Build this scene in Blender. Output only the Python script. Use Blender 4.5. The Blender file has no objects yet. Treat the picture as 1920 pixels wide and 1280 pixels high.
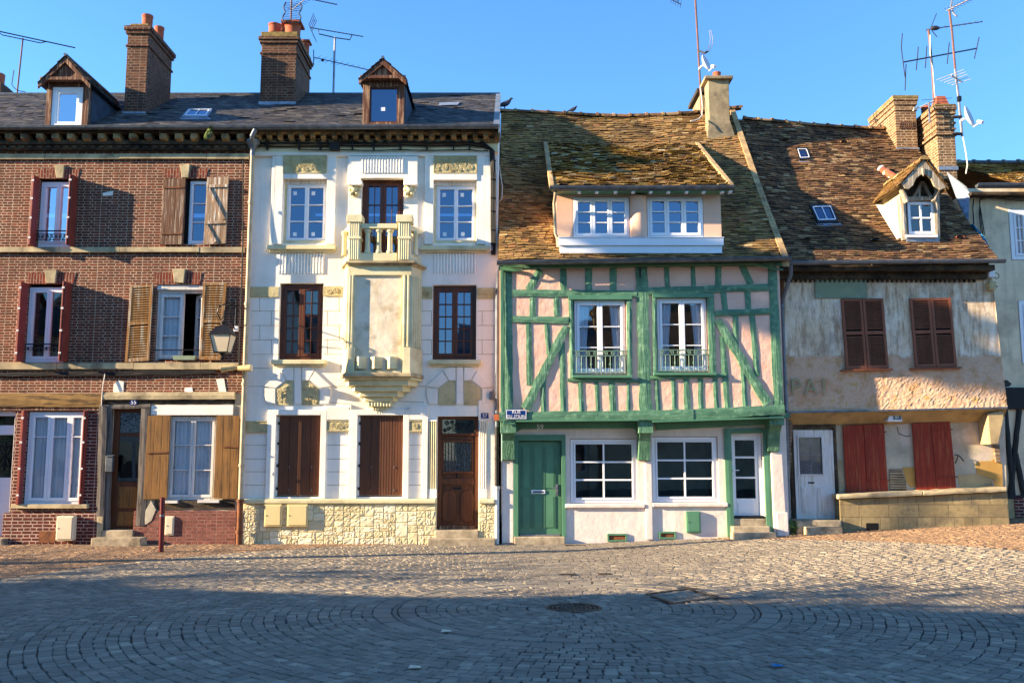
import bpy, bmesh, math, random
from mathutils import Vector as V
from math import sin, cos, pi, radians, sqrt
random.seed(7)
rnd = random.random
def ru(a, b): return a + (b - a) * rnd()
scene = bpy.context.scene
col = scene.collection

# ------------------------------------------------------------------ survey camera
F, PITCH, H = 1740.0, radians(7.0), 1.794       # focal length in photo pixels, tilt, eye height
CP, SP = cos(PITCH), sin(PITCH)
def P(px, py, Y):
    """world point seen at photo pixel (px,py) on the vertical plane at distance Y"""
    u, w = (px - 960) / F, (640 - py) / F
    dy, dz = CP - w * SP, SP + w * CP
    t = Y / dy
    return V((u * t, Y, H + dz * t))
def R(px0, py0, px1, py1, Y):
    a, b, c, d = P(px0, py0, Y), P(px0, py1, Y), P(px1, py0, Y), P(px1, py1, Y)
    return (a.x + b.x) / 2, (c.x + d.x) / 2, (b.z + d.z) / 2, (a.z + c.z) / 2
def X(px, py, Y): return P(px, py, Y).x
def Z(py, Y): return P(960, py, Y).z
def sstep(a, b, x):
    t = max(0, min(1, (x - a) / (b - a))); return t * t * (3 - 2 * t)
def gz(x, y):
    """ground height: the street climbs to the right along the house fronts"""
    q = max(0.0, x - 1.0); q = q * q / (q + .5)
    return 0.043 * q * sstep(7, 17.5, y) + 0.03 * sin(x * .35 + 1) * sin(y * .3) * sstep(30, 19, y) * .35 * sstep(19.4, 16.5, y)
def G(px, py):
    lo, hi = 4.0, 40.0
    for _ in range(50):
        m = (lo + hi) / 2; p = P(px, py, m)
        if p.z > gz(p.x, m): lo = m
        else: hi = m
    return P(px, py, lo)
def onroof(px, py, rz, lo=17.5, hi=26.0):
    for _ in range(50):
        m = (lo + hi) / 2; p = P(px, py, m)
        if p.z > rz(p.x, m): lo = m
        else: hi = m
    return P(px, py, lo)

# ------------------------------------------------------------------ materials
def C(r, g, b):
    f = lambda c: (c / 255 / 12.92) if c <= 10.3 else ((c / 255 + .055) / 1.055) ** 2.4
    return (f(r), f(g), f(b), 1)
class NT:
    def __init__(s, name):
        s.m = bpy.data.materials.new(name); s.m.use_nodes = True
        s.t = s.m.node_tree; s.n = s.t.nodes; s.b = s.n['Principled BSDF']
        s.tc = s.new('ShaderNodeTexCoord'); s.obj = s.tc.outputs['Object']
    def new(s, t, **k):
        n = s.n.new(t)
        for a, v in k.items(): setattr(n, a, v)
        return n
    def link(s, a, b): s.t.links.new(a, b)
    def noise(s, scale, detail=4, rough=.55, vec=None, stretch=None, dist=0):
        n = s.new('ShaderNodeTexNoise'); n.inputs['Scale'].default_value = scale
        n.inputs['Detail'].default_value = detail; n.inputs['Roughness'].default_value = rough
        n.inputs['Distortion'].default_value = dist
        v = vec or s.obj
        if stretch:
            mp = s.new('ShaderNodeMapping'); mp.inputs['Scale'].default_value = stretch; s.link(v, mp.inputs[0]); v = mp.outputs[0]
        s.link(v, n.inputs['Vector']); return n.outputs['Fac']
    def ramp(s, fac, stops):
        r = s.new('ShaderNodeValToRGB'); e = r.color_ramp.elements
        while len(e) < len(stops): e.new(.5)
        for i, (p, c) in enumerate(stops):
            e[i].position = p; e[i].color = c if len(c) == 4 else (*c, 1)
        s.link(fac, r.inputs[0]); return r.outputs[0]
    def mix(s, fac, a, b, mode='MIX'):
        n = s.new('ShaderNodeMix', data_type='RGBA', blend_type=mode)
        for sock, v in ((n.inputs[0], fac), (n.inputs[6], a), (n.inputs[7], b)):
            if hasattr(v, 'is_linked') or hasattr(v, 'links'): s.link(v, sock)
            else: sock.default_value = v
        return n.outputs[2]
    def math(s, op, a, b=None, clamp=False):
        n = s.new('ShaderNodeMath', operation=op); n.use_clamp = clamp
        for i, v in enumerate((a, b)):
            if v is None: continue
            if hasattr(v, 'links'): s.link(v, n.inputs[i])
            else: n.inputs[i].default_value = v
        return n.outputs[0]
    def bump(s, h, strength=.3, dist=.01, prev=None):
        n = s.new('ShaderNodeBump'); n.inputs['Strength'].default_value = strength; n.inputs['Distance'].default_value = dist
        s.link(h, n.inputs['Height'])
        if prev: s.link(prev, n.inputs['Normal'])
        return n.outputs[0]
    def out(s, color=None, normal=None, rough=.8, metal=0, spec=.3):
        if color is not None:
            if hasattr(color, 'links'): s.link(color, s.b.inputs['Base Color'])
            else: s.b.inputs['Base Color'].default_value = color
        if normal is not None: s.link(normal, s.b.inputs['Normal'])
        if hasattr(rough, 'links'): s.link(rough, s.b.inputs['Roughness'])
        else: s.b.inputs['Roughness'].default_value = rough
        s.b.inputs['Metallic'].default_value = metal
        s.b.inputs['Specular IOR Level'].default_value = spec
        return s.m
    def wallvec(s, sx=1, sz=1):
        """(x+y, z) of the object: works on faces of every axis-aligned wall"""
        sp = s.new('ShaderNodeSeparateXYZ'); s.link(s.obj, sp.inputs[0])
        a = s.math('ADD', sp.outputs[0], sp.outputs[1])
        cb = s.new('ShaderNodeCombineXYZ'); s.link(a, cb.inputs[0]); s.link(sp.outputs[2], cb.inputs[1]); return cb.outputs[0], sp
def mk(name, c1, c2=None, scale=3.0, rough=.8, bump=.15, bscale=40, bdist=.006, spec=.3, metal=0, c3=None, s3=.9, lo=.35, hi=.65, stretch=None, streak=None):
    t = NT(name)
    c2 = c2 or tuple(x * .75 for x in c1[:3]) + (1,)
    c = t.ramp(t.noise(scale, 5, .6, stretch=stretch), [(lo, c1), (hi, c2)])
    if streak: c = t.mix(t.ramp(t.noise(7, 5, .65, stretch=(1, 1, .07)), [(.5, (0, 0, 0)), (.78, (.6, .6, .6))]), c, streak)
    if c3: c = t.mix(t.ramp(t.noise(s3, 6, .65), [(.5, (0, 0, 0)), (.68, (1, 1, 1))]), c, c3)
    n = None
    if bump: n = t.bump(t.noise(bscale, 4, .6, stretch=stretch), bump, bdist)
    return t.out(c, n, rough, metal, spec)
def wood(name, c1, c2, rough=.6, bump=.25, axis='z', c3=None, scale=14):
    st = {'z': (1, 1, .06), 'x': (.06, 1, 1)}[axis]
    t = NT(name)
    n1 = t.noise(scale, 6, .65, stretch=st); n2 = t.noise(1.6, 3)
    c = t.ramp(n1, [(.3, c1), (.7, c2)])
    c = t.mix(t.ramp(n2, [(.35, (0, 0, 0)), (.75, (.45, .45, .45))]), c, tuple(x * .45 for x in c1[:3]) + (1,))
    if c3: c = t.mix(t.ramp(t.noise(scale * 1.7, 6, .7, stretch=st), [(.52, (0, 0, 0)), (.6, (1, 1, 1))]), c, c3)
    return t.out(c, t.bump(t.noise(scale * 2.2, 5, .7, stretch=st), bump, .008), rough)
def brick(name, a, b, mortar, bw=.2, bh=.0585, ms=.006, soot=None, sootlo=.48, soothi=.75, pale=None, turn=False, bump=.6, sscale=.9):
    t = NT(name)
    v, sp = t.wallvec()
    if turn:
        cb = t.new('ShaderNodeCombineXYZ'); t.link(sp.outputs[2], cb.inputs[0]); t.link(sp.outputs[0], cb.inputs[1]); v = cb.outputs[0]
    # wobble the courses a little
    nv = t.new('ShaderNodeTexNoise'); nv.inputs['Scale'].default_value = 3.5; t.link(t.obj, nv.inputs['Vector'])
    vm = t.new('ShaderNodeVectorMath', operation='MULTIPLY_ADD'); t.link(nv.outputs['Color'], vm.inputs[0]); vm.inputs[1].default_value = (.022, .016, 0); t.link(v, vm.inputs[2])
    k = t.new('ShaderNodeTexBrick'); t.link(vm.outputs[0], k.inputs['Vector'])
    k.offset = .5; k.squash = .62; k.squash_frequency = 2
    k.inputs['Color1'].default_value = a; k.inputs['Color2'].default_value = b; k.inputs['Mortar'].default_value = b
    k.inputs['Scale'].default_value = 1; k.inputs['Mortar Size'].default_value = ms; k.inputs['Mortar Smooth'].default_value = .25
    k.inputs['Brick Width'].default_value = bw; k.inputs['Row Height'].default_value = bh; k.inputs['Bias'].default_value = 0
    c = k.outputs['Color']
    wb = t.new('ShaderNodeTexWhiteNoise', noise_dimensions='2D'); sc = t.new('ShaderNodeVectorMath', operation='SNAP'); t.link(vm.outputs[0], sc.inputs[0]); sc.inputs[1].default_value = (bw * .5, bh, 1); t.link(sc.outputs[0], wb.inputs['Vector'])
    c = t.mix(t.math('MULTIPLY', wb.outputs['Value'], .55), c, tuple(x * .45 for x in b[:3]) + (1,))
    # mortar partly lost / stained, bricks of several firings
    g = t.noise(11, 3, .6)
    c = t.mix(t.ramp(g, [(.42, (0, 0, 0)), (.66, (.6, .6, .6))]), c, tuple(x * .5 for x in a[:3]) + (1,))
    if pale: c = t.mix(t.ramp(t.noise(2.3, 6, .7), [(.6, (0, 0, 0)), (.72, (.55, .55, .55))]), c, pale)
    mc = t.ramp(t.noise(7, 4, .65), [(.36, mortar), (.64, tuple(x * .55 for x in mortar[:3]) + (1,))])
    c = t.mix(k.outputs['Fac'], c, mc)
    if soot: c = t.mix(t.ramp(t.noise(sscale, 6, .62, stretch=(1, 1, 1.6)), [(sootlo, (0, 0, 0)), (soothi, (.6, .6, .6))]), c, soot)
    h = t.math('SUBTRACT', 1.0, k.outputs['Fac']); h = t.math('ADD', h, t.math('MULTIPLY', t.noise(60, 3), .35))
    return t.out(c, t.bump(h, bump, .008), .9, 0, .2)
def tiles_mat(name, stops, lichen, lo=.52, hi=.68, rough=.9, lscale=7, dark=(.02, .016, .013, 1), bump=(45, .5, .01)):
    t = NT(name)
    at = t.new('ShaderNodeAttribute'); at.attribute_name = 'tint'
    sp = t.new('ShaderNodeSeparateColor'); t.link(at.outputs['Color'], sp.inputs[0])
    c = t.ramp(sp.outputs[0], stops)
    f = t.math('MULTIPLY', t.ramp(t.noise(lscale, 5, .7), [(lo, (0, 0, 0)), (hi, (1, 1, 1))]), sp.outputs[1])
    c = t.mix(f, c, lichen)
    c = t.mix(t.ramp(t.noise(1.1, 5, .65), [(.45, (0, 0, 0)), (.75, (.55, .55, .55))]), c, dark)
    return t.out(c, t.bump(t.noise(bump[0], 5, .7), bump[1], bump[2]), rough, 0, .25)
def glass(name, tint=(.9, .93, .95, 1), refl=.2, wob=.02, gcol=(.95, .97, 1, 1)):
    t = NT(name); t.n.remove(t.b)
    tr = t.new('ShaderNodeBsdfTransparent'); tr.inputs[0].default_value = tint
    gl = t.new('ShaderNodeBsdfGlossy'); gl.inputs['Roughness'].default_value = .02; gl.inputs[0].default_value = gcol
    b = t.bump(t.noise(1.8, 2), wob, .05); t.link(b, gl.inputs['Normal'])
    fr = t.new('ShaderNodeFresnel'); fr.inputs[0].default_value = 1.45
    fac = t.math('ADD', t.math('MULTIPLY', fr.outputs[0], .9), refl, True)
    mx = t.new('ShaderNodeMixShader'); t.link(fac, mx.inputs[0]); t.link(tr.outputs[0], mx.inputs[1]); t.link(gl.outputs[0], mx.inputs[2])
    t.link(mx.outputs[0], t.n['Material Output'].inputs['Surface']); return t.m

W = {}
W['glass'] = glass('window_glass', tint=(1, 1, 1, 1), refl=.10)
W['glass_sky'] = glass('coated_glass', tint=(.12, .17, .26, 1), refl=.2, gcol=(.6, .75, 1, 1))
W['glass_mid'] = glass('old_window_glass', tint=(.95, .97, 1, 1), refl=.14, gcol=(.75, .88, 1, 1), wob=.06)
W['rubble'] = tiles_mat('split_faced_stone', [(0, C(200, 184, 142)), (.5, C(220, 206, 164)), (1, C(238, 226, 192))], C(180, 162, 120), .5, .72, .9, 9, C(176, 160, 124))
W['glass_bright'] = glass('sky_mirroring_glass', tint=(.3, .34, .4, 1), refl=.66, gcol=(.9, .93, 1, 1))
W['glass_dark'] = glass('shop_glass', tint=(.6, .64, .64, 1), refl=.07)
W['brick55'] = brick('old_red_brick', C(136, 70, 46), C(86, 47, 35), C(192, 170, 146), soot=C(60, 39, 32), pale=C(176, 100, 58), ms=.0074, sootlo=.44, soothi=.8, bw=.19)
W['brick_pier'] = brick('dark_red_brick', C(112, 48, 40), C(80, 36, 34), C(176, 152, 136), bw=.21, bh=.068, ms=.011, soot=C(60, 30, 28), sootlo=.55)
W['brick_pink'] = brick('painted_pink_brick', C(152, 96, 82), C(122, 70, 60), C(140, 104, 92), bw=.2, bh=.07, ms=.012, soot=C(100, 58, 48), sootlo=.55, pale=C(196, 140, 120))
W['brick_soldier'] = brick('soldier_brick', C(140, 66, 46), C(98, 46, 38), C(170, 145, 125), turn=True, bw=.3, bh=.062, soot=C(70, 38, 30))
W['brick_chim'] = brick('chimney_brick', C(118, 74, 54), C(76, 48, 40), C(128, 108, 90), soot=C(56, 42, 36), pale=C(150, 112, 74), bw=.21, bh=.066, ms=.011)
W['brick_chim61'] = brick('buff_chimney_brick', C(152, 116, 80), C(102, 74, 56), C(190, 168, 138), soot=C(86, 62, 46), pale=C(200, 160, 100), bw=.22, bh=.068, ms=.01)
W['stone'] = mk('weathered_limestone', C(196, 178, 138), C(150, 134, 104), 2.2, bump=.4, bscale=30, c3=C(110, 98, 78), s3=2)
W['stone_grey'] = mk('grey_step_stone', C(184, 168, 140), C(130, 116, 94), 4, bump=.5, bscale=25, c3=C(90, 80, 66), s3=3)
W['white'] = mk('white_stucco', C(240, 234, 222), C(232, 225, 212), 1.3, rough=.85, bump=.35, bscale=22, bdist=.012, c3=C(222, 212, 196), s3=.8, streak=C(218, 207, 190))
W['niche'] = mk('aged_cream_plaster', C(226, 212, 188), C(210, 194, 166), 2.6, rough=.9, bump=.6, bscale=5, bdist=.02, c3=C(178, 160, 128), s3=2.4)
W['cream'] = mk('cream_stucco', C(218, 208, 168), C(204, 192, 150), 2, rough=.85, bump=.4, bscale=30, c3=C(180, 166, 126), s3=1.4)
W['creamstone'] = mk('cream_rubble_stone', C(224, 210, 170), C(200, 184, 142), 5, rough=.9, bump=.7, bscale=20, bdist=.014, c3=C(168, 150, 110), s3=2.4)
W['frieze'] = mk('ochre_relief_plaster', C(198, 184, 140), C(180, 166, 122), 4, bump=.8, bscale=38, bdist=.02, c3=C(150, 138, 100), s3=3)
W['cornice'] = mk('sooty_cornice_stone', C(172, 146, 102), C(96, 80, 58), 3, bump=.5, bscale=20, c3=C(40, 34, 28), s3=1.8)
W['darkcornice'] = mk('blackened_stone', C(92, 76, 56), C(44, 38, 32), 4, bump=.5, bscale=20, c3=C(26, 22, 18), s3=3)
W['pvc'] = mk('white_frame_paint', C(232, 232, 234), C(224, 225, 228), 2, rough=.4, bump=0, spec=.5)
W['oldwhite'] = wood('worn_white_paint', C(226, 224, 220), C(208, 204, 198), .6, .15, c3=C(190, 180, 164))
W['brownwood'] = wood('varnished_brown_wood', C(98, 54, 30), C(72, 38, 22), .35, .15)
W['shutterbrown'] = wood('brown_shutter_wood', C(104, 64, 40), C(78, 48, 32), .5, .2, scale=22)
W['doorbrown'] = wood('old_oak_door', C(112, 66, 36), C(66, 38, 24), .5, .3)
W['redshutter'] = mk('red_shutter_paint', C(140, 62, 50), C(122, 52, 42), 3, rough=.5, bump=.08)
W['redwood'] = wood('rust_red_shutter_paint', C(154, 48, 17), C(114, 33, 12), .6, .3, c3=C(150, 76, 44))
W['rust61'] = wood('rust_brown_louvre_paint', C(148, 88, 60), C(118, 68, 48), .6, .2)
W['ochrewood'] = wood('ochre_shutter_paint', C(142, 100, 50), C(112, 78, 38), .7, .3, c3=C(78, 56, 32))
W['louvre'] = wood('worn_ochre_louvres', C(158, 112, 56), C(110, 76, 42), .8, .4, c3=C(170, 160, 140))
W['greywood'] = wood('weathered_brown_shutter', C(122, 88, 66), C(84, 58, 46), .9, .5, c3=C(160, 140, 120))
W['palewood'] = wood('peeling_pale_shutter', C(176, 148, 118), C(128, 98, 74), .9, .5, c3=C(206, 194, 178))
W['post'] = wood('grey_oak_post', C(120, 112, 104), C(76, 70, 66), .9, .6, c3=C(52, 46, 42))
W['oldbeam'] = wood('old_ochre_beam', C(160, 124, 70), C(110, 82, 46), .85, .5, 'x', c3=C(70, 52, 34))
W['dormerwood'] = wood('peeling_brown_dormer_wood', C(108, 66, 46), C(76, 46, 36), .75, .5, c3=C(160, 128, 100))
W['dormer61'] = wood('pale_carved_oak', C(170, 156, 134), C(138, 122, 100), .85, .25, c3=C(196, 186, 170))
W['green'] = mk('green_beam_paint', C(90, 132, 102), C(66, 106, 81), 9, rough=.55, bump=.9, bscale=30, bdist=.016, spec=.35, stretch=(1, 1, .1), c3=C(114, 152, 120), s3=9)
W['greenflat'] = mk('green_door_paint', C(84, 132, 102), C(74, 118, 90), 2, rough=.4, bump=.06, spec=.5)
W['greenx'] = mk('green_sill_beam_paint', C(90, 132, 102), C(66, 106, 81), 9, rough=.55, bump=.9, bscale=30, bdist=.016, spec=.35, stretch=(.1, 1, 1), c3=C(114, 152, 120), s3=9)
W['pink'] = mk('pink_plaster', C(228, 188, 164), C(214, 170, 148), 1.7, rough=.9, bump=.7, bscale=5, bdist=.03, c3=C(226, 186, 170), s3=2.5)
W['peach'] = mk('peach_plaster', C(224, 184, 158), C(214, 172, 146), 2, rough=.9, bump=.3, bscale=30)
W['white59'] = mk('lumpy_white_plaster', C(230, 214, 202), C(216, 200, 188), 2.4, rough=.85, bump=.4, bscale=5, bdist=.03, c3=C(212, 198, 186), s3=1.6, streak=C(196, 180, 166))
W['zinc'] = mk('zinc', C(112, 118, 124), C(84, 90, 98), 6, rough=.45, bump=.05, metal=.6)
W['zincpipe'] = mk('painted_pipe', C(176, 162, 132), C(150, 136, 110), 5, rough=.5, bump=.1)
W['pipegrey'] = mk('grey_zinc_pipe', C(112, 120, 128), C(92, 100, 110), 5, rough=.45, bump=.05, metal=.4)
W['pipewhite'] = mk('white_pipe', C(222, 216, 206), C(206, 198, 186), 5, rough=.5, bump=.05)
W['rust'] = mk('rusty_iron', C(132, 80, 44), C(86, 52, 34), 8, rough=.8, bump=.4)
W['lead'] = mk('lead_flashing', C(150, 162, 176), C(116, 126, 140), 5, rough=.5, bump=.1, metal=.3)
W['iron'] = mk('black_iron', C(28, 28, 32), C(20, 20, 24), 5, rough=.45, bump=.05)
W['irongreen'] = mk('sage_iron', C(112, 140, 122), C(94, 122, 106), 5, rough=.5, bump=.05)
W['cable'] = mk('black_cable', C(34, 32, 32), C(22, 22, 22), 4, rough=.6, bump=0)
W['cablew'] = mk('white_cable', C(214, 208, 196), C(190, 180, 166), 4, rough=.6, bump=0)
W['alu'] = mk('aerial_aluminium', C(150, 150, 155), C(110, 110, 118), 4, rough=.4, bump=0, metal=.6)
W['aerial'] = mk('dark_aerial_rod', C(62, 62, 70), C(44, 44, 52), 4, rough=.5, bump=0, metal=.3)
W['mast'] = mk('rusty_mast', C(122, 84, 72), C(92, 66, 60), 6, rough=.6, bump=.1)
W['dish'] = mk('dish_paint', C(196, 198, 204), C(184, 186, 192), 4, rough=.45, bump=0)
W['terracotta'] = mk('terracotta', C(176, 96, 66), C(142, 74, 54), 7, rough=.85, bump=.2)
W['render'] = mk('cement_render', C(164, 148, 116), C(126, 112, 88), 2.5, rough=.9, bump=.5, bscale=16, c3=C(96, 88, 72), s3=2)
W['curtain'] = mk('white_net_curtain', C(244, 245, 248), C(232, 234, 240), 2, rough=.9, bump=.2, stretch=(6, 6, .3))
W['meter'] = mk('beige_meter_box', C(216, 200, 170), C(206, 190, 160), 2, rough=.5, bump=.03)
W['metercream'] = mk('cream_meter_box', C(214, 194, 140), C(204, 184, 130), 2, rough=.5, bump=.03)
W['blue'] = mk('blue_enamel', C(22, 56, 122), C(18, 48, 108), 3, rough=.25, bump=0, spec=.5)
W['lettering'] = mk('white_enamel', C(236, 236, 232), C(226, 226, 222), 3, rough=.35, bump=0)
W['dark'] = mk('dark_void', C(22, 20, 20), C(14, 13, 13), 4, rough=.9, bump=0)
W['room'] = mk('room_wall', C(128, 126, 122), C(104, 104, 102), 1, rough=.9, bump=0)
W['redpost'] = mk('dark_red_post_paint', C(98, 24, 24), C(78, 19, 21), 4, rough=.4, bump=.05)
W['opal'] = mk('frosted_lamp_glass', C(226, 206, 172), C(214, 194, 160), 3, rough=.35, bump=0)
W['flood'] = mk('grimy_cream_housing', C(200, 180, 130), C(160, 140, 96), 5, rough=.6, bump=.1)
W['slate'] = tiles_mat('roof_slate', [(0, C(62, 62, 66)), (.5, C(80, 78, 78)), (.9, C(94, 90, 86)), (1, C(122, 114, 102))], C(132, 118, 92), .52, .72, .55, 4, C(52, 53, 58))
TS = [(0, C(92, 70, 46)), (.25, C(122, 94, 58)), (.55, C(144, 114, 70)), (.8, C(158, 128, 82)), (.94, C(152, 106, 70)), (1, C(182, 160, 116))]
W['tile'] = tiles_mat('clay_plain_tile', TS, C(176, 140, 58), .5, .7, lscale=9)
W['tiledark'] = tiles_mat('mossy_clay_tile', [(0, C(62, 48, 38)), (.3, C(92, 66, 48)), (.6, C(118, 84, 58)), (.85, C(138, 102, 70)), (1, C(166, 142, 106))], C(164, 134, 70), .5, .7, lscale=9)
W['tilelichen'] = tiles_mat('lichened_clay_tile', [(0, C(66, 48, 34)), (.3, C(112, 80, 46)), (.6, C(146, 108, 62)), (.85, C(170, 140, 88)), (1, C(196, 184, 156))], C(180, 146, 60), .42, .6, lscale=5)
W['sett'] = tiles_mat('granite_sett', [(0, C(122, 112, 98)), (.5, C(136, 125, 109)), (.93, C(148, 137, 119)), (1, C(168, 155, 134))], C(124, 113, 96), .5, .75, .85, 2, C(100, 91, 80), bump=(26, .9, .016))
W['settbrown'] = tiles_mat('brown_paving_sett', [(0, C(122, 98, 76)), (.5, C(140, 112, 86)), (1, C(162, 132, 102))], C(138, 114, 90), .55, .75, .85, 3, C(100, 82, 66), bump=(26, .8, .014))
W['paver'] = tiles_mat('pale_paver', [(0, C(124, 115, 101)), (1, C(142, 132, 115))], C(118, 106, 90), .55, .75, .8, 3, C(90, 82, 72))
W['joint'] = mk('joint_sand', C(66, 60, 54), C(44, 41, 38), 3, rough=.95, bump=.5, bscale=60)
W['bark'] = mk('bark', C(92, 78, 62), C(60, 50, 42), 6, bump=.8, bscale=14)
W['leaf'] = tiles_mat('leaves', [(0, C(40, 66, 28)), (.5, C(66, 96, 38)), (1, C(104, 122, 48))], C(110, 120, 50), .5, .8, .6)
# plaster of the old house on the right: dirty white above, peeling below, the sunlit strip's gold put into its ochre and pink
def plaster61():
    t = NT('peeling_old_plaster'); v, sp = t.wallvec()
    c = t.ramp(t.noise(1.6, 6, .68, stretch=(1, 1, .5)), [(.28, C(178, 150, 120)), (.45, C(220, 198, 166)), (.6, C(238, 224, 202)), (.75, C(204, 176, 146))])
    c = t.mix(t.ramp(t.noise(5, 5, .7, stretch=(2, 2, .35)), [(.46, (0, 0, 0)), (.64, (.8, .8, .8))]), c, C(158, 124, 94))
    c = t.mix(t.ramp(t.noise(1.1, 6, .7), [(.5, (0, 0, 0)), (.62, (.5, .5, .5))]), c, C(132, 116, 100))
    low = t.ramp(t.noise(3.2, 6, .72), [(.3, C(194, 148, 92)), (.45, C(224, 180, 142)), (.56, C(232, 198, 168)), (.7, C(218, 168, 86))])
    hz = t.math('ADD', sp.outputs[2], t.math('MULTIPLY', t.noise(2.2, 5, .7), .5))
    f = t.ramp(t.math('DIVIDE', hz, 8.0), [(.478, (1, 1, 1)), (.485, (0, 0, 0))])
    c = t.mix(f, c, low)
    rug = t.math('MULTIPLY', t.noise(34, 6, .75), t.math('ADD', t.math('MULTIPLY', f, 1.0), .3))
    return t.out(c, t.bump(rug, .9, .05), .92, 0, .15)
W['plaster61'] = plaster61()
W['gf61'] = mk('stained_grey_plaster', C(196, 186, 160), C(160, 152, 132), 2, rough=.9, bump=.4, bscale=14, c3=C(206, 186, 170), s3=1.6)
W['soffit61'] = mk('buff_soffit_plaster', C(190, 166, 120), C(164, 142, 104), 2, rough=.9, bump=.3, bscale=10, c3=C(130, 112, 84), s3=1.5)
W['base61'] = brick('coursed_base_stone', C(176, 156, 112), C(146, 128, 94), C(112, 98, 74), bw=.62, bh=.255, ms=.006, soot=C(92, 84, 72), sootlo=.5, soothi=.66, bump=.5, sscale=2)
W['neigh'] = mk('pale_buff_plaster', C(232, 214, 180), C(214, 196, 164), 1.4, rough=.9, bump=.35, bscale=12, c3=C(180, 162, 136), s3=1, streak=C(170, 154, 130))
W['blackbeam'] = wood('black_beam_paint', C(26, 25, 26), C(18, 17, 18), .6, .3)
W['ochrepatch'] = mk('ochre_patch_plaster', C(188, 146, 78), C(168, 130, 68), 3, rough=.9, bump=.3, bscale=14)
W['lath'] = mk('lath_and_rubble', C(150, 128, 104), C(80, 64, 52), 12, rough=.95, bump=.8, bscale=20, stretch=(.2, 1, 2))
W['greenpanel'] = mk('faded_green_board_paint', C(138, 148, 120), C(114, 128, 104), 2.5, rough=.85, bump=.25, bscale=25, c3=C(140, 156, 136), s3=2.5)
W['fadedgreen'] = mk('faded_green_letters', C(164, 146, 108), C(142, 138, 104), 9, rough=.92, bump=.3, bscale=20, c3=C(190, 156, 120), s3=6)
W['tarp'] = mk('blue_sheet', C(20, 120, 160), C(16, 100, 140), 4, rough=.4, bump=.2)
W['mortar'] = mk('verge_mortar', C(190, 160, 112), C(150, 122, 86), 4, rough=.95, bump=.5, bscale=18, c3=C(112, 94, 72), s3=3)
W['pigeon'] = mk('pigeon_grey', C(58, 60, 70), C(40, 42, 50), 9, rough=.6, bump=.1)
W['sticker'] = mk('paper_sticker', C(226, 228, 230), C(216, 220, 224), 3, rough=.6, bump=0)
W['slatehung'] = mk('slate_cheek', C(64, 74, 88), C(48, 56, 68), 5, rough=.6, bump=.3, bscale=12)
W['lichen'] = mk('lichened_capping', C(150, 128, 72), C(104, 88, 58), 9, rough=.95, bump=.6, bscale=20)
W['lace'] = mk('lace_curtain', C(200, 206, 210), C(70, 76, 82), 24, rough=.9, bump=0, lo=.45, hi=.55)
W['castiron'] = mk('worn_cast_iron', C(96, 84, 70), C(62, 54, 48), 14, rough=.55, bump=.3, metal=.5)

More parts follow.
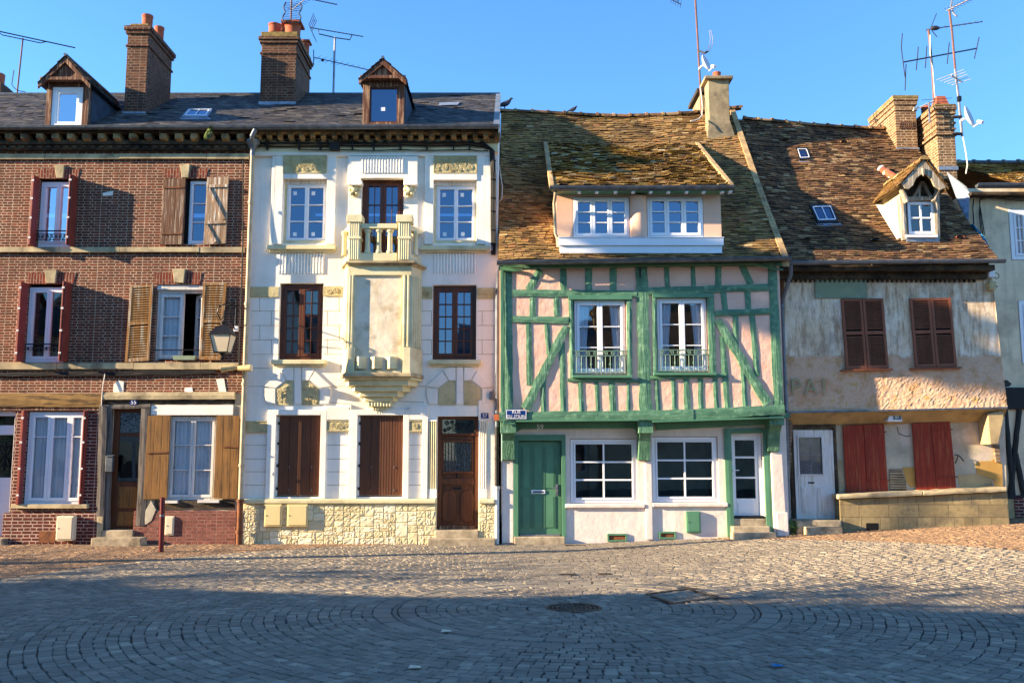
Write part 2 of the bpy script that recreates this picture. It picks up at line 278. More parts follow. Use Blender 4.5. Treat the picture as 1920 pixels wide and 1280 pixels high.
# ------------------------------------------------------------------ mesh builder
class MB:
    def __init__(s): s.v = []; s.f = []; s.c = []
    def add(s, vs, fs, tint=None):
        o = len(s.v); s.v += [tuple(v) for v in vs]
        for f in fs: s.f.append(tuple(i + o for i in f)); s.c.append(tint or (.5, .5, .5))
        return s
    def box(s, x0, x1, y0, y1, z0, z1, tint=None):
        if x0 > x1: x0, x1 = x1, x0
        if y0 > y1: y0, y1 = y1, y0
        if z0 > z1: z0, z1 = z1, z0
        return s.add([(x0, y0, z0), (x1, y0, z0), (x1, y1, z0), (x0, y1, z0), (x0, y0, z1), (x1, y0, z1), (x1, y1, z1), (x0, y1, z1)],
              [(0, 1, 5, 4), (1, 2, 6, 5), (2, 3, 7, 6), (3, 0, 4, 7), (4, 5, 6, 7), (3, 2, 1, 0)], tint)
    def pbox(s, px0, py0, px1, py1, Yf, Yb, tint=None):
        x0, x1, z0, z1 = R(px0, py0, px1, py1, Yf); return s.box(x0, x1, Yf, Yb, z0, z1, tint)
    def prism(s, pts, d):
        n = len(pts); d = V(d); pts = [V(p) for p in pts]
        fs = [tuple(range(n)), tuple(range(2 * n - 1, n - 1, -1))] + [(i, i + n, (i + 1) % n + n, (i + 1) % n) for i in range(n)]
        return s.add(pts + [p + d for p in pts], fs)
    def ppoly(s, pts, Yf, Yb): return s.prism([P(x, y, Yf) for x, y in pts], (0, Yb - Yf, 0))
    def pbar(s, a, b, w, Yf, Yb, w2=None, wob=0):
        """squared timber between two photo points, w pixels wide, hand-hewn edges"""
        a, b = V(a), V(b); d = (b - a); L = d.length; d.normalize(); n = V((-d.y, d.x)); w2 = w2 or w
        k = max(1, int(L / 14)) if wob else 1; A = []; B = []
        for i in range(k + 1):
            q = a.lerp(b, i / k); h = (w + (w2 - w) * i / k) / 2; e = wob if 0 < i < k else wob * .4
            A.append(q + n * (h + ru(-e, e))); B.append(q - n * (h + ru(-e, e)))
        f = [P(p.x, p.y, Yf) for p in A] + [P(p.x, p.y, Yf) for p in B]
        bk = [V((p.x, Yb, p.z)) for p in f]; m = k + 1; N = 2 * m
        # rounded face: push a middle line forward
        mid = [(f[i] + f[m + i]) / 2 + V((0, -.006 - (ru(0, .008) if wob else 0), 0)) for i in range(m)]
        vs = f + bk + mid; fs = []
        for i in range(k):
            fs += [(i, i + 1, 2 * N + i + 1, 2 * N + i), (2 * N + i, 2 * N + i + 1, m + i + 1, m + i), (i, N + i, N + i + 1, i + 1), (m + i, m + i + 1, N + m + i + 1, N + m + i)]
        fs += [(0, 2 * N, m, N + m, N), (k, N + k, N + m + k, m + k, 2 * N + k)]
        return s.add(vs, fs)
    def tube(s, path, r, n=7, cap=True):
        path = [V(p) for p in path]; m = len(path); rs = r if isinstance(r, (list, tuple)) else [r] * m
        vs = []; up = None
        for i, p in enumerate(path):
            d = (path[min(i + 1, m - 1)] - path[max(i - 1, 0)]).normalized()
            if up is None: up = d.orthogonal().normalized()
            up = (up - d * up.dot(d)); up = up.normalized() if up.length > 1e-6 else d.orthogonal().normalized()
            w = d.cross(up)
            vs += [p + (up * cos(2 * pi * k / n) + w * sin(2 * pi * k / n)) * rs[i] for k in range(n)]
        fs = [(i * n + k, i * n + (k + 1) % n, (i + 1) * n + (k + 1) % n, (i + 1) * n + k) for i in range(m - 1) for k in range(n)]
        if cap: fs += [tuple(range(n - 1, -1, -1)), tuple((m - 1) * n + k for k in range(n))]
        return s.add(vs, fs)
    def lathe(s, prof, c, n=16):
        c = V(c); vs = [c + V((r * cos(2 * pi * k / n), r * sin(2 * pi * k / n), z)) for r, z in prof for k in range(n)]; m = len(prof)
        fs = [(i * n + k, i * n + (k + 1) % n, (i + 1) * n + (k + 1) % n, (i + 1) * n + k) for i in range(m - 1) for k in range(n)]
        fs += [tuple(range(n - 1, -1, -1)), tuple((m - 1) * n + k for k in range(n))]
        return s.add(vs, fs)
    def ball(s, c, r, n=10, m=6):
        c = V(c); r = V(r) if hasattr(r, '__len__') else V((r, r, r))
        vs = [c + V((0, 0, -r.z))] + [c + V((r.x * cos(2 * pi * k / n) * sin(pi * i / m), r.y * sin(2 * pi * k / n) * sin(pi * i / m), -r.z * cos(pi * i / m))) for i in range(1, m) for k in range(n)] + [c + V((0, 0, r.z))]
        fs = [(0, 1 + (k + 1) % n, 1 + k) for k in range(n)]
        fs += [(1 + i * n + k, 1 + i * n + (k + 1) % n, 1 + (i + 1) * n + (k + 1) % n, 1 + (i + 1) * n + k) for i in range(m - 2) for k in range(n)]
        e = len(vs) - 1; fs += [(e, 1 + (m - 2) * n + k, 1 + (m - 2) * n + (k + 1) % n) for k in range(n)]
        return s.add(vs, fs)
    def grid(s, fn, nu, nv, tint=None):
        vs = [fn(i / nu, j / nv) for j in range(nv + 1) for i in range(nu + 1)]; w = nu + 1
        return s.add(vs, [(j * w + i, j * w + i + 1, (j + 1) * w + i + 1, (j + 1) * w + i) for j in range(nv) for i in range(nu)], tint)
    def build(s, name, mat, parent=None, bevel=0, smooth=False, tint=False, origin=None, recalc=True):
        off = V((0, 0, 0)); p = parent
        while p: off += V(p.location); p = p.parent
        if origin is not None: off += V(origin)
        me = bpy.data.meshes.new(name); me.from_pydata([tuple(V(v) - off) for v in s.v], [], s.f)
        if recalc:
            bm = bmesh.new(); bm.from_mesh(me); bmesh.ops.recalc_face_normals(bm, faces=bm.faces); bm.to_mesh(me); bm.free()
        if tint:
            a = me.attributes.new('tint', 'FLOAT_COLOR', 'FACE')
            for i, c in enumerate(s.c): a.data[i].color = (*c, 1)
        me.materials.append(W[mat] if isinstance(mat, str) else mat)
        if smooth:
            for q in me.polygons: q.use_smooth = True
            try: me.set_sharp_from_angle(angle=radians(38))
            except Exception: pass
        me.update()
        o = bpy.data.objects.new(name, me); col.objects.link(o)
        if parent: o.parent = parent
        if origin is not None: o.location = origin
        if bevel:
            b = o.modifiers.new('bevel', 'BEVEL'); b.width = bevel; b.segments = 2; b.limit_method = 'ANGLE'; b.angle_limit = radians(40)
        return o
def tag(o, label, cat, group=None, kind=None):
    if label: o['label'] = label
    if cat: o['category'] = cat
    if group: o['group'] = group
    if kind: o['kind'] = kind
    return o
def T(name, label, cat, loc, group=None):
    o = bpy.data.objects.new(name, None); col.objects.link(o); o.location = loc; o.empty_display_size = .2
    return tag(o, label, cat, group)
def text(body, px, py, Y, size, mat, parent, name='lettering', shear=0, sx=1, ext=.002):
    cu = bpy.data.curves.new(name, 'FONT'); cu.body = body; cu.size = size; cu.align_x = 'CENTER'; cu.align_y = 'CENTER'; cu.extrude = ext; cu.shear = shear
    tmp = bpy.data.objects.new(name, cu); col.objects.link(tmp); bpy.context.view_layer.update()
    me = bpy.data.meshes.new_from_object(tmp.evaluated_get(bpy.context.evaluated_depsgraph_get())); bpy.data.objects.remove(tmp)
    me.materials.clear(); me.materials.append(W[mat]); o = bpy.data.objects.new(name, me); col.objects.link(o)
    off = V((0, 0, 0)); p = parent
    while p: off += V(p.location); p = p.parent
    o.parent = parent; o.location = P(px, py, Y) - off; o.rotation_euler = (pi / 2, 0, 0); o.scale = (sx, 1, 1); return o

# ------------------------------------------------------------------ building blocks
def wall_holes(m, x0, x1, z0, z1, Yf, holes, depth=.16):
    xs = sorted({x0, x1} | {h[0] for h in holes} | {h[1] for h in holes}); zs = sorted({z0, z1} | {h[2] for h in holes} | {h[3] for h in holes})
    xs = [x for x in xs if x0 <= x <= x1]; zs = [z for z in zs if z0 <= z <= z1]
    for a, b in zip(xs, xs[1:]):
        for c, d in zip(zs, zs[1:]):
            cx, cz = (a + b) / 2, (c + d) / 2
            if any(h[0] < cx < h[1] and h[2] < cz < h[3] for h in holes): continue
            m.add([(a, Yf, c), (b, Yf, c), (b, Yf, d), (a, Yf, d)], [(0, 1, 2, 3)])
    for h in holes:
        a, b, c, d = h[:4]; e = Yf + (h[4] if len(h) > 4 else depth)
        m.add([(a, Yf, c), (a, e, c), (a, e, d), (a, Yf, d)], [(0, 1, 2, 3)]); m.add([(b, Yf, c), (b, Yf, d), (b, e, d), (b, e, c)], [(0, 1, 2, 3)])
        m.add([(a, Yf, d), (a, e, d), (b, e, d), (b, Yf, d)], [(0, 1, 2, 3)]); m.add([(a, Yf, c), (b, Yf, c), (b, e, c), (a, e, c)], [(0, 1, 2, 3)])
def shell(m, x0, x1, z0, z1, Yf, Yb, ridgeY=None, ridgeZ=None):
    """side, back and gable walls behind a front"""
    for x in (x0, x1):
        p = [(x, Yf, z0), (x, Yb, z0), (x, Yb, z1)] + ([(x, ridgeY, ridgeZ)] if ridgeY else []) + [(x, Yf, z1)]
        m.add(p, [tuple(range(len(p)))])
    m.add([(x0, Yb, z0), (x1, Yb, z0), (x1, Yb, z1), (x0, Yb, z1)], [(0, 1, 2, 3)])
def window(root, x0, x1, z0, z1, Yf, mat, leaves=2, hb=(), vb=0, wf=.045, wl=.05, bar=.022, depth=.07, glassm='glass', curtain=None, name='window', midw=None, stickers=0, label=None):
    m = MB(); y1 = Yf + depth
    m.box(x0, x0 + wf, Yf, y1, z0, z1); m.box(x1 - wf, x1, Yf, y1, z0, z1)
    m.box(x0 + wf, x1 - wf, Yf, y1, z1 - wf, z1); m.box(x0 + wf, x1 - wf, Yf, y1, z0, z0 + wf)
    n = leaves if isinstance(leaves, int) else len(leaves); ws = [1 / n] * n if isinstance(leaves, int) else leaves
    g = MB(); a = x0 + wf; tot = x1 - x0 - 2 * wf; c, d = z0 + wf, z1 - wf; yl = Yf - .014; yb = Yf + depth - .012; regs = []
    for w in ws:
        b = a + tot * w; e = .002
        if wl:
            m.box(a + e, a + wl, yl, yb, c + e, d - e); m.box(b - wl, b - e, yl, yb, c + e, d - e)
            m.box(a + wl, b - wl, yl, yb, d - wl, d - e); m.box(a + wl, b - wl, yl, yb, c + e, c + wl * 1.2)
        ia, ib, ic, id_ = a + wl, b - wl, c + wl * 1.2, d - wl
        for h in hb:
            zz = id_ - (id_ - ic) * h; m.box(ia, ib, yl + .008, yb - .012, zz - bar / 2, zz + bar / 2)
        for k in range(vb):
            xx = ia + (ib - ia) * (k + 1) / (vb + 1); m.box(xx - bar / 2, xx + bar / 2, yl + .011, yb - .009, ic, id_)
        yg = Yf + depth * .45
        g.add([(ia - .008, yg, ic - .008), (ib + .008, yg, ic - .008), (ib + .008, yg, id_ + .008), (ia - .008, yg, id_ + .008)], [(0, 1, 2, 3)]); regs.append((ia, ib, ic, id_)); a = b
    o = m.build(name, mat, root, bevel=.004)
    if label: o['label'] = label
    g.build('pane', glassm, o, recalc=False)
    if curtain:
        q = MB(); yc = y1 + .03
        for ri, (ia, ib, ic, id_) in enumerate(regs):
            ph = ru(0, 9)
            for (fa, fb, pinch) in (curtain[ri] if isinstance(curtain, dict) else curtain):
                L = ib - ia
                def fn(u, v, fa=fa, fb=fb, pinch=pinch, ph=ph, ia=ia, ib=ib, ic=ic, id_=id_, L=L):
                    lo, hi = fa, fb
                    if pinch > 0: hi = fb - pinch * (1 - abs(v - .35) * 1.2)
                    if pinch < 0: lo = fa - pinch * (1 - abs(v - .35) * 1.2)
                    s = lo + (hi - lo) * u
                    return (ia - .03 + (L + .06) * s, yc + .018 * sin(u * (fb - fa) * 34 + ph + v * .8) + .008 * sin(u * 61 + ph), ic - .02 + (id_ - ic + .04) * v)
                q.grid(fn, 40, 8)
        q.build('curtain', 'curtain', o, smooth=True, recalc=False)
    if stickers:
        q = MB()
        for (ia, ib, ic, id_) in regs:
            w = .085
            for (xx, zz) in ((ia + .05, id_ - .07 - w), (ia + .07, ic + .05)): q.box(xx, xx + w * .9, yg - .004, yg - .002, zz, zz + w)
        q.build('sticker', 'sticker', o)
    return o
def tile_roof(name, surf, Lu, Lv, tw, ex, th, mat, parent, skip=None, jit=.012, deck=True, wild=.25, nrm=None):
    m = MB(); rows = int(Lv / ex) + 1
    for j in range(rows):
        s = -ru(0, tw) - tw
        wob = [ru(-1, 1) for _ in range(6)]
        while s < Lu:
            w = tw * ru(.93, 1.07); a, b = max(s, 0), min(s + w - .006, Lu); s += w
            if b - a < .03: continue
            mid = (a + b) / 2; t0 = j * ex + jit * ru(-1, 1) + jit * .8 * sin(mid * 1.3 + wob[0] * 3); t1 = min(t0 + ex * 1.32, Lv + .02); t0 = max(t0, -.03)
            if t1 - t0 < .02 or (skip and skip(mid, t0 + ex * .5)): continue
            p, q = surf(mid, t0), surf(mid, t0 + .15); r = surf(mid + .15, t0); n = (r - p).cross(q - p).normalized()
            if n.z < 0: n = -n
            lf = th * (2.3 + ru(-.5, .5) * wild * 3) + (ru(0, .02) if rnd() < .04 else 0); tilt = ru(-.006, .006) * (1 + wild)
            A, B, Cc, D = surf(a, t0), surf(b, t0 + ru(-.006, .006)), surf(b, t1), surf(a, t1)
            vs = [A + n * (lf + tilt), B + n * (lf - tilt), Cc + n * th * .2, D + n * th * .2, A + n * (lf + tilt - th), B + n * (lf - tilt - th)]
            m.add(vs, [(0, 1, 2, 3), (0, 4, 5, 1), (0, 3, 4), (1, 5, 2)], (rnd(), rnd(), rnd()))
    if deck:
        nu, nv = max(2, int(Lu / .4)), max(2, int(Lv / .4))
        m.grid(lambda u, v: surf(u * Lu, v * Lv) + V((0, .012, -.02)), nu, nv, (.3, .2, .2))
    return m.build(name, mat, parent, tint=True, recalc=False)
def ridge_tiles(name, pts, r, L, mat, parent, collar=True):
    """half-round ridge tiles along a polyline"""
    m = MB(); d = 0
    segs = [(V(a), V(b)) for a, b in zip(pts, pts[1:])]; tot = sum((b - a).length for a, b in segs)
    def at(s):
        for a, b in segs:
            l = (b - a).length
            if s <= l: return a.lerp(b, s / l)
            s -= l
        return segs[-1][1]
    k = 0
    while d < tot - .02:
        a, b = at(d), at(min(d + L, tot)); rr = r * ru(.95, 1.05); t = (rnd(), rnd(), rnd())
        ax = (b - a).normalized(); side = ax.cross(V((0, 0, 1))).normalized(); n = 8
        ring = lambda p, q: [p + side * q * cos(pi * i / n) + V((0, 0, q * sin(pi * i / n))) for i in range(n + 1)]
        va, vb = ring(a, rr), ring(b + ax * .02, rr * .93)
        m.add(va + vb, [(i, i + 1, n + 2 + i, n + 1 + i) for i in range(n)], t)
        if collar:
            c1, c2 = ring(a - ax * .02, rr * 1.22), ring(a + ax * .045, rr * 1.16)
            m.add(c1 + c2, [(i, i + 1, n + 2 + i, n + 1 + i) for i in range(n)] + [tuple(range(n + 1))], (min(1, t[0] + .3), 1, t[2]))
        d += L
    return m.build(name, mat, parent, tint=True)
def gutter(root, x0, x1, Y, z0, z1, r=.07, mat='zinc', name='gutter'):
    m = MB(); n = 8; prof = [(Y + r - r * cos(pi * i / n), -r * sin(pi * i / n)) for i in range(n + 1)]
    def zz(x): return z0 + (z1 - z0) * (x - x0) / (x1 - x0)
    vs = [(x, y, zz(x) + z) for x in (x0, x1) for (y, z) in prof]; w = n + 1
    m.add(vs, [(i, i + 1, w + i + 1, w + i) for i in range(n)]); m.add([vs[i] for i in range(w)], [tuple(range(w))]); m.add([vs[w + i] for i in range(w)], [tuple(range(w))])
    m.tube([(x0, Y + .004, z0 + .004), (x1, Y + .004, z1 + .004)], .011, 6)
    x = x0 + .25
    while x < x1:          # soldered joints and brackets
        c = [(Y + r - (r + .006) * cos(pi * i / n), -(r + .006) * sin(pi * i / n)) for i in range(n + 1)]
        vs = [(xx, y, zz(x) + z) for xx in (x, x + .02) for (y, z) in c]; m.add(vs, [(i, i + 1, w + i + 1, w + i) for i in range(n)]); x += .62
    return m.build(name, mat, root, smooth=True)
def downpipe(root, pts, r, mat, name='downpipe', collars=()):
    m = MB(); m.tube(pts, r, 10)
    for z in collars:
        for a, b in zip(pts, pts[1:]):
            if min(a[2], b[2]) <= z <= max(a[2], b[2]):
                t = (z - a[2]) / (b[2] - a[2]); c = V(a).lerp(V(b), t); m.lathe([(r * 1.35, -.03), (r * 1.35, .03)], c, 10)
    return m.build(name, mat, root, smooth=True)
def chimney(root, px0, px1, ybase, ytop, Yf, depth, mat, caps, pots=(), name='chimney', flash=True, capmat=None, taper=0, label=None, zb=None):
    x0, _, _, zt = R(px0, ytop, px0 + 1, ybase, Yf); x1 = R(px1, ytop, px1 + 1, ybase, Yf)[0]
    z0 = Z(ybase, Yf) - .25 if zb is None else zb; m = MB()
    m.box(x0, x1, Yf, Yf + depth, z0, zt)
    for (ya, yb, pr) in caps:
        za, zb_ = Z(ya, Yf), Z(yb, Yf); m.box(x0 - pr, x1 + pr, Yf - pr, Yf + depth + pr, zb_, za)
    o = m.build(name, mat, root, bevel=.012)
    if label: o['label'] = label
    if capmat:
        q = MB(); ya, yb, pr = capmat[1:]; q.box(x0 - pr, x1 + pr, Yf - pr, Yf + depth + pr, Z(yb, Yf), Z(ya, Yf)); q.build('chimney_cap', capmat[0], o, bevel=.015)
    if flash:
        q = MB(); q.box(x0 - .02, x1 + .02, Yf - .02, Yf - .004, Z(ybase + 3, Yf), Z(ybase - 4, Yf)); q.build('flashing', 'lead', o)
    for (ppx, pyt, pyb, r, fy, kind) in pots:
        Y = Yf + depth * fy; c = P(ppx, pyb, Y); h = Z(pyt, Y) - c.z; q = MB(); c = V((c.x, Y, c.z - .05)); h += .05
        if kind == 'sq': q.add([c + V((sx * r * k, sy * r * k, zz)) for zz, k in ((0, 1), (h, .62)) for sx, sy in ((-1, -1), (1, -1), (1, 1), (-1, 1))], [(0, 1, 5, 4), (1, 2, 6, 5), (2, 3, 7, 6), (3, 0, 4, 7), (4, 5, 6, 7)])
        else:
            q.lathe([(r * .96, 0), (r, h * .8), (r * 1.08, h * .86), (r * 1.08, h), (r * .8, h), (r * .78, h - .06)], c, 14)
            if kind == 'cap': q.box(c.x - r * 1.25, c.x + r * 1.25, Y - r * 1.25, Y + r * 1.25, c.z + h + .002, c.z + h + .045)
        q.build('chimney_pot', 'terracotta', o, smooth=kind != 'sq')
    return o
def spirals(m, x0, x1, z0, z1, Y, n, seed, r=.011):
    rs = random.Random(seed); placed = []
    for _ in range(n * 40):
        R_ = rs.uniform(.04, .085); x, z = rs.uniform(x0 + R_, x1 - R_), rs.uniform(z0 + R_, z1 - R_) if z1 - z0 > 2 * R_ else (z0 + z1) / 2
        if any((x - a) ** 2 + (z - b) ** 2 < (.85 * (R_ + c)) ** 2 for a, b, c in placed): continue
        placed.append((x, z, R_)); ph = rs.uniform(0, 6.28); sgn = rs.choice((-1, 1)); T_ = 2.2
        m.tube([(x + sgn * R_ * (1 - k / 22 * .85) * cos(ph + k / 22 * T_ * 2 * pi), Y, z + R_ * (1 - k / 22 * .85) * sin(ph + k / 22 * T_ * 2 * pi)) for k in range(23)], r, 5)
        if len(placed) >= n: break
def relief(root, px, Y, n, seed, mat='frieze', poly=None, name='relief_panel', proud=.03, spans=None):
    x0, x1, z0, z1 = R(*px, Y); m = MB()
    if poly: m.ppoly(poly, Y, Y + proud)
    else:
        m.box(x0, x1, Y, Y + proud, z0, z1)
        e = .018
        for a in ((x0, x1, z1 - e, z1), (x0, x1, z0, z0 + e), (x0, x0 + e, z0 + e, z1 - e), (x1 - e, x1, z0 + e, z1 - e)): m.box(a[0], a[1], Y - .012, Y - .001, a[2], a[3])
    if n: spirals(m, x0 + .03, x1 - .03, z0 + .02, z1 - .02, Y - .004, n, seed)
    return m.build(name, mat, root)
def flutes(root, px, Y, n, mat='white', r=None, name='fluted_panel', back=.02):
    x0, x1, z0, z1 = R(*px, Y); m = MB(); w = (x1 - x0) / n
    for k in range(n):
        c = x0 + (k + .5) * w; q = w * .36
        m.add([(c + q * cos(pi * i / 6), Y + back - (back + .012) * sin(pi * i / 6), z) for z in (z0, z1) for i in range(7)], [(i, i + 1, 8 + i, 7 + i) for i in range(6)] + [tuple(range(7)), tuple(range(13, 6, -1))])
    return m.build(name, mat, root)
def louvre_shutter(root, quad, Yf, mat, th=.04, mids=(.5,), n=18, slatmat=None, label=None, stile=.055):
    """quad: TL,TR,BR,BL photo points. Stiles and rails with tilted slats"""
    p = [P(x, y, Yf) for x, y in quad]
    def at(u, v): return p[0].lerp(p[1], u).lerp(p[3].lerp(p[2], u), v)
    m = MB(); Wd = (p[1] - p[0]).length; Hh = (p[3] - p[0]).length; su, sv = stile / Wd, stile / Hh * 1.1
    def q(u0, u1, v0, v1, y0, y1): m.prism([at(u0, v1) + V((0, y0, 0)), at(u1, v1) + V((0, y0, 0)), at(u1, v0) + V((0, y0, 0)), at(u0, v0) + V((0, y0, 0))], (0, y1 - y0, 0))
    q(0, su, 0, 1, 0, th); q(1 - su, 1, 0, 1, 0, th); q(su, 1 - su, 0, sv, .001, th - .001); q(su, 1 - su, 1 - sv, 1, .001, th - .001)
    for k in mids: q(su, 1 - su, k - sv * .6, k + sv * .6, .001, th - .001)
    o = m.build('shutter', mat, root, bevel=.004)
    if label: o['label'] = label
    m = MB()
    for k in range(n):
        v = sv + (1 - 2 * sv) * (k + .5) / n
        if any(abs(v - c) < sv * .9 for c in mids): continue
        hh = (1 - 2 * sv) / n * .42
        a, b = at(su, v), at(1 - su, v); dz = V((0, 0, hh * Hh)); f = V((0, .002, 0)); r = V((0, th * .8, 0))
        m.add([a - dz * .8 + f, b - dz * .8 + f, b + dz * .8 + r, a + dz * .8 + r, a - dz * .8 + f - V((0, 0, .008)), b - dz * .8 + f - V((0, 0, .008))], [(0, 1, 2, 3), (4, 5, 1, 0)])
    m.build('slats', slatmat or mat, o)
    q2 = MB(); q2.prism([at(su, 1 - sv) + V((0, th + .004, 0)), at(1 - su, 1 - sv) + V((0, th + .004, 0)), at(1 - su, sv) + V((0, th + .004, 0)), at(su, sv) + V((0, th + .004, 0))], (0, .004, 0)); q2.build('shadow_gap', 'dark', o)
    return o
def plank_shutter(root, quad, Yf, mat, planks=3, th=.035, battens=(), brace=None, hinges=(), label=None, gap=.006):
    p = [P(x, y, Yf) for x, y in quad]
    def at(u, v): return p[0].lerp(p[1], u).lerp(p[3].lerp(p[2], u), v)
    m = MB(); e = gap / (p[1] - p[0]).length
    for k in range(planks):
        a, b = k / planks + e / 2, (k + 1) / planks - e / 2; y = ru(0, .004); v0, v1 = ru(0, .006), 1 - ru(0, .006)
        m.prism([at(a, v1) + V((0, y, 0)), at(b, v1) + V((0, y, 0)), at(b, v0) + V((0, y, 0)), at(a, v0) + V((0, y, 0))], (0, th, 0))
    m.prism([at(.01, .99) + V((0, th, 0)), at(.99, .99) + V((0, th, 0)), at(.99, .01) + V((0, th, 0)), at(.01, .01) + V((0, th, 0))], (0, .01, 0))
    for v in battens: m.prism([at(.02, v + .022) - V((0, .024, 0)), at(.98, v + .022) - V((0, .024, 0)), at(.98, v - .022) - V((0, .024, 0)), at(.02, v - .022) - V((0, .024, 0))], (0, .023, 0))
    if brace:
        for (ua, va, ub, vb) in brace:
            a, b = at(ua, va), at(ub, vb); n = (b - a).cross(V((0, 1, 0))).normalized() * .035; d = V((0, -.022, 0)); m.prism([a + n + d, b + n + d, b - n + d, a - n + d], (0, .021, 0))
    o = m.build('shutter', mat, root, bevel=.004)
    if label: o['label'] = label
    for (v, u0, u1) in hinges:
        q = MB(); a, b = at(u0, v), at(u1, v); q.prism([a + V((0, -.014, -.014)), b + V((0, -.014, -.014)), b + V((0, -.014, .014)), a + V((0, -.014, .014))], (0, .012, 0)); q.build('hinge', mat if mat == 'redwood' else 'rust', o)
    return o
def side_shutter(root, pxw, y0, y1, Yw, out, mat, lean, n=2):
    """folded metal-hinged shutter standing out square from the wall"""
    a = R(pxw, y0, pxw + 1, y1, Yw); x = a[0]; z0, z1 = a[2], a[3]; m = MB()
    for k in range(n): m.box(x + lean * (.034 * k), x + lean * (.034 * k + .028), Yw - out + .02 * k, Yw - .005, z0, z1)
    o = m.build('shutter', mat, root, bevel=.004); q = MB()
    for t in (.08, .34, .62, .9): z = z1 - (z1 - z0) * t; q.box(x - .004 if lean > 0 else x + .004, x + lean * .05, Yw - out - .008, Yw - out + .001, z - .02, z + .02)
    q.build('hinge', 'oldwhite', o)
def arch(root, px, Y, key, mat='brick_soldier'):
    m = MB(); (xa, ya, xb, yb) = px; m.ppoly([(xa + 5, yb), (xb - 5, yb), (xb, ya), (xa, ya)], Y - .012, Y + .05); m.build('flat_arch', mat, root)
    m = MB(); (ka, kya, kb, kyb) = key; m.ppoly([(ka + 3, kyb), (kb - 3, kyb), (kb, kya), (ka, kya)], Y - .05, Y + .05); m.build('keystone', 'stone', root, bevel=.01)
def cable(m, pts, r=.012, sag=0, wob=.01):
    out = []
    for a, b in zip(pts, pts[1:]):
        a, b = V(a), V(b); k = max(2, int((b - a).length / .25))
        for i in range(k):
            t = i / k; out.append(a.lerp(b, t) + V((0, ru(-wob, wob) * .3, -sag * 4 * t * (1 - t) + ru(-wob, wob))))
    out.append(V(pts[-1])); m.tube(out, r, 5)
def steps(root, items, mat='stone_grey'):
    """items: (x0,x1,y0,y1,z0,z1)"""
    for it in items:
        m = MB(); m.box(*it); m.build('step', mat, root, bevel=.02)

# roofs ------------------------------------------------------------
def lerp_tab(tab, x):
    if x <= tab[0][0]: return tab[0][1]
    for (a, b), (c, d) in zip(tab, tab[1:]):
        if x <= c: return b + (d - b) * (x - a) / (c - a)
    return tab[-1][1]

# ================================================================== slate roof plane shared by the two left houses
SE, SR = 19.0, 22.4
SZE, SZR = Z(241, SE), Z(178, SR)
def slz(x, y): return SZE + (SZR - SZE) * (y - SE) / (SR - SE)
SL = sqrt((SR - SE) ** 2 + (SZR - SZE) ** 2)
XB = X(463, 500, 19.37)          # party line brick house / white house
XW = X(934, 300, 19.5)           # right end of the white house
XL = -15.5
def slate_roof(root, x0, x1, skip):
    def surf(s, t):
        k = t / SL; return V((x0 + s, SE + (SR - SE) * k, SZE + (SZR - SZE) * k + .012 * sin(s * 1.1) * sin(k * 3)))
    sk = (lambda s, t: skip(x0 + s, t)) if skip else None
    o = tile_roof('roof', surf, x1 - x0, SL, .24, .12, .006, 'slate', root, sk, .004, True, .12)
    q = MB(); q.add([(x0, SR, SZR - .02), (x1, SR, SZR - .02), (x1, 26, SZE), (x0, 26, SZE)], [(0, 1, 2, 3)], (.3, .2, .2)); q.build('rear_slope', 'slate', o, tint=True)
    q = MB(); q.tube([(x0, SR, SZR + .01), (x1, SR, SZR + .01)], .05, 8); q.build('ridge_capping', 'zinc', o, smooth=True)
    return o
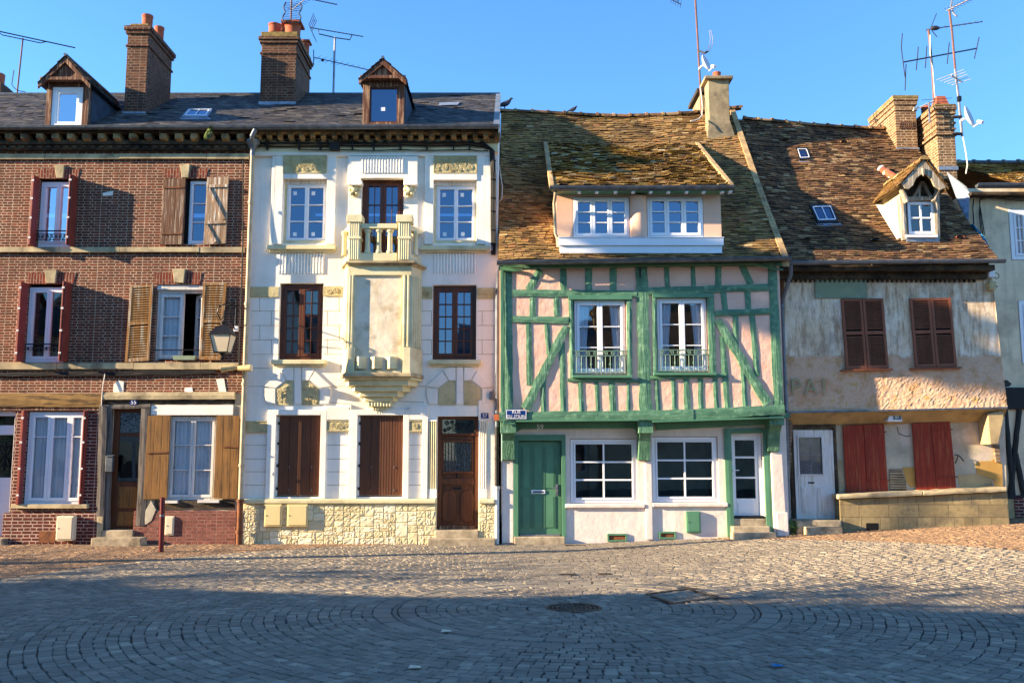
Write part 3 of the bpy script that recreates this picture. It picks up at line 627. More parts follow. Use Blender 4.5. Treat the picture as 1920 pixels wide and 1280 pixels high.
def gable_dormer(root, px0, px1, pyb, pye, apex, Yf, over, woodm, roofm, winpx, framem, glassm, slz=slz, label=None, sidemat='slatehung', stick=False, soff=.0):
    x0, x1, z0, ze = R(px0, pye, px1, pyb, Yf); za = Z(apex[1], Yf); xa = (x0 + x1) / 2; b = .11
    z0 = min(z0, slz(x0, Yf)) - .05
    wx0, wx1, wz0, wz1 = R(*winpx, Yf)
    m = MB()
    m.box(x0, wx0, Yf, Yf + .12, z0, ze); m.box(wx1, x1, Yf, Yf + .12, z0, ze); m.box(wx0, wx1, Yf + .002, Yf + .118, wz1, ze); m.box(wx0, wx1, Yf + .002, Yf + .118, z0, wz0)
    o = m.build('dormer', woodm, root, bevel=.006)
    if label: o['label'] = label
    ex = over; zl = ze - ex * (za - ze) / (xa - x0)
    m = MB(); m.prism([(x0 - .02, Yf - .13, ze + .02), (x1 + .02, Yf - .13, ze + .02), (xa, Yf - .13, za - .06)], (0, .04, 0)); m.build('gable_board', woodm, o)
    m = MB(); f = Yf - .2
    for sgn, xe in ((-1, x0 - ex), (1, x1 + ex)):
        m.prism([(xa, f, za), (xe, f, zl), (xe, f, zl - .1), (xa, f, za - .13)], (0, .05, 0))
    m.box(x0 - ex * .7, x1 + ex * .7, f + .005, f + .1, ze - .02, ze + .05); m.box(x0 - .02, x1 + .02, f + .1, Yf, ze - .005, ze + .03)
    m.build('bargeboard', woodm, o, bevel=.006)
    # roof of the dormer runs back into the main slope
    def back(z):
        lo, hi = Yf, 26
        for _ in range(40):
            mm = (lo + hi) / 2
            if slz(xa, mm) < z: lo = mm
            else: hi = mm
        return lo
    for sgn in (-1, 1):
        xe = x0 - ex if sgn < 0 else x1 + ex; Lu = back(za) - f; Lv = sqrt((xe - xa) ** 2 + (za - zl) ** 2)
        def surf(s, t, xe=xe, Lv=Lv):
            k = t / Lv; return V((xe + (xa - xe) * k, f - .02 + s, zl + (za - zl) * k + .015))
        tile_roof('dormer_roof', surf, Lu + .15, Lv, .2, .12, .01, roofm, o, lambda s, t, xe=xe, Lv=Lv: zl + (za - zl) * t / Lv < slz(xa, f + s) - .05)
    m = MB(); m.tube([(xa, f - .03, za + .03), (xa, back(za), za + .03)], .035, 7); m.build('ridge_capping', 'zinc' if sidemat == 'slatehung' else roofm, o, smooth=True)
    m = MB()
    for x in (x0 + .005, x1 - .005):
        yb = back(ze); m.prism([(x - .02, Yf + .12, z0), (x - .02, Yf + .12, ze), (x - .02, yb, ze)], (.04, 0, 0))
    m.build('cheek', sidemat, o)
    m = MB(); w = .055 if framem == 'pvc' else .03
    if framem == 'pvc': m.box(wx0 + .002, wx0 + .09, Yf + .02, Yf + .1, wz0 + .002, wz1 - .002); m.box(wx1 - .09, wx1 - .002, Yf + .02, Yf + .1, wz0 + .002, wz1 - .002); m.box(wx0 + .09, wx1 - .09, Yf + .02, Yf + .1, wz1 - .09, wz1 - .002); m.box(wx0 + .09, wx1 - .09, Yf + .02, Yf + .1, wz0 + .002, wz0 + .09); i = .085
    else: i = .0
    m.box(wx0 + i, wx0 + i + w, Yf + .03, Yf + .09, wz0 + i, wz1 - i); m.box(wx1 - i - w, wx1 - i, Yf + .03, Yf + .09, wz0 + i, wz1 - i); m.box(wx0 + i + w, wx1 - i - w, Yf + .03, Yf + .09, wz1 - i - w, wz1 - i); m.box(wx0 + i + w, wx1 - i - w, Yf + .03, Yf + .09, wz0 + i, wz0 + i + w)
    m.build('window_frame', framem, o, bevel=.004)
    m = MB(); g = Yf + .06; m.add([(wx0, g, wz0), (wx1, g, wz0), (wx1, g, wz1), (wx0, g, wz1)], [(0, 1, 2, 3)]); m.build('pane', glassm, o, recalc=False)
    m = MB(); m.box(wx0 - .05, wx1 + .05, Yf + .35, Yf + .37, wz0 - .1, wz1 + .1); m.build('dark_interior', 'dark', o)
    if stick: m = MB(); m.box(xa - .07, xa + .03, g - .004, g - .002, wz0 + .27, wz0 + .35); m.build('sticker', 'sticker', o)
    return o
def modillions(root, pxs, py0, py1, Yf, Yb, mat, wpx=8):
    for px in pxs:
        m = MB(); x0, x1, z0, z1 = R(px - wpx / 2, py0, px + wpx / 2, py1, Yf); e = ru(-.006, .006)
        m.add([(x0 + e, Yf, z0 + .03), (x1, Yf, z0 + .03 + e), (x1, Yf, z1), (x0 + e, Yf, z1), (x0 + e, Yb, z0 - .03), (x1, Yb, z0 - .03), (x1, Yb, z1), (x0 + e, Yb, z1)], [(0, 1, 2, 3), (0, 4, 5, 1), (1, 5, 6, 2), (0, 3, 7, 4)])
        m.build('cornice_bracket', mat, root, bevel=.014)
def meter_box(name, px, Y, proud, mat, label, group=None, door=True, tilt=0):
    x0, x1, z0, z1 = R(*px, Y - proud); t = T(name, label, 'meter box', ((x0 + x1) / 2, Y, z0), group)
    m = MB(); m.box(x0, x1, Y - proud, Y - .001, z0, z1); m.build('housing', mat, t, bevel=.012)
    if door:
        m = MB(); m.box(x0 + .025, x1 - .025, Y - proud - .014, Y - proud - .001, z0 + .03, z1 - .03); d = m.build('door', mat, t, bevel=.006)
        m = MB(); c = V((x0 + .05, Y - proud - .014, (z0 + z1) / 2)); m.ball(c, .012); m.build('lock', 'iron', d)
    return t
def plate(name, body, px, Y, size, label):
    x0, x1, z0, z1 = R(*px, Y); t = T(name, label, 'number plate', ((x0 + x1) / 2, Y, z0))
    m = MB(); m.box(x0, x1, Y - .012, Y - .001, z0, z1); m.build('plate', 'blue', t, bevel=.003)
    text(body, (px[0] + px[2]) / 2, (px[1] + px[3]) / 2, Y - .015, size, 'lettering', t)
    return t

# ================================================================== 1. the brick house
W55 = 19.37
bh = T('brick_house', 'red brick house with slate roof and worn wooden shutters, left end of the row', 'house', (-10.5, W55, 0))
WH = {'tl': (70, 334, 140, 463), 'tr': (344, 333, 390, 458), 'ml': (47, 532, 126, 680), 'mr': (291, 534, 379, 676), 'fl': (-190, 334, -122, 463), 'fm': (-205, 532, -128, 680)}
h = [R(*v, W55) for v in WH.values()]
gfl, gfr, gfd, gf0 = R(46, 770, 160, 946, W55), R(312, 778, 404, 940, W55), R(204, 764, 266, 996, W55), R(-20, 770, 22, 1006, W55)
zt = Z(262, W55); m = MB()
zlow = Z(738, W55)
wall_holes(m, XL, XB, zlow, zt, W55, h, .2); shell(m, XL, XB, 0, zt, W55, 26, SR, SZR - .1)
m.build('wall', 'brick55', bh)
XP = R(192, 800, 193, 900, W55)[0]
m = MB(); wall_holes(m, XL, XP, -.2, zlow, W55, [gfl, gf0], .16)
m.build('ground_floor_wall', 'brick_pier', bh)
m = MB(); x1_ = R(446, 950, 447, 1000, W55)[0]; zb = Z(957, W55)
wall_holes(m, XP, XB, -.2, zlow, W55, [gfr, gfd, ], .2)
m.build('rendered_front', 'gf61', bh)
m = MB(); x0_ = R(252, 950, 253, 1000, W55)[0]; m.box(x0_, XB - .02, W55 - .05, W55, -.2, zb); m.build('pink_brick_base', 'brick_pink', bh, bevel=.01)
xq = R(184, 960, 185, 1010, W55)[0]; xq0 = R(8, 960, 9, 1010, W55)[0]
m = MB(); m.box(xq0, xq, W55 - .07, W55, -.2, Z(961, W55 - .07)); m.build('brick_base', 'brick_pier', bh, bevel=.01)
# stone bands and cornice
for (ya, yb, pr, xe) in ((288, 298, .06, XB - .02), (463, 473, .07, XB - .05), (680, 692, .07, XB - .06)):
    m = MB(); xs = XL; z0, z1 = Z(yb, W55 - pr), Z(ya, W55 - pr)
    while xs < xe: xn = min(xs + ru(1.1, 1.9), xe); m.box(xs + .003, xn - .003, W55 - pr + ru(-.008, .008), W55, z0 + ru(-.006, .006), z1 + ru(-.004, .004)); xs = xn
    m.build('stone_band', 'stone', bh, bevel=.008)
m = MB(); m.box(XL, XB, W55 - .1, W55 + .1, Z(281, W55 - .1), Z(271, W55 - .1)); m.box(XL, XB, W55 - .18, W55 + .1, Z(270, W55 - .18), Z(262, W55 - .18))
x = XL
while x < XB - .1: m.box(x, x + .1, W55 - .15, W55 - .1, Z(278, W55 - .15), Z(272, W55 - .15)); x += .19
m.box(XL, XB, W55 - .3, W55 + .1, Z(249, W55 - .3), Z(244, W55 - .3)); m.build('cornice', 'darkcornice', bh, bevel=.01)
modillions(bh, [p for p in range(-130, 462, 29)], 250, 262, W55 - .3, W55 - .05, 'cornice', 13)
gutter(bh, XL, XB, SE - .1, SZE + .02, SZE + .03)
# windows --------------------------------------------------------
x0, x1, z0, z1 = h[0]; window(bh, x0 + .01, x1 - .01, z0 + .02, z1 - .06, W55 + .09, 'pvc', 2, glassm='glass_bright', wf=.06, wl=.055, curtain=None)
x0, x1, z0, z1 = h[2]; window(bh, x0 + .01, x1 - .01, z0 + .02, z1 - .06, W55 + .09, 'pvc', 2, glassm='glass', wf=.06, wl=.055)
for q in h[4:6]: window(bh, q[0] + .01, q[1] - .01, q[2] + .02, q[3] - .06, W55 + .09, 'pvc', 2, (.34, .67), glassm='glass', wf=.06, wl=.055, curtain=[(0, 1, 0)])
x0, x1, z0, z1 = h[1]; m = MB()
window(bh, x0 + .09, x1 - .0, z0 + .01, z1 - .05, W55 + .1, 'pvc', 1, (.34, .67), glassm='glass_sky', wf=.03, wl=.045)
m = MB(); m.box(x0 + .001, x0 + .09, W55 + .1, W55 + .14, z0 + .01, z1 - .01); m.build('open_gap', 'dark', bh)
x0, x1, z0, z1 = h[3]; xm = x0 + (x1 - x0) * .56
m = MB(); m.box(x0 + .001, x0 + .04, W55 + .1, W55 + .17, z0, z1 - .1); m.box(x1 - .04, x1 - .001, W55 + .1, W55 + .17, z0, z1 - .1); m.box(x0 + .04, x1 - .04, W55 + .1, W55 + .17, z1 - .16, z1 - .1); m.box(x0 + .001, x1 - .001, W55 + .02, W55 + .19, z1 - .099, z1 - .001)
m.build('window_frame', 'oldwhite', bh)
window(bh, x0 + .04, xm, z0 + .04, z1 - .17, W55 + .1, 'oldwhite', 1, (.34, .67), glassm='glass', wf=.02, wl=.06, curtain=[(0, 1, 0)])
cw = window(bh, 0, (x1 - xm) * .78, z0 + .04, z1 - .17, 0, 'oldwhite', 1, (.34, .67), glassm='glass', wf=.02, wl=.06, curtain=[(0, 1, 0)], label='casement swung half open')
cw.rotation_euler.z = radians(-48)      # hinged on the right jamb, swung inwards
# place the hinge: rotate about world point (x1-.05, W55+.13)
hx, hy = x1 - .05, W55 + .13; wd = (x1 - xm) * .78
off = V(bh.location); a = radians(-48)
cc = V((wd - off.x, 0 - off.y)); rc = V((cc.x * cos(a) - cc.y * sin(a), cc.x * sin(a) + cc.y * cos(a)))
cw.location = V((hx - off.x - rc.x, hy - off.y - rc.y, 0))
x0, x1, z0, z1 = gfl; window(bh, x0 + .02, x1 - .02, z0 + .01, z1 - .02, W55 + .06, 'pvc', [.36, .37, .27], (.24,), glassm='glass', wf=.06, wl=.06, curtain=[(0, 1, 0)])
x0, x1, z0, z1 = gfr; window(bh, x0 + .01, x1 - .01, z0 + .03, z1 - .02, W55 + .08, 'oldwhite', 2, (.33, .67), glassm='glass', wf=.05, wl=.05, curtain=[(0, 1, 0)])
# sills, arches, railings
for (a, b, c, d, pr) in ((20, 945, 163, 953, .12),):
    m = MB(); m.pbox(a, b, c, d, W55 - pr, W55); m.build('window_sill', 'stone', bh, bevel=.01)
arch(bh, (70, 317, 150, 335), W55, (102, 309, 121, 334)); arch(bh, (305, 316, 391, 334), W55, (337, 307, 356, 333))
arch(bh, (50, 512, 142, 532), W55, (83, 506, 106, 531)); arch(bh, (289, 511, 379, 533), W55, (323, 504, 347, 530))
arch(bh, (-192, 317, -120, 335), W55, (-166, 309, -147, 334)); arch(bh, (-207, 512, -126, 532), W55, (-178, 506, -156, 531))
def scroll_rail(px, Y, mat, n, name='railing', bars=0, root=bh):
    x0, x1, z0, z1 = R(*px, Y); m = MB(); m.tube([(x0, Y, z1), (x1, Y, z1)], .014, 6)
    m.tube([(x0, Y, z1 - .07), (x1, Y, z1 - .07)], .009, 6)
    w = (x1 - x0) / n
    for k in range(n):
        for sgn in (-1, 1):
            c = V((x0 + w * (k + .5) + sgn * w * .22, Y, (z0 + z1 - .07) / 2)); r = min(w * .2, (z1 - z0 - .07) * .45)
            m.tube([c + V((sgn * r * (1 - i / 20 * .8) * cos(i / 20 * 9), 0, r * (1 - i / 20 * .8) * sin(i / 20 * 9))) for i in range(21)], .009, 5)
    m.tube([(x0, Y, z0), (x1, Y, z0)], .009, 6)
    return m.build(name, mat, root)
scroll_rail((68, 433, 134, 449), W55 - .03, 'iron', 4); scroll_rail((46, 645, 118, 655), W55 - .03, 'iron', 3)
m = MB(); a, b = P(289, 656, W55 - .02), P(380, 656, W55 - .02); m.tube([a, b], .012, 6); m.build('railing', 'iron', bh)
# shutters
side_shutter(bh, 71, 334, 463, W55, .24, 'redshutter', -1); side_shutter(bh, 138, 334, 463, W55, .28, 'redshutter', 1)
side_shutter(bh, 49, 532, 679, W55, .28, 'redshutter', -1); side_shutter(bh, 126, 532, 679, W55, .3, 'redshutter', 1)
side_shutter(bh, 47, 770, 945, W55, .16, 'redshutter', -1); side_shutter(bh, 156, 770, 945, W55, .1, 'redshutter', 1)
plank_shutter(bh, [(306, 335), (348, 334), (341, 458), (299, 459)], W55 - .06, 'greywood', 5, hinges=((.84, .03, .97), (.14, .03, .97)), label='dark weathered plank shutter')
plank_shutter(bh, [(388, 332), (429, 331), (423, 457), (381, 459)], W55 - .07, 'palewood', 4, battens=(.68, .14), brace=((.1, .17, .88, .64), (.1, .72, .55, .97)), label='pale peeling shutter with Z brace')
louvre_shutter(bh, [(244, 535), (287, 533), (279, 676), (234, 679)], W55 - .07, 'louvre', n=30)
louvre_shutter(bh, [(381, 530), (425, 530), (414, 675), (373, 674)], W55 - .09, 'louvre', n=30)
plank_shutter(bh, [(277, 779), (320, 777), (313, 935), (268, 936)], W55 - .08, 'ochrewood', 3, hinges=((.45, .05, .95),))
plank_shutter(bh, [(406, 778), (449, 778), (444, 936), (400, 934)], W55 - .08, 'ochrewood', 3, hinges=((.38, .3, .98),))
# ground floor timber, lintels and door
m = MB(); m.pbar((-150, 750), (190, 750), 25, W55 - .06, W55 + .05, wob=.8); m.build('lintel_beam', 'oldbeam', bh)
m = MB(); m.pbox(-150, 763, 190, 769, W55 - .03, W55 + .05); m.build('lintel_board', 'dormerwood', bh)
m = MB(); m.pbar((191, 742), (440, 741), 14, W55 - .09, W55, wob=.3); m.build('stone_lintel', 'stone', bh)
m = MB(); m.pbar((196, 754), (440, 753), 9, W55 - .02, W55 + .02, wob=2); m.build('charred_beam', 'darkcornice', bh)
m = MB(); m.pbox(283, 759, 437, 778, W55 - .03, W55 + .01); m.build('white_lintel_panel', 'white', bh, bevel=.006)
m = MB(); m.pbar((193, 760), (187, 988), 15, W55 - .07, W55 + .05, wob=.5); m.build('door_post', 'post', bh)
m = MB(); m.pbar((205, 762), (199, 992), 9, W55 - .04, W55 + .05, wob=.3); m.build('door_post', 'post', bh)
m = MB(); m.pbar((273, 766), (263, 985), 17, W55 - .06, W55 + .05, wob=.5); m.build('door_post', 'post', bh)
m = MB(); m.pbar((188, 763), (282, 761), 8, W55 - .05, W55 + .05, wob=.3); m.build('door_head', 'post', bh)
m = MB(); m.pbar((290, 946), (440, 946), 17, W55 - .02, W55 + .02, wob=1.5); m.build('charred_sill', 'darkcornice', bh)
m = MB(); m.pbox(306, 938, 332, 943, W55 - .1, W55); m.pbox(370, 937, 410, 942, W55 - .1, W55); m.build('window_sill', 'oldwhite', bh)
for q in ([(258, 964), (272, 958), (283, 938), (292, 955), (284, 975), (275, 982), (262, 985)], [(213, 720), (222, 713), (232, 715), (231, 735), (212, 736)], [(405, 711), (420, 709), (424, 735), (411, 735)], [(346, 727), (360, 726), (362, 737), (346, 737)], [(192, 362), (212, 358), (211, 366), (193, 367)]):
    m = MB(); m.ppoly(q, W55 - .012 if q[0][1] < 900 else W55 - .06, W55 + .01); m.build('plaster_patch', 'gf61' if q[0][1] > 900 else 'white', bh)
x0, x1, z0, z1 = gfd; yd = W55 + .12
d = MB(); zt1 = Z(812, yd); d.box(x0, x0 + .12, yd, yd + .06, z0, z1); d.box(x1 - .09, x1, yd, yd + .06, z0, z1); d.box(x0 + .12, x1 - .09, yd, yd + .06, z1 - .09, z1); d.box(x0 + .12, x1 - .09, yd - .012, yd + .06, zt1 - .06, zt1); d.box(x0 + .12, x1 - .09, yd + .005, yd + .06, z0, Z(903, yd))
dd = d.build('door', 'doorbrown', bh, bevel=.006)
d = MB(); d.add([(x0 + .1, yd + .03, Z(903, yd) - .02), (x1 - .07, yd + .03, Z(903, yd) - .02), (x1 - .07, yd + .03, z1 - .07), (x0 + .1, yd + .03, z1 - .07)], [(0, 1, 2, 3)]); d.build('pane', 'glass_dark', dd, recalc=False)
d = MB(); d.box(x0 + .12, x1 - .09, yd + .05, yd + .055, zt1 + .02, z1 - .1); d.build('lace_curtain', 'lace', dd)
d = MB(); d.box(x0 + .1, x1 - .05, yd + .2, yd + .21, z0, zt1); d.build('dark_interior', 'dark', dd)
d = MB(); d.box(x0 + .17, x1 - .13, yd - .01, yd + .004, Z(985, yd), Z(958, yd)); d.box(x0 + .17, x1 - .13, yd - .01, yd + .004, Z(952, yd), Z(912, yd)); d.build('door_panel', 'ochrewood', dd, bevel=.008)
x0, x1, z0, z1 = gf0; yd = W55 + .1
d = MB(); d.box(x0, x1, yd, yd + .05, z0, Z(895, yd)); d.box(x0, x1, yd, yd + .05, Z(815, yd), Z(797, yd)); d.box(x1 - .06, x1, yd - .01, yd + .06, z0, z1); d.box(x0, x1 - .06, yd, yd + .05, z1 - .1, z1)
dd = d.build('door', 'pvc', bh, bevel=.006, ); dd['label'] = 'white door with scrolled ironwork at the left edge'
d = MB(); d.add([(x0, yd + .03, z0), (x1, yd + .03, z0), (x1, yd + .03, z1), (x0, yd + .03, z1)], [(0, 1, 2, 3)]); d.build('pane', 'glass', dd, recalc=False)
d = MB(); a = V(((x0 + x1) / 2, yd + .01, Z(855, yd)))
for sx in (-1, 1):
    for sz in (-1, 1): d.tube([a + V((sx * (.09 - .08 * cos(i / 4)) * (1 - i / 40), 0, sz * (.1 + .12 * sin(i / 5)))) for i in range(28)], .009, 5)
d.tube([a + V((0, 0, -.3)), a + V((0, 0, .3))], .01, 5); d.build('ironwork', 'iron', dd)
x0, x1, z0, z1 = R(190, 993, 252, 1004, W55 - .05); steps(bh, [(x0, x1, W55 - .1, W55 + .2, -.1, z1)])
x0, x1, z0, z1 = R(170, 1007, 264, 1018, W55 - .45); steps(bh, [(x0, x1, W55 - .45, W55 - .101, -.1, Z(1007, W55 - .3))])
x0, x1, z0, z1 = R(-30, 1000, 12, 1010, W55 - .15); steps(bh, [(x0, x1, W55 - .3, W55 + .1, -.1, .12)])
m = MB(); m.pbox(73, 995, 103, 1017, W55 - .078, W55 - .071); vp = m.build('vent_plate', 'rust', bh)
m = MB(); m.pbox(181, 968, 192, 1012, W55 - .1, W55 - .07); m.build('door_jamb_stone', 'stone', bh, bevel=.01)
slate_roof(bh, XL, XB, lambda x, t: False)
gable_dormer(bh, 86, 166, 240, 155, (123, 113), 19.22, .1, 'dormerwood', 'slate', (96, 163, 154, 239), 'pvc', 'glass_bright')
# chimney 1
c = onroof(250, 214, slz); cb = onroof(314, 188, slz)
chimney(bh, 236, 276, 214, 47, c.y, max(1.1, cb.y - c.y), 'brick_chim', ((58, 50, .07), (64, 58, .04), (88, 84, .03)), ((276, 30, 48, .12, .28, 'pot'), (298, 52, 70, .11, .72, 'pot')), capmat=('lichen', 43, 50, -.03))
# skylight on the slates
def skylight(root, quad, rz, mat='iron', bars=1, apron=True, gl='glass_sky'):
    p = [onroof(x, y, rz) for x, y in quad]; n = (p[1] - p[0]).cross(p[3] - p[0]).normalized()
    if n.z < 0: n = -n
    p = [q + n * .05 for q in p]
    def at(u, v): return p[0].lerp(p[1], u).lerp(p[3].lerp(p[2], u), v)
    m = MB(); e = .1
    for (u0, u1, v0, v1) in ((-e, e, -.12, 1.12), (1 - e, 1 + e, -.12, 1.12), (e, 1 - e, -.12, .07), (e, 1 - e, .93, 1.12)): m.prism([at(u0, v0), at(u1, v0), at(u1, v1), at(u0, v1)], n * -.1)
    o = m.build('skylight', mat, root, bevel=.006)
    m = MB(); m.prism([at(0, 0) - n * .012, at(1, 0) - n * .012, at(1, 1) - n * .012, at(0, 1) - n * .012], n * -.01); m.build('pane', gl, o)
    m = MB(); m.prism([at(0, 0) - n * .06, at(1, 0) - n * .06, at(1, 1) - n * .06, at(0, 1) - n * .06], n * -.01); m.build('dark_interior', 'dark', o)
    m = MB()
    for u in [0.02, .98] + [(k + 1) / (bars + 1) for k in range(bars)]: m.prism([at(u - .025, .05), at(u + .025, .05), at(u + .025, .95), at(u - .025, .95)], n * .008)
    for v in (.05, .95): m.prism([at(.045, v - .03), at(.955, v - .03), at(.955, v + .03), at(.045, v + .03)], n * .007)
    m.build('glazing_bar', 'pvc', o)
    if apron: m = MB(); m.prism([at(-.2, 1.12) - n * .03, at(1.2, 1.12) - n * .03, at(1.3, 1.3) - n * .035, at(-.1, 1.3) - n * .035], n * -.01); m.build('flashing', 'lead', o)
    return o
skylight(bh, [(356, 209), (394, 209), (386, 221), (346, 221)], slz, 'lead')
# pipe between the houses
xp = X(466, 500, 19.24); yp = 19.24
ztop = Z(262, yp); zmid = Z(938, yp)
downpipe(bh, [(X(478, 246, SE - .05), SE - .03, SZE - .03), (X(476, 258, 19.1), SE - .02, Z(258, 19.1)), (xp, yp, Z(272, yp)), (xp, yp, Z(292, yp))], .05, 'pipegrey')
m = MB(); m.lathe([(.05, -.12), (.07, -.06), (.13, .03), (.15, .05), (.15, .1), (.02, .1)], (xp, yp, Z(272, yp)), 12); m.build('hopper_head', 'pipegrey', bh, smooth=True)
downpipe(bh, [(xp, yp, Z(290, yp)), (xp, yp, zmid)], .047, 'zincpipe', collars=(Z(380, yp), Z(570, yp), Z(720, yp), Z(872, yp)))
downpipe(bh, [(xp, yp, zmid + .01), (xp, yp, -.02)], .056, 'rust', collars=(zmid, .25))
m = MB()
for k in range(4): cable(m, [(XL, W55 - .05 - .01 * k, Z(697 + 2 * k, W55)), (XL + 3, W55 - .05, Z(699 + k, W55)), (X(140, 700, W55), W55 - .05, Z(698 + 2 * k, W55)), (X(280, 700, W55), W55 - .05, Z(696 + 2 * k, W55)), (X(405, 698, W55), W55 - .05, Z(695 + 1.4 * k, W55))], .014, .02)
tag(m.build('cable_bundle', 'cable', origin=(-9, W55, 3.4)), 'black cable bundle strung across the brick front between two storeys', 'cable')
m = MB(); cable(m, [P(197, 700, W55 - .05), P(192, 730, W55 - .1), P(190, 760, W55 - .09)], .01); m.build('loose_wire', 'cablew', bh)
cable(mm := MB(), [P(456, 290, W55 - .03), P(455, 470, W55 - .1), P(448, 690, W55 - .1)], .016); mm.build('wall_wire', 'cable', bh)
meter_box('meter_box', (105, 967, 137, 1013), W55 - .07, .16, 'meter', 'beige meter box standing out beside the rusty vent plate', 'meter boxes on the fronts')
meter_box('meter_box', (309, 967, 326, 1003), W55 - .05, .03, 'meter', 'flat white meter box in pink brick behind the red post', 'meter boxes on the fronts')
x0, x1, z0, z1 = R(199, 856, 212, 884, W55 - .09); m = MB(); m.box(x0, x1, W55 - .13, W55 - .045, z0, z1); m.prism([(x0 - .01, W55 - .15, z1), (x1 + .01, W55 - .15, z1), (x1 + .01, W55 - .04, z1 + .03), (x0 - .01, W55 - .04, z1 + .03)], (0, 0, .012))
tag(m.build('letter_box', 'zinc', bevel=.006, origin=(x0, W55, z0)), 'small grey letter box fixed to the old door post', 'letter box')
plate('number_plate', '55', (244, 749, 257, 759), W55 - .05, .12, 'small blue plate reading 55 above the old brown door')
# planter
x0, x1, z0, z1 = R(325, 667, 368, 675, W55 - .02); t = T('planter_box', 'dark green window box on the sill of the open casement', 'planter', (x0, W55, z0))
m = MB(); m.prism([(x0 + .02, W55 - .06, z0), (x1 - .02, W55 - .06, z0), (x1, W55 - .06, z1), (x0, W55 - .06, z1)], (0, .14, 0)); m.build('trough', 'greenpanel', t, bevel=.006)
m = MB(); m.box(x0 + .02, x1 - .02, W55 - .045, W55 + .065, z1 - .02, z1 - .008); m.build('soil', 'joint', t)
# weed in the gutter
m = MB(); c = P(394, 240, SE - .08)
for k in range(26):
    a = ru(0, 6.28); p0 = c + V((ru(-.04, .04), 0, 0)); p1 = p0 + V((.07 * cos(a), -.05 - ru(0, .05), ru(-.3, .05))); w = V((.018, 0, .012))
    m.add([p0, p0.lerp(p1, .5) + w, p1, p0.lerp(p1, .5) - w], [(0, 1, 2, 3)], (rnd(), rnd(), 0))
tag(m.build('gutter_weed', 'leaf', tint=True, origin=c), 'tuft of yellow green weed hanging from the gutter', 'weed')
# next chimney beyond the left edge
m = MB(); c = V((X(0, 160, 24), 24, 0)); m.box(c.x - 1.4, c.x + .25, 23.6, 24.4, SZR - 1.5, Z(168, 24)); m.add([(c.x - 1.4, 23.6, Z(168, 24)), (c.x + .25, 23.6, Z(168, 24)), (c.x + .1, 23.8, Z(158, 24)), (c.x - 1.2, 23.8, Z(158, 24)), (c.x - 1.4, 24.4, Z(168, 24)), (c.x + .25, 24.4, Z(168, 24)), (c.x + .1, 24.2, Z(158, 24)), (c.x - 1.2, 24.2, Z(158, 24))], [(0, 1, 2, 3), (1, 5, 6, 2), (5, 4, 7, 6), (4, 0, 3, 7), (3, 2, 6, 7)])
ch = m.build('chimney', 'brick_chim', bh); q = MB(); q.lathe([(.12, 0), (.13, .3), (.1, .32)], (c.x - .02, 24, Z(160, 24)), 12); q.build('chimney_pot', 'terracotta', ch, smooth=True)

# ================================================================== wall lamp, floodlights
lc = V((X(418, 640, 18.4), 18.4, Z(645, 18.4))); wx = X(443, 575, W55)
t = T('wall_lantern', 'black four sided lantern with frosted panes on a scrolled wall bracket', 'street lamp', (wx, W55, Z(600, W55)))
m = MB(); zt_ = Z(573, 18.4); top = lc + V((0, 0, Z(612, 18.4) - lc.z))
m.tube([(wx, W55, Z(575, W55))] + [V((wx, W55, Z(575, W55))).lerp(V((lc.x, 18.42, zt_)), k / 8) + V((0, 0, .05 * sin(k / 8 * pi))) for k in range(1, 8)] + [(lc.x, 18.4, zt_ + .03)], .018, 7)
m.tube([(lc.x, 18.4, zt_ + .03), (lc.x - .1, 18.38, zt_ - .02), (lc.x - .13, 18.37, zt_ - .16), (lc.x - .06, 18.39, zt_ - .3), (lc.x + .01, 18.4, zt_ - .2), (lc.x, 18.4, zt_ - .1)], .014, 7)
m.tube([(lc.x, 18.4, zt_ - .1), top], .016, 7); m.tube([(wx, W55 - .02, Z(560, W55)), (wx, W55 - .02, Z(625, W55))], .025, 7)
m.tube([(wx, W55 - .03, Z(620, W55)), (wx, W55 - .3, Z(600, W55)), (wx, W55 - .55, Z(578, W55))], .014, 6); m.build('bracket', 'iron', t, smooth=True)
m = MB(); s1, s0 = .2, .13; zg0, zg1 = Z(660, 18.4), Z(629, 18.4)
def frustum(m, c, r0, z0, r1, z1): m.add([(c.x + sx * r0, c.y + sy * r0, z0) for sx, sy in ((-1, -1), (1, -1), (1, 1), (-1, 1))] + [(c.x + sx * r1, c.y + sy * r1, z1) for sx, sy in ((-1, -1), (1, -1), (1, 1), (-1, 1))], [(0, 1, 5, 4), (1, 2, 6, 5), (2, 3, 7, 6), (3, 0, 4, 7), (4, 5, 6, 7), (3, 2, 1, 0)])
frustum(m, lc, s0, zg0, s1, zg1); m.build('lamp_glass', 'opal', t)
m = MB(); frustum(m, lc, s1 + .025, zg1, s1 + .025, zg1 + .03); frustum(m, lc, s1 + .01, zg1 + .03, .12, top.z - .02); frustum(m, lc, .1, top.z - .02, .05, top.z + .03); m.lathe([(.05, .03), (.03, .05), (.05, .08), (.02, .12)], top, 10)
for sx in (-1, 1):
    for sy in (-1, 1): m.tube([(lc.x + sx * s0, lc.y + sy * s0, zg0 - .01), (lc.x + sx * s1, lc.y + sy * s1, zg1)], .012, 5)
m.build('lamp_roof', 'iron', t)
m = MB(); frustum(m, lc, s0 + .012, zg0 - .02, s0 + .012, zg0); m.lathe([(.03, -.16), (.05, -.12), (.03, -.08), (.06, -.03), (.08, -.02)], (lc.x, lc.y, zg0), 10); m.build('lamp_base', 'iron', t)
m = MB(); m.pbox(438, 611, 446, 621, W55 - .06, W55); m.build('junction_box', 'pvc', t, bevel=.006)
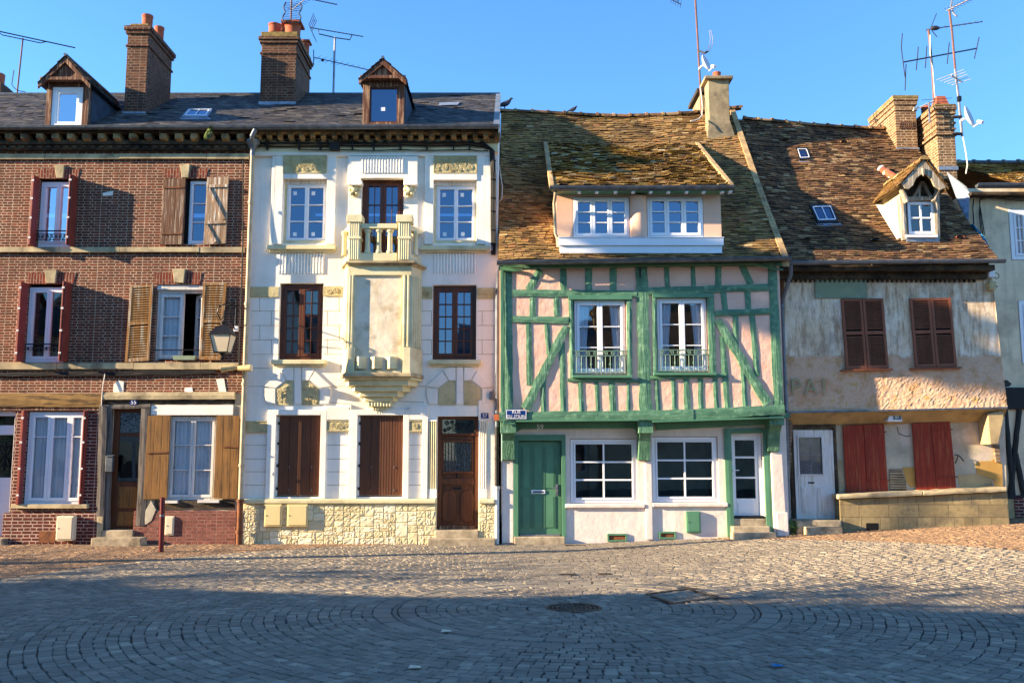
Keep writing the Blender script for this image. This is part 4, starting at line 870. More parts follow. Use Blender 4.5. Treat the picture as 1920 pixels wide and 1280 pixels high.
for (px, sgn, lab) in ((428, -1, 'grimy cream floodlight tilted left, under the wall lantern'), (459, 1, 'round cream floodlight facing right across the drainpipe')):
    c = P(px, 690, 19.1); t = T('floodlight', lab, 'floodlight', (P(444, 690, W55).x, W55, c.z), 'floodlights by the drainpipe')
    m = MB(); ax = V((sgn, -.15, -.15 if sgn < 0 else .02)).normalized(); m.tube([c - ax * .14, c + ax * .14], [.055, .075], 12); m.build('lamp_housing', 'flood', t, smooth=True)
    m = MB(); m.tube([c + ax * .141, c + ax * .146], .066, 12); m.build('lens', 'opal', t)
    m = MB(); m.tube([P(443 + sgn * 2, 688, W55), P(443 + sgn * 3, 690, 19.15), c - ax * .1], .016, 6); m.build('bracket', 'iron', t)
# bollard-like post
g = G(302, 1034); t = T('post', 'slim dark red post leaning slightly on the brown paving', 'post', g)
m = MB(); tp = P(305, 934, g.y); m.tube([g - V((0, 0, .05)), g.lerp(tp, .5), tp], .047, 12); m.build('shaft', 'redpost', t, smooth=True)
m = MB(); m.ball(tp, (.048, .048, .025)); m.build('cap', 'redpost', t, smooth=True)
m = MB(); a, b = g.lerp(tp, .66), g.lerp(tp, .7); m.tube([a, b], .0485, 12, False); m.build('band', 'zinc', t, smooth=True)

# ================================================================== 2. the white house
W57 = 19.50          # recessed panels; raised strips stand 7 cm forward
Wp = W57 - .075
wh = T('white_house', 'white stucco house with cream balcony bay and slate roof', 'house', ((XB + XW) / 2, W57, 0))
HO = {'w1': (531, 335, 613, 456), 'w2': (677, 335, 756, 500), 'w3': (813, 338, 894, 456), 'm1': (523, 531, 605, 674), 'm3': (811, 534, 893, 674)}
GO = {'s1': (517, 778, 601, 931), 's2': (670, 778, 756, 931), 'd': (819, 780, 897, 1003)}
hs = {k: R(*v, W57) for k, v in {**HO, **GO}.items()}
ztop = Z(262, W57); m = MB(); zled = Z(938, W57)
holes = [v + (.25,) for k, v in hs.items() if k not in ('d',)]; holes.append(hs['d'][:2] + (-.2, hs['d'][3], .25))
wall_holes(m, XB, XW, -.2, ztop, W57, holes); shell(m, XB, XW, 0, ztop, W57, 26, SR, SZR - .1)
m.build('wall', 'white', wh)
def slab(pxs, name='raised_strip', mat='white', Y=Wp, Yb=W57, bevel=.008, root=wh):
    m = MB()
    for p in pxs: m.pbox(*p, Y, Yb)
    return m.build(name, mat, root, bevel=bevel)
def frame_around(key, top, l=16, r=16, bot=None, Y=Wp):
    """raised surround made of butted pieces round an opening"""
    x0, y0, x1, y1 = HO.get(key) or GO[key]; b = bot or y1
    a = R(x0, y0, x1, y1, W57); A = R(x0 - l, top, x1 + r, b, W57); m = MB()
    m.box(A[0], a[0], Y, W57, A[2], A[3]); m.box(a[1], A[1], Y, W57, A[2], A[3]); m.box(a[0], a[1], Y, W57, a[3], A[3])
    return m.build('window_surround', 'white', wh, bevel=.006)
slab([(474, 284, 925, 292)], 'head_band', Y=Wp - .02)
frame_around('w1', 293, 16, 17, 459); frame_around('w3', 293, 16, 16, 459)
slab([(508, 293, 515, 459)]); slab([(910, 293, 924, 470)])
x0, x1, z0, z1 = R(652, 293, 783, 337, W57); slab([(652, 293, 677, 346), (757, 293, 783, 346), (677, 293, 757, 334)], 'door_head', Y=Wp - .06)
slab([(628 + 24, 346, 677, 500), (757, 346, 783, 500)], 'raised_strip', Y=Wp + .045)
flutes(wh, (677, 293, 757, 324), Wp - .075, 15); 
for a in (653, 757):
    m = MB(); m.pbox(a, 339, a + 26, 347, W57 - .3, Wp - .06); m.build('console', 'white', wh, bevel=.01)
for cx in (665, 768):          # small carved heads
    m = MB(); c = P(cx, 356, W57 - .16)
    m.ball(c + V((0, 0, .03)), (.085, .1, .09)); m.ball(c + V((0, -.07, -.03)), (.05, .06, .05)); m.ball(c + V((-.09, .0, .01)), .045); m.ball(c + V((.09, 0, .01)), .045); m.ball(c + V((-.06, -.03, -.09)), (.05, .07, .045)); m.ball(c + V((.06, -.03, -.09)), (.05, .07, .045)); m.ball(c + V((-.035, -.1, .05)), .02); m.ball(c + V((.035, -.1, .05)), .02); m.box(c.x - .05, c.x + .05, c.y, Wp + .04, c.z - .12, c.z + .1)
    m.build('carved_head', 'cream', wh, smooth=True)
relief(wh, (531, 291, 613, 325), Wp - .02, 30, 11); relief(wh, (813, 292, 894, 325), Wp - .02, 32, 23)
m = MB(); m.pbox(531, 326, 613, 335, Wp - .022, Wp - .001); m.pbox(813, 326, 894, 337, Wp - .022, Wp - .001); m.build('lintel', 'white', wh)
# cornice
xa = XB + .02; Yc = W57 - .3; m = MB()
m.box(XB, XW, W57 - .33, W57 + .1, Z(249, W57 - .33), Z(244, W57 - .33)); m.box(XB, XW, W57 - .14, W57 + .1, Z(268, W57 - .14), Z(259, W57 - .14))
x = XB
while x < XW - .1: m.box(x, x + .11, W57 - .17, W57 - .14, Z(267, W57 - .17), Z(263, W57 - .17)); x += .21
m.build('cornice', 'cornice', wh, bevel=.008)
m = MB(); m.box(XB + .02, XW, W57 - .1, W57, Z(285, W57 - .1), Z(269, W57 - .1)); m.build('frieze_band', 'cream', wh, bevel=.006)
modillions(wh, [483 + 20.4 * k for k in range(23)], 249.5, 259, W57 - .32, W57 - .1, 'cornice', 9.5)
gutter(wh, XB + .01, XW + .02, SE - .1, SZE + .03, SZE + .05)
# windows of the upper floors
def sill(px, pr=.14, mat='cream', root=wh, Y=W57):
    x0, x1, z0, z1 = R(*px, Y - pr); m = MB(); m.box(x0, x1, Y - pr, Y, z0 + .02, z1); m.box(x0 + .04, x1 - .04, Y - pr + .05, Y, z0 - .02, z0 + .019); return m.build('window_sill', mat, root, bevel=.012)
for k in ('w1', 'w3'):
    x0, x1, z0, z1 = hs[k]; window(wh, x0 + .05, x1 - .03, z0 + .05, z1 - .1, W57 + .1, 'pvc', 2, (.34, .67), glassm='glass_sky', wf=.035, wl=.042, bar=.022, stickers=1)
    m = MB(); m.box(x0 + .001, x1 - .001, W57 + .06, W57 + .2, z1 - .1, z1 - .001); m.build('blind_box', 'oldwhite', wh)
    m = MB(); m.box(x0 + .001, x1 - .001, W57 + .02, W57 + .2, z0 + .001, z0 + .06); m.box(x0 + .001, x0 + .049, W57 + .09, W57 + .2, z0 + .06, z1 - .1); m.box(x1 - .039, x1 - .001, W57 + .09, W57 + .2, z0 + .06, z1 - .1); m.build('window_reveal', 'cream', wh)
sill((500, 459, 629, 469)); sill((788, 460, 918, 470)); sill((508, 674, 610, 684)); sill((803, 674, 903, 684))
x0, x1, z0, z1 = hs['w2']; window(wh, x0 + .005, x1 - .005, z0 + .005, z1 - .01, W57 + .1, 'brownwood', 2, (.25, .5, .75), 1, glassm='glass_sky', wf=.07, wl=.065, bar=.014, name='balcony_door')
for k in ('m1', 'm3'):
    x0, x1, z0, z1 = hs[k]; window(wh, x0 + .01, x1 - .01, z0 + .01, z1 - .02, W57 + .1, 'brownwood', 2, (.2, .4, .6, .8), 1, glassm='glass_sky' if k == 'm3' else 'glass', wf=.06, wl=.06, bar=.02, curtain=None)
flutes(wh, (521, 475, 608, 513), W57 - .012, 15); flutes(wh, (812, 475, 893, 513), W57 - .012, 14)
for i, p in enumerate(((466, 538, 523, 557), (606, 537, 641, 555), (778, 538, 811, 560), (894, 540, 928, 560))):
    m = MB(); x0, x1, z0, z1 = R(*p, W57); m.box(x0, x1, W57 - .03, W57, z0, z1); spirals(m, x0 + .02, x1 - .02, z0 + .02, z1 - .02, W57 - .034, (0, 9, 9, 4)[i], 40 + i); m.build('relief_panel', 'frieze', wh)
# incised block joints
m = MB()
def jl(pts):
    for a, b in zip(pts, pts[1:]):
        A, B = P(*a, W57 - .0015), P(*b, W57 - .0015); n = V((B.z - A.z, 0, A.x - B.x)).normalized() * .006; m.add([A + n, B + n, B - n, A - n], [(0, 1, 2, 3)])
for y in (583, 610, 637, 664):
    for a, b in ((472, 522), (607, 640), (779, 810), (895, 928)): jl([(a, y), (b, y)])
for a, b in ((495, 0), (622, 1), (795, 0), (912, 1)):
    for i, y in enumerate((558, 583, 610, 637)):
        xx = a + (14 if (i + b) % 2 else -8); jl([(xx, y), (xx, y + 26)])
for y in (690, 724): jl([(466, y), (505, y)])
jl([(605, 753), (660, 758)]); jl([(745, 752), (795, 754)]); jl([(610, 724), (650, 724)]); jl([(780, 724), (798, 724)])
m.build('block_joint', 'stone', wh)
# arched motifs
for cx, dx in ((558, 0), (862, 0)):
    S = [(-60, 0, 1), ]
    vo = [[(-62, 742), (-62, 727), (-42, 728), (-42, 757), (-58, 757)], [(-63, 724), (-45, 708), (-33, 696), (-22, 712), (-41, 727)], [(-31, 694), (-22, 688), (-2 - 6, 688), (-8, 713), (-20, 713)], [(-6, 688), (6, 688), (6, 757), (-6, 757)],
          [(62, 742), (62, 727), (42, 728), (42, 757), (58, 757)], [(63, 724), (45, 708), (33, 696), (22, 712), (41, 727)], [(31, 694), (22, 688), (8, 688), (8, 713), (20, 713)]]
    for v in vo: m = MB(); m.ppoly([(cx + a, b) for a, b in v], Wp + .04, W57); m.build('arch_stone', 'white', wh, bevel=.006)
    for k, sg in enumerate((-1, 1)):
        poly = [(cx + sg * 8, 714), (cx + sg * 20, 714), (cx + sg * 40, 729), (cx + sg * 40, 759), (cx + sg * 8, 759)]
        m = MB(); m.ppoly(poly, W57 - .02, W57)
        if cx == 558: x0, x1, z0, z1 = R(min(a for a, _ in poly) + 2, 722, max(a for a, _ in poly) - 2, 757, W57); spirals(m, x0, x1, z0, z1, W57 - .024, 7, 71 + k, .014)
        m.build('relief_panel', 'frieze', wh)
# ground floor
for k, (xx, yy) in zip(('s1', 's2'), ((16, 12), (13, 12))): frame_around(k, 768, 16, 11, 934, Wp + .01)
slab([(655, 758, 657, 934), (611, 762, 655, 787)], 'raised_strip', Y=Wp + .012)
slab([(767, 762, 803, 787), (791, 787, 802, 934)], 'raised_strip', Y=Wp + .012)
for i, p in enumerate(((458, 789, 502, 810), (613, 788, 655, 808), (767, 788, 791, 809))):
    m = MB(); x0, x1, z0, z1 = R(*p, W57 - .03); m.box(x0, x1, W57 - .05, W57, z0, z1); spirals(m, x0 + .02, x1 - .02, z0 + .03, z1 - .03, W57 - .054, (2, 9, 5)[i], 90 + i)
    for q in ((x0, x1, z1 - .015, z1), (x0, x1, z0, z0 + .015)): m.box(q[0], q[1], W57 - .065, W57 - .051, q[2], q[3])
    m.build('relief_panel', 'frieze', wh)
m = MB()
for y in (834, 860, 884, 909):
    for a, b in ((459, 502), (613, 655), (767, 791)): jl([(a, y), (b, y)])
m.build('block_joint', 'stone', wh)
for k in ('s1', 's2'):
    x0, x1, z0, z1 = hs[k]; g = MB(); n = 4
    for i in range(n): a = x0 + .045 + (x1 - x0 - .05) * i / n; b = x0 + .045 + (x1 - x0 - .05) * (i + 1) / n; g.box(a + .003, b - .003, W57 + .04, W57 + .075, z0 + .03, z1 - .02)
    for i in range(n * 4):
        xx = x0 + .045 + (x1 - x0 - .05) * (i + .5) / (n * 4); g.box(xx - .016, xx + .016, W57 + .0372, W57 + .0395, z0 + .035, z1 - .025)
    s = g.build('shutter', 'shutterbrown', wh, bevel=.003)
    g = MB(); g.box(x0 + .002, x0 + .044, W57 + .045, W57 + .09, z0 + .02, z1 - .02); g.box(x0 + .002, x1 - .002, W57 + .078, W57 + .09, z0 + .02, z1 - .005); g.build('shutter_frame', 'oldwhite', s)
    g = MB()
    for t in (.1, .35, .62, .9): zz = z1 - (z1 - z0) * t; g.box(x0 + .02, x0 + .06, W57 + .025, W57 + .038, zz - .03, zz + .03)
    g.build('hinge', 'iron', s)
    g = MB()
    for px_ in (.25, .75):
        for t in (.64, .92): xx = x0 + .05 + (x1 - x0) * px_; zz = z1 - (z1 - z0) * t; g.box(xx - .006, xx + .006, W57 + .02, W57 + .032, zz - .025, zz + .025)
    g.build('catch', 'alu', s)
flutes(wh, (803, 790, 819, 916), W57 - .04, 4, 'cream', name='fluted_pilaster'); flutes(wh, (898, 790, 913, 916), W57 - .04, 4, 'white', name='fluted_pilaster')
slab([(803, 787, 819, 790), (898, 787, 913, 790), (803, 916, 819, 934), (898, 916, 913, 934)], 'pilaster_block', Y=W57 - .05)
m = MB(); m.pbox(453, 935, 818, 944, W57 - .2, W57); m.pbox(897, 935, 928, 944, W57 - .2, W57); m.build('ledge', 'cream', wh, bevel=.025)
# rubble stone base : recursive split into rock-faced blocks
def rubble(root, px, Y, seed):
    rs = random.Random(seed); x0, x1, z0, z1 = R(*px, Y); out = []
    def sp(a, b, c, d, dep):
        w, h = b - a, d - c
        if (w < .22 and h < .17) or (dep > 2 and rs.random() < .25 and w < .42 and h < .34 and w * h < .08) or dep > 10: out.append((a, b, c, d)); return
        if w > h * rs.uniform(.75, 1.35): t = a + w * rs.uniform(.28, .72); sp(a, t, c, d, dep + 1); sp(t, b, c, d, dep + 1)
        else: t = c + h * rs.uniform(.3, .7); sp(a, b, c, t, dep + 1); sp(a, b, t, d, dep + 1)
    sp(x0, x1, z0, z1, 0); m = MB(); m.box(x0, x1, Y, W57, z0, z1, (0, 1, 0))
    for a, b, c, d in out:
        e = .006; a += e; b -= e; c += e; d -= e; n = 6; ph = rs.uniform(0, 9)
        if b - a < .03 or d - c < .03: continue
        def fn(u, v, a=a, b=b, c=c, d=d, ph=ph):
            u, v = ([0, .06, .3, .5, .7, .94, 1][round(q * n)] for q in (u, v)); edge = min(u, 1 - u, v, 1 - v); y = Y - (0 if edge < .01 else .013 + rs.uniform(-.006, .006))
            return (a + (b - a) * u, y, c + (d - c) * v)
        m.grid(fn, n, n, (rs.random(), rs.random(), 0))
    return m.build('rubble_base', 'rubble', root, tint=True)
rubble(wh, (455, 944, 818, 1022), W57 - .13, 5); rubble(wh, (897, 944, 928, 1012), W57 - .13, 9)
x0, x1, z0, z1 = hs['d']; yd = W57 + .16; z0 = Z(993, yd)
m = MB(); T1 = Z(812, yd)
m.box(x0, x0 + .09, yd - .03, yd + .08, z0, z1); m.box(x1 - .09, x1, yd - .03, yd + .08, z0, z1); m.box(x0 + .09, x1 - .09, yd - .028, yd + .08, z1 - .06, z1); m.box(x0 + .09, x1 - .09, yd - .05, yd + .08, T1 - .05, T1)
gl = R(832, 829, 884, 883, yd); m.box(x0 + .09, gl[0], yd, yd + .06, z0, T1 - .05); m.box(gl[1], x1 - .09, yd, yd + .06, z0, T1 - .05); m.box(gl[0], gl[1], yd + .001, yd + .06, gl[3], T1 - .05); m.box(gl[0], gl[1], yd + .001, yd + .06, z0, gl[2])
dd = m.build('door', 'doorbrown', wh, bevel=.008)
m = MB()
for p in ((829, 898, 888, 907), (829, 910, 846, 0), ): pass
a = R(828, 896, 888, 908, yd); m.box(a[0], a[1], yd - .03, yd, a[2], a[3])
for q in ((829, 919, 854, 978), (864, 919, 888, 978)):
    b = R(*q, yd); c = .07; m.prism([(b[0] + c, yd - .03, b[3]), (b[1] - c, yd - .03, b[3]), (b[1], yd - .03, b[3] - c * 1.4), (b[1], yd - .03, b[2] + c * 1.4), (b[1] - c, yd - .03, b[2]), (b[0] + c, yd - .03, b[2]), (b[0], yd - .03, b[2] + c * 1.4), (b[0], yd - .03, b[3] - c * 1.4)], (0, .03, 0))
for q in ((829, 825, 887, 829), (829, 883, 887, 888)): b = R(*q, yd); m.box(b[0], b[1], yd - .035, yd, b[2], b[3])
m.build('door_panel', 'doorbrown', dd, bevel=.012)
m = MB(); b = R(824, 985, 891, 992, yd); m.box(b[0], b[1], yd - .045, yd, b[2], b[3]); m.build('weather_board', 'greywood', dd, bevel=.01)
m = MB(); b = R(850, 913, 866, 917, yd); m.box(b[0], b[1], yd - .012, yd - .001, b[2], b[3]); m.build('letter_slot', 'iron', dd)
m = MB(); m.ball(P(858, 891, yd - .05), .035); m.build('door_knocker', 'iron', dd)
m = MB(); m.add([(x0 + .08, yd + .03, T1), (x1 - .08, yd + .03, T1), (x1 - .08, yd + .03, z1 - .05), (x0 + .08, yd + .03, z1 - .05)], [(0, 1, 2, 3)]); m.add([(gl[0], yd + .03, gl[2]), (gl[1], yd + .03, gl[2]), (gl[1], yd + .03, gl[3]), (gl[0], yd + .03, gl[3])], [(0, 1, 2, 3)]); m.build('pane', 'glass_dark', dd, recalc=False)
m = MB(); spirals(m, x0 + .1, x1 - .1, T1 + .01, z1 - .06, yd + .02, 10, 3, .008)
for k in range(9): xx = gl[0] + (gl[1] - gl[0]) * (k + .5) / 9; m.tube([(xx, yd + .01, gl[2]), (xx, yd + .01, gl[3])], .009, 5)
m.build('ironwork', 'iron', dd)
m = MB(); m.box(gl[0], gl[1], yd + .05, yd + .055, gl[2], gl[3]); m.build('lace_curtain', 'lace', dd)
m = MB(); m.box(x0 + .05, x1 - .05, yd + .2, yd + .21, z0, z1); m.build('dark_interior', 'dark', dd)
a = R(820, 993, 896, 1007, W57 - .1); steps(wh, [(hs['d'][0] - .02, hs['d'][1] + .02, W57 - .17, W57 + .15, -.15, Z(993, W57 - .1))])
a = R(802, 1007, 929, 1018, W57 - .35); steps(wh, [(a[0], a[1], W57 - .45, W57 - .171, -.15, a[3] - .02)])
slab([(897, 750, 928, 787), (913, 787, 928, 934)], 'corner_strip', 'white', Y=W57 - .03)
# ---- the bay with its balcony: half hexagon plan
Yb_, Yf_ = W57, W57 - .5
def hexa(m, pxl, pxr, py0, py1, pr, ch=.6, inset=0):
    """half hexagon slab; front width pxl..pxr measured at its front plane, chamfers widen back to the wall"""
    Y = W57 - pr; x0, x1, z0, z1 = R(pxl, py0, pxr, py1, Y); c = pr * ch
    m.prism([(x0, Y, z0), (x1, Y, z0), (x1 + c, W57 - .02, z0), (x0 - c, W57 - .02, z0)], (0, 0, z1 - z0))
bay = MB(); hexa(bay, 652, 772, 497, 516, .5, .34)
bay_o = bay.build('bay', 'cream', wh, bevel=.012)
m = MB(); hexa(m, 648, 778, 489, 493, .62, .32); hexa(m, 651, 774, 493, 497, .56, .32); m.build('balcony_slab', 'stone', bay_o, bevel=.012)
m = MB(); Yn = W57 - .5
xl, xr = X(664, 600, Yn), X(752, 600, Yn); xL, xR = X(641, 600, Yn), X(777, 600, Yn); zb0, zb1 = Z(697, Yn), Z(516, Yn); Yi = Yn + .05
cw_ = .15
# side walls of the bay (chamfered) and the niche back
x0f, x1f = X(650, 600, Yn), X(772, 600, Yn)
CHX = .15
for q in ([(x0f + .02, Yn, zb0), (xl, Yn, zb0), (xl, W57 - .02, zb0), (x0f - CHX, W57 - .02, zb0)], [(xr, Yn, zb0), (x1f - .02, Yn, zb0), (x1f + CHX, W57 - .02, zb0), (xr, W57 - .02, zb0)]): mm_ = MB(); mm_.prism(q, (0, 0, zb1 - zb0 - .002)); mm_.build('bay_pier', 'cream', bay_o)
m.box(xl, xr, Yi, W57 - .03, zb0, zb1 - .002); m.build('bay_wall', 'niche', bay_o)
for_split = True
for (a, b, s) in (((641, 516, 663, 652), 5, -1), ((753, 516, 777, 650), 5, 1)):
    m = MB(); px0, py0, px1, py1 = a
    z0_, z1_ = Z(py1, Yn), Z(py0, Yn)
    e_, i_ = (x0f + .02, xl) if s < 0 else (x1f - .02, xr)
    for k in range(2): xx = i_ + (e_ - i_) * (k + .75) / 2.4; m.tube([(xx, Yn - .004, z0_), (xx, Yn - .004, z1_)], .026, 7)
    for k in range(5): t = (k + .4) / 5; m.tube([(e_ + s * (CHX + .02) * t, Yn - .004 + (W57 - .02 - Yn) * t, z0_), (e_ + s * (CHX + .02) * t, Yn - .004 + (W57 - .02 - Yn) * t, z1_)], .03, 7)
    m.build('fluted_column', 'cream', bay_o, smooth=True)
m = MB(); Yq = Yn - .04
for a in (('l', 641, 664), ('r', 752, 777)):
    x0, x1 = X(a[1] + 3, 680, Yq), X(a[2], 680, Yq); z0_, z1_ = Z(700, Yq), Z(651, Yq)
    if a[0] == 'l': m.prism([(x0 + .08, Yq, z0_), (x1, Yq, z0_), (x1, W57 - .1, z0_), (x0 - .13, W57 - .02, z0_)], (0, 0, z1_ - z0_))
    else: m.prism([(x0, Yq, z0_), (x1 - .08, Yq, z0_), (x1 + .12, W57 - .02, z0_), (x0, W57 - .1, z0_)], (0, 0, z1_ - z0_))
m.box(X(664, 690, Yq), X(752, 690, Yq), Yq + .03, W57 - .03, Z(700, Yq), Z(693, Yq)); m.build('column_base', 'cream', bay_o, bevel=.01)
m = MB()
for k in range(3):
    c = P(676 + 29 * k, 692, Yn + .03); r = .125; z1_ = Z(669, Yn + .03) ; m.prism([(c.x - r, c.y, c.z), (c.x - .02, c.y - r, c.z), (c.x + r, c.y, c.z), (c.x + .02, c.y + r, c.z)], (0, 0, z1_ - c.z))
m.build('corner_block', 'cream', bay_o, bevel=.006)
m = MB(); hexa(m, 645, 772, 698, 706, .66, .28); m.build('bay_sill', 'stone', bay_o, bevel=.02)
m = MB()
for k, (a, b, c, d) in enumerate(((650, 770, 706.5, 711), (656, 765, 711, 722), (666, 755, 722, 733), (675, 746, 733, 743), (684, 737, 743, 752))): hexa(m, a, b, c, d, .56 - .085 * k, .34)
m.build('stepped_corbel', 'cream', bay_o, bevel=.008)
m = MB()
for (y0, y1, a, b, pr, n) in ((752, 761, 689, 734, .2, 8), (761, 768, 698, 726, .12, 6), (768, 775, 705, 719, .07, 3)):
    x0, x1, z0_, z1_ = R(a, y0, b, y1, W57 - pr); m.box(x0, x1, W57 - pr + .02, W57, z0_, z1_)
    for k in range(n): xx = x0 + (x1 - x0) * (k + .5) / n; m.tube([(xx, W57 - pr + .02, z0_), (xx, W57 - pr + .02, z1_)], .022, 7)
m.build('fluted_pendant', 'cream', bay_o)
# balcony parapet
bal = MB(); Yp = W57 - .52
hexa(bal, 674, 744, 474, 489, .5, .0)
for px0, px1 in ((652, 677), (745, 771)):
    x0, x1, z0_, z1_ = R(px0, 416, px1, 489, Yp); bal.box(x0 + .02, x1 - .02, Yp - .03, Yp + .22, z0_, z1_); n = 5
    for k in range(n): xx = x0 + .03 + (x1 - x0 - .06) * (k + .5) / n; bal.tube([(xx, Yp - .03, z0_ + .02), (xx, Yp - .03, z1_)], .02, 7)
    a = R(px0, 443, px1, 448, Yp - .06); bal.box(a[0] + .005, a[1] - .005, Yp - .06, Yp + .23, a[2], a[3])
    a = R(px0 - 2, 402, px1 + 2, 416, Yp - .07); bal.box(a[0], a[1], Yp - .07, Yp + .25, a[2], a[3])
a = R(677, 419, 745, 428, Yp); bal.box(a[0], a[1], Yp, Yp + .16, a[2], a[3])
for s, pxe in ((-1, 652), (1, 771)):
    xe = X(pxe, 440, Yp); xw = xe + s * .17
    for (ya, yb, th) in ((420, 430, .16), (474, 489, .2)):
        z0_, z1_ = Z(yb, Yp), Z(ya, Yp); q = [(xe - s * .03, Yp + .05, z0_), (xw, W57 - .02, z0_), (xw - s * .16, W57 - .02, z0_), (xe - s * .14, Yp + .08, z0_)]; bal.prism(q, (0, 0, z1_ - z0_))
bo = bal.build('balcony_parapet', 'cream', bay_o, bevel=.008)
for px in (689, 710, 731):
    c = P(px, 474, Yp + .08); h_ = Z(428, Yp + .08) - c.z; m = MB(); m.lathe([(.07, -.01), (.07, .04), (.055, .05), (.05, h_ * .5), (.05, h_ - .1), (.075, h_ - .08), (.075, h_ - .04), (.05, h_ - .03), (.06, h_)], c, 12); m.build('baluster', 'cream', bo, smooth=True)
for s, pxe in ((-1, 645), (1, 779)):
    c = V((X(pxe, 474, W57 - .25), W57 - .25, Z(474, Yp))); m = MB(); m.lathe([(.06, 0), (.045, .05), (.045, h_ - .1), (.07, h_ - .05), (.05, h_)], c, 12); m.build('baluster', 'cream', bo, smooth=True)
# roof
slate_roof(wh, XB, XW, None)
gable_dormer(wh, 680, 758, 231, 152, (718.5, 118), 19.2, .06, 'dormerwood', 'slate', (693, 163, 746, 229), 'brownwood', 'glass_sky', stick=True)
c = onroof(520, 196, slz); cb = onroof(586, 176, slz)
chimney(wh, 489, 555, 195, 60, c.y, 1.5, 'brick_chim', ((76, 70, .07), (82, 76, .04), (102, 98, .03)), ((515, 47, 60, .15, .25, 'pot'), (530, 48, 58, .12, .5, 'pot'), (549, 49, 62, .19, .14, 'cap'), (571, 82, 96, .12, .75, 'cap')), capmat=('lichen', 60, 70, .02))
m = MB(); x = XW
for k in range(26): t0, t1 = k / 26, (k + .9) / 26; m.box(x - .1, x + .02, SE + (SR - SE) * t0, SE + (SR - SE) * t1, SZE + (SZR - SZE) * (t0) + .02, SZE + (SZR - SZE) * t0 + .06)
m.box(x + .021, x + .04, SE - .08, SE + .25, SZE - .1, SZE + .15); m.build('verge_flashing', 'lead', wh)
m = MB(); p = [onroof(a, b, slz) + V((0, 0, .03)) for a, b in ((824, 195), (862, 194), (858, 199), (822, 200))]; m.prism(p, (0, 0, .006)); m.build('roof_patch', 'lead', wh)
# pipe by the corner of the timber house
xp = X(932, 700, W57 - .12); yp = W57 - .12
downpipe(wh, [(X(937, 492, 18.9), 18.9, Z(495, 18.9)), (xp + .02, yp - .1, Z(520, yp)), (xp, yp, Z(560, yp)), (xp, yp, Z(800, yp))], .04, 'pipegrey')
downpipe(wh, [(xp, yp, Z(800, yp)), (xp, yp, Z(915, yp))], .036, 'cable', collars=(Z(840, yp), Z(860, yp)))
downpipe(wh, [(xp, yp, Z(913, yp)), (xp, yp, -.02)], .05, 'pipewhite', collars=(Z(914, yp),))
m = MB(); m.pbox(926, 777, 937, 788, yp - .1, yp + .05); m.build('pipe_sleeve', 'terracotta', wh, bevel=.004)
x0, x1, z0, z1 = R(918, 733, 927, 748, W57 - .1); m = MB(); m.box(x0, x1, W57 - .13, W57 - .03, z0, z1); tag(m.build('junction_box', 'zinc', bevel=.006, origin=(x0, W57, z0)), 'small grey cable box on white wall beside the drainpipe', 'junction box')
m = MB()
for k, (ya, yb) in enumerate(((263, 265), (266, 268), (270, 266), (273, 272), (281, 281))):
    Yk = W57 - .15 - .012 * (k % 3); pts = [P(472, ya + (6 if k == 4 else 0) - (6 if k == 4 else 0), Yk), P(560, (ya + yb) / 2 + (2 if k % 2 else -1), Yk), P(640, ya, Yk), P(760, yb, Yk), P(880, yb, Yk)]
    if k < 4: pts += [P(905, 266 + 3 * k, Yk), P(919 + 2.4 * k, 276 + 2 * k, Yk), P(921 + 2.5 * k, 330, W57 - .07), P(921 + 2.5 * k, 420, W57 - .08), P(922 + 2 * k, 478, W57 - .06)]
    else: pts = pts[1:] + [P(915, 283, Yk)]
    cable(m, pts, .017 if k < 4 else .012, .012, .006)
for px in (500, 560, 600, 660, 700, 750, 800, 850, 880): a = R(px - 1, 262, px + 1.5, 284, W57 - .19); m.box(a[0], a[1], W57 - .2, W57 - .1, a[2] + .05, a[3])
for py in (300, 335, 370, 395, 430, 455): a = R(920, py, 930, py + 1.2, W57 - .1); m.box(a[0], a[1], W57 - .11, W57 - .03, a[2], a[3])
c = P(627, 274, W57 - .2); m.box(c.x - .1, c.x + .1, W57 - .23, W57 - .1, c.z - .08, c.z + .09)
tag(m.build('cable_run', 'cable', origin=P(700, 270, W57)), 'bundle of black cables under the white house cornice, dropping at its right corner', 'cable')
m = MB(); cable(m, [P(936, 310, W57 - .02), P(942, 350, W57 - .04), P(941, 372, W57 - .05), P(935, 380, W57)], .008); m.build('loose_wire', 'cablew', wh)
meter_box('meter_box', (495, 945, 528, 987), W57 - .13, .08, 'metercream', 'cream meter box on the rubble base, nearer the drainpipe of two', 'meter boxes on the fronts')
meter_box('meter_box', (538, 945, 577, 987), W57 - .13, .08, 'metercream', 'cream meter box on the rubble base, second from the drainpipe', 'meter boxes on the fronts')
plate('number_plate', '57', (902, 774, 916, 784), W57 - .03, .1, 'small blue plate reading 57 beside the carved oak door')

# ================================================================== 3. the timber-framed house
WT, WG = 19.05, 19.42       # jettied upper wall, ground floor wall
YE, YR = 18.72, 22.9
TX0, TX1 = XW + .02, X(1478, 485, YE)
th = T('timber_house', 'green and pink half timbered house with mossy tiled roof', 'house', ((TX0 + TX1) / 2, WT, 0))
TZE = Z(489, YE)
rt = [(935, 209), (1020, 213), (1107, 218), (1170, 220), (1245, 217), (1295, 214), (1330, 210), (1390, 203)]
RT = [(X(a, b, YR), Z(b, YR)) for a, b in rt]
def trz(x): return lerp_tab(RT, x)
def tz(x, y):
    k = (y - YE) / (YR - YE); return TZE + (trz(x) - TZE) * k - .09 * sin(pi * max(0, min(1, k)))
TLV = sqrt((YR - YE) ** 2 + (trz(2) - TZE) ** 2)
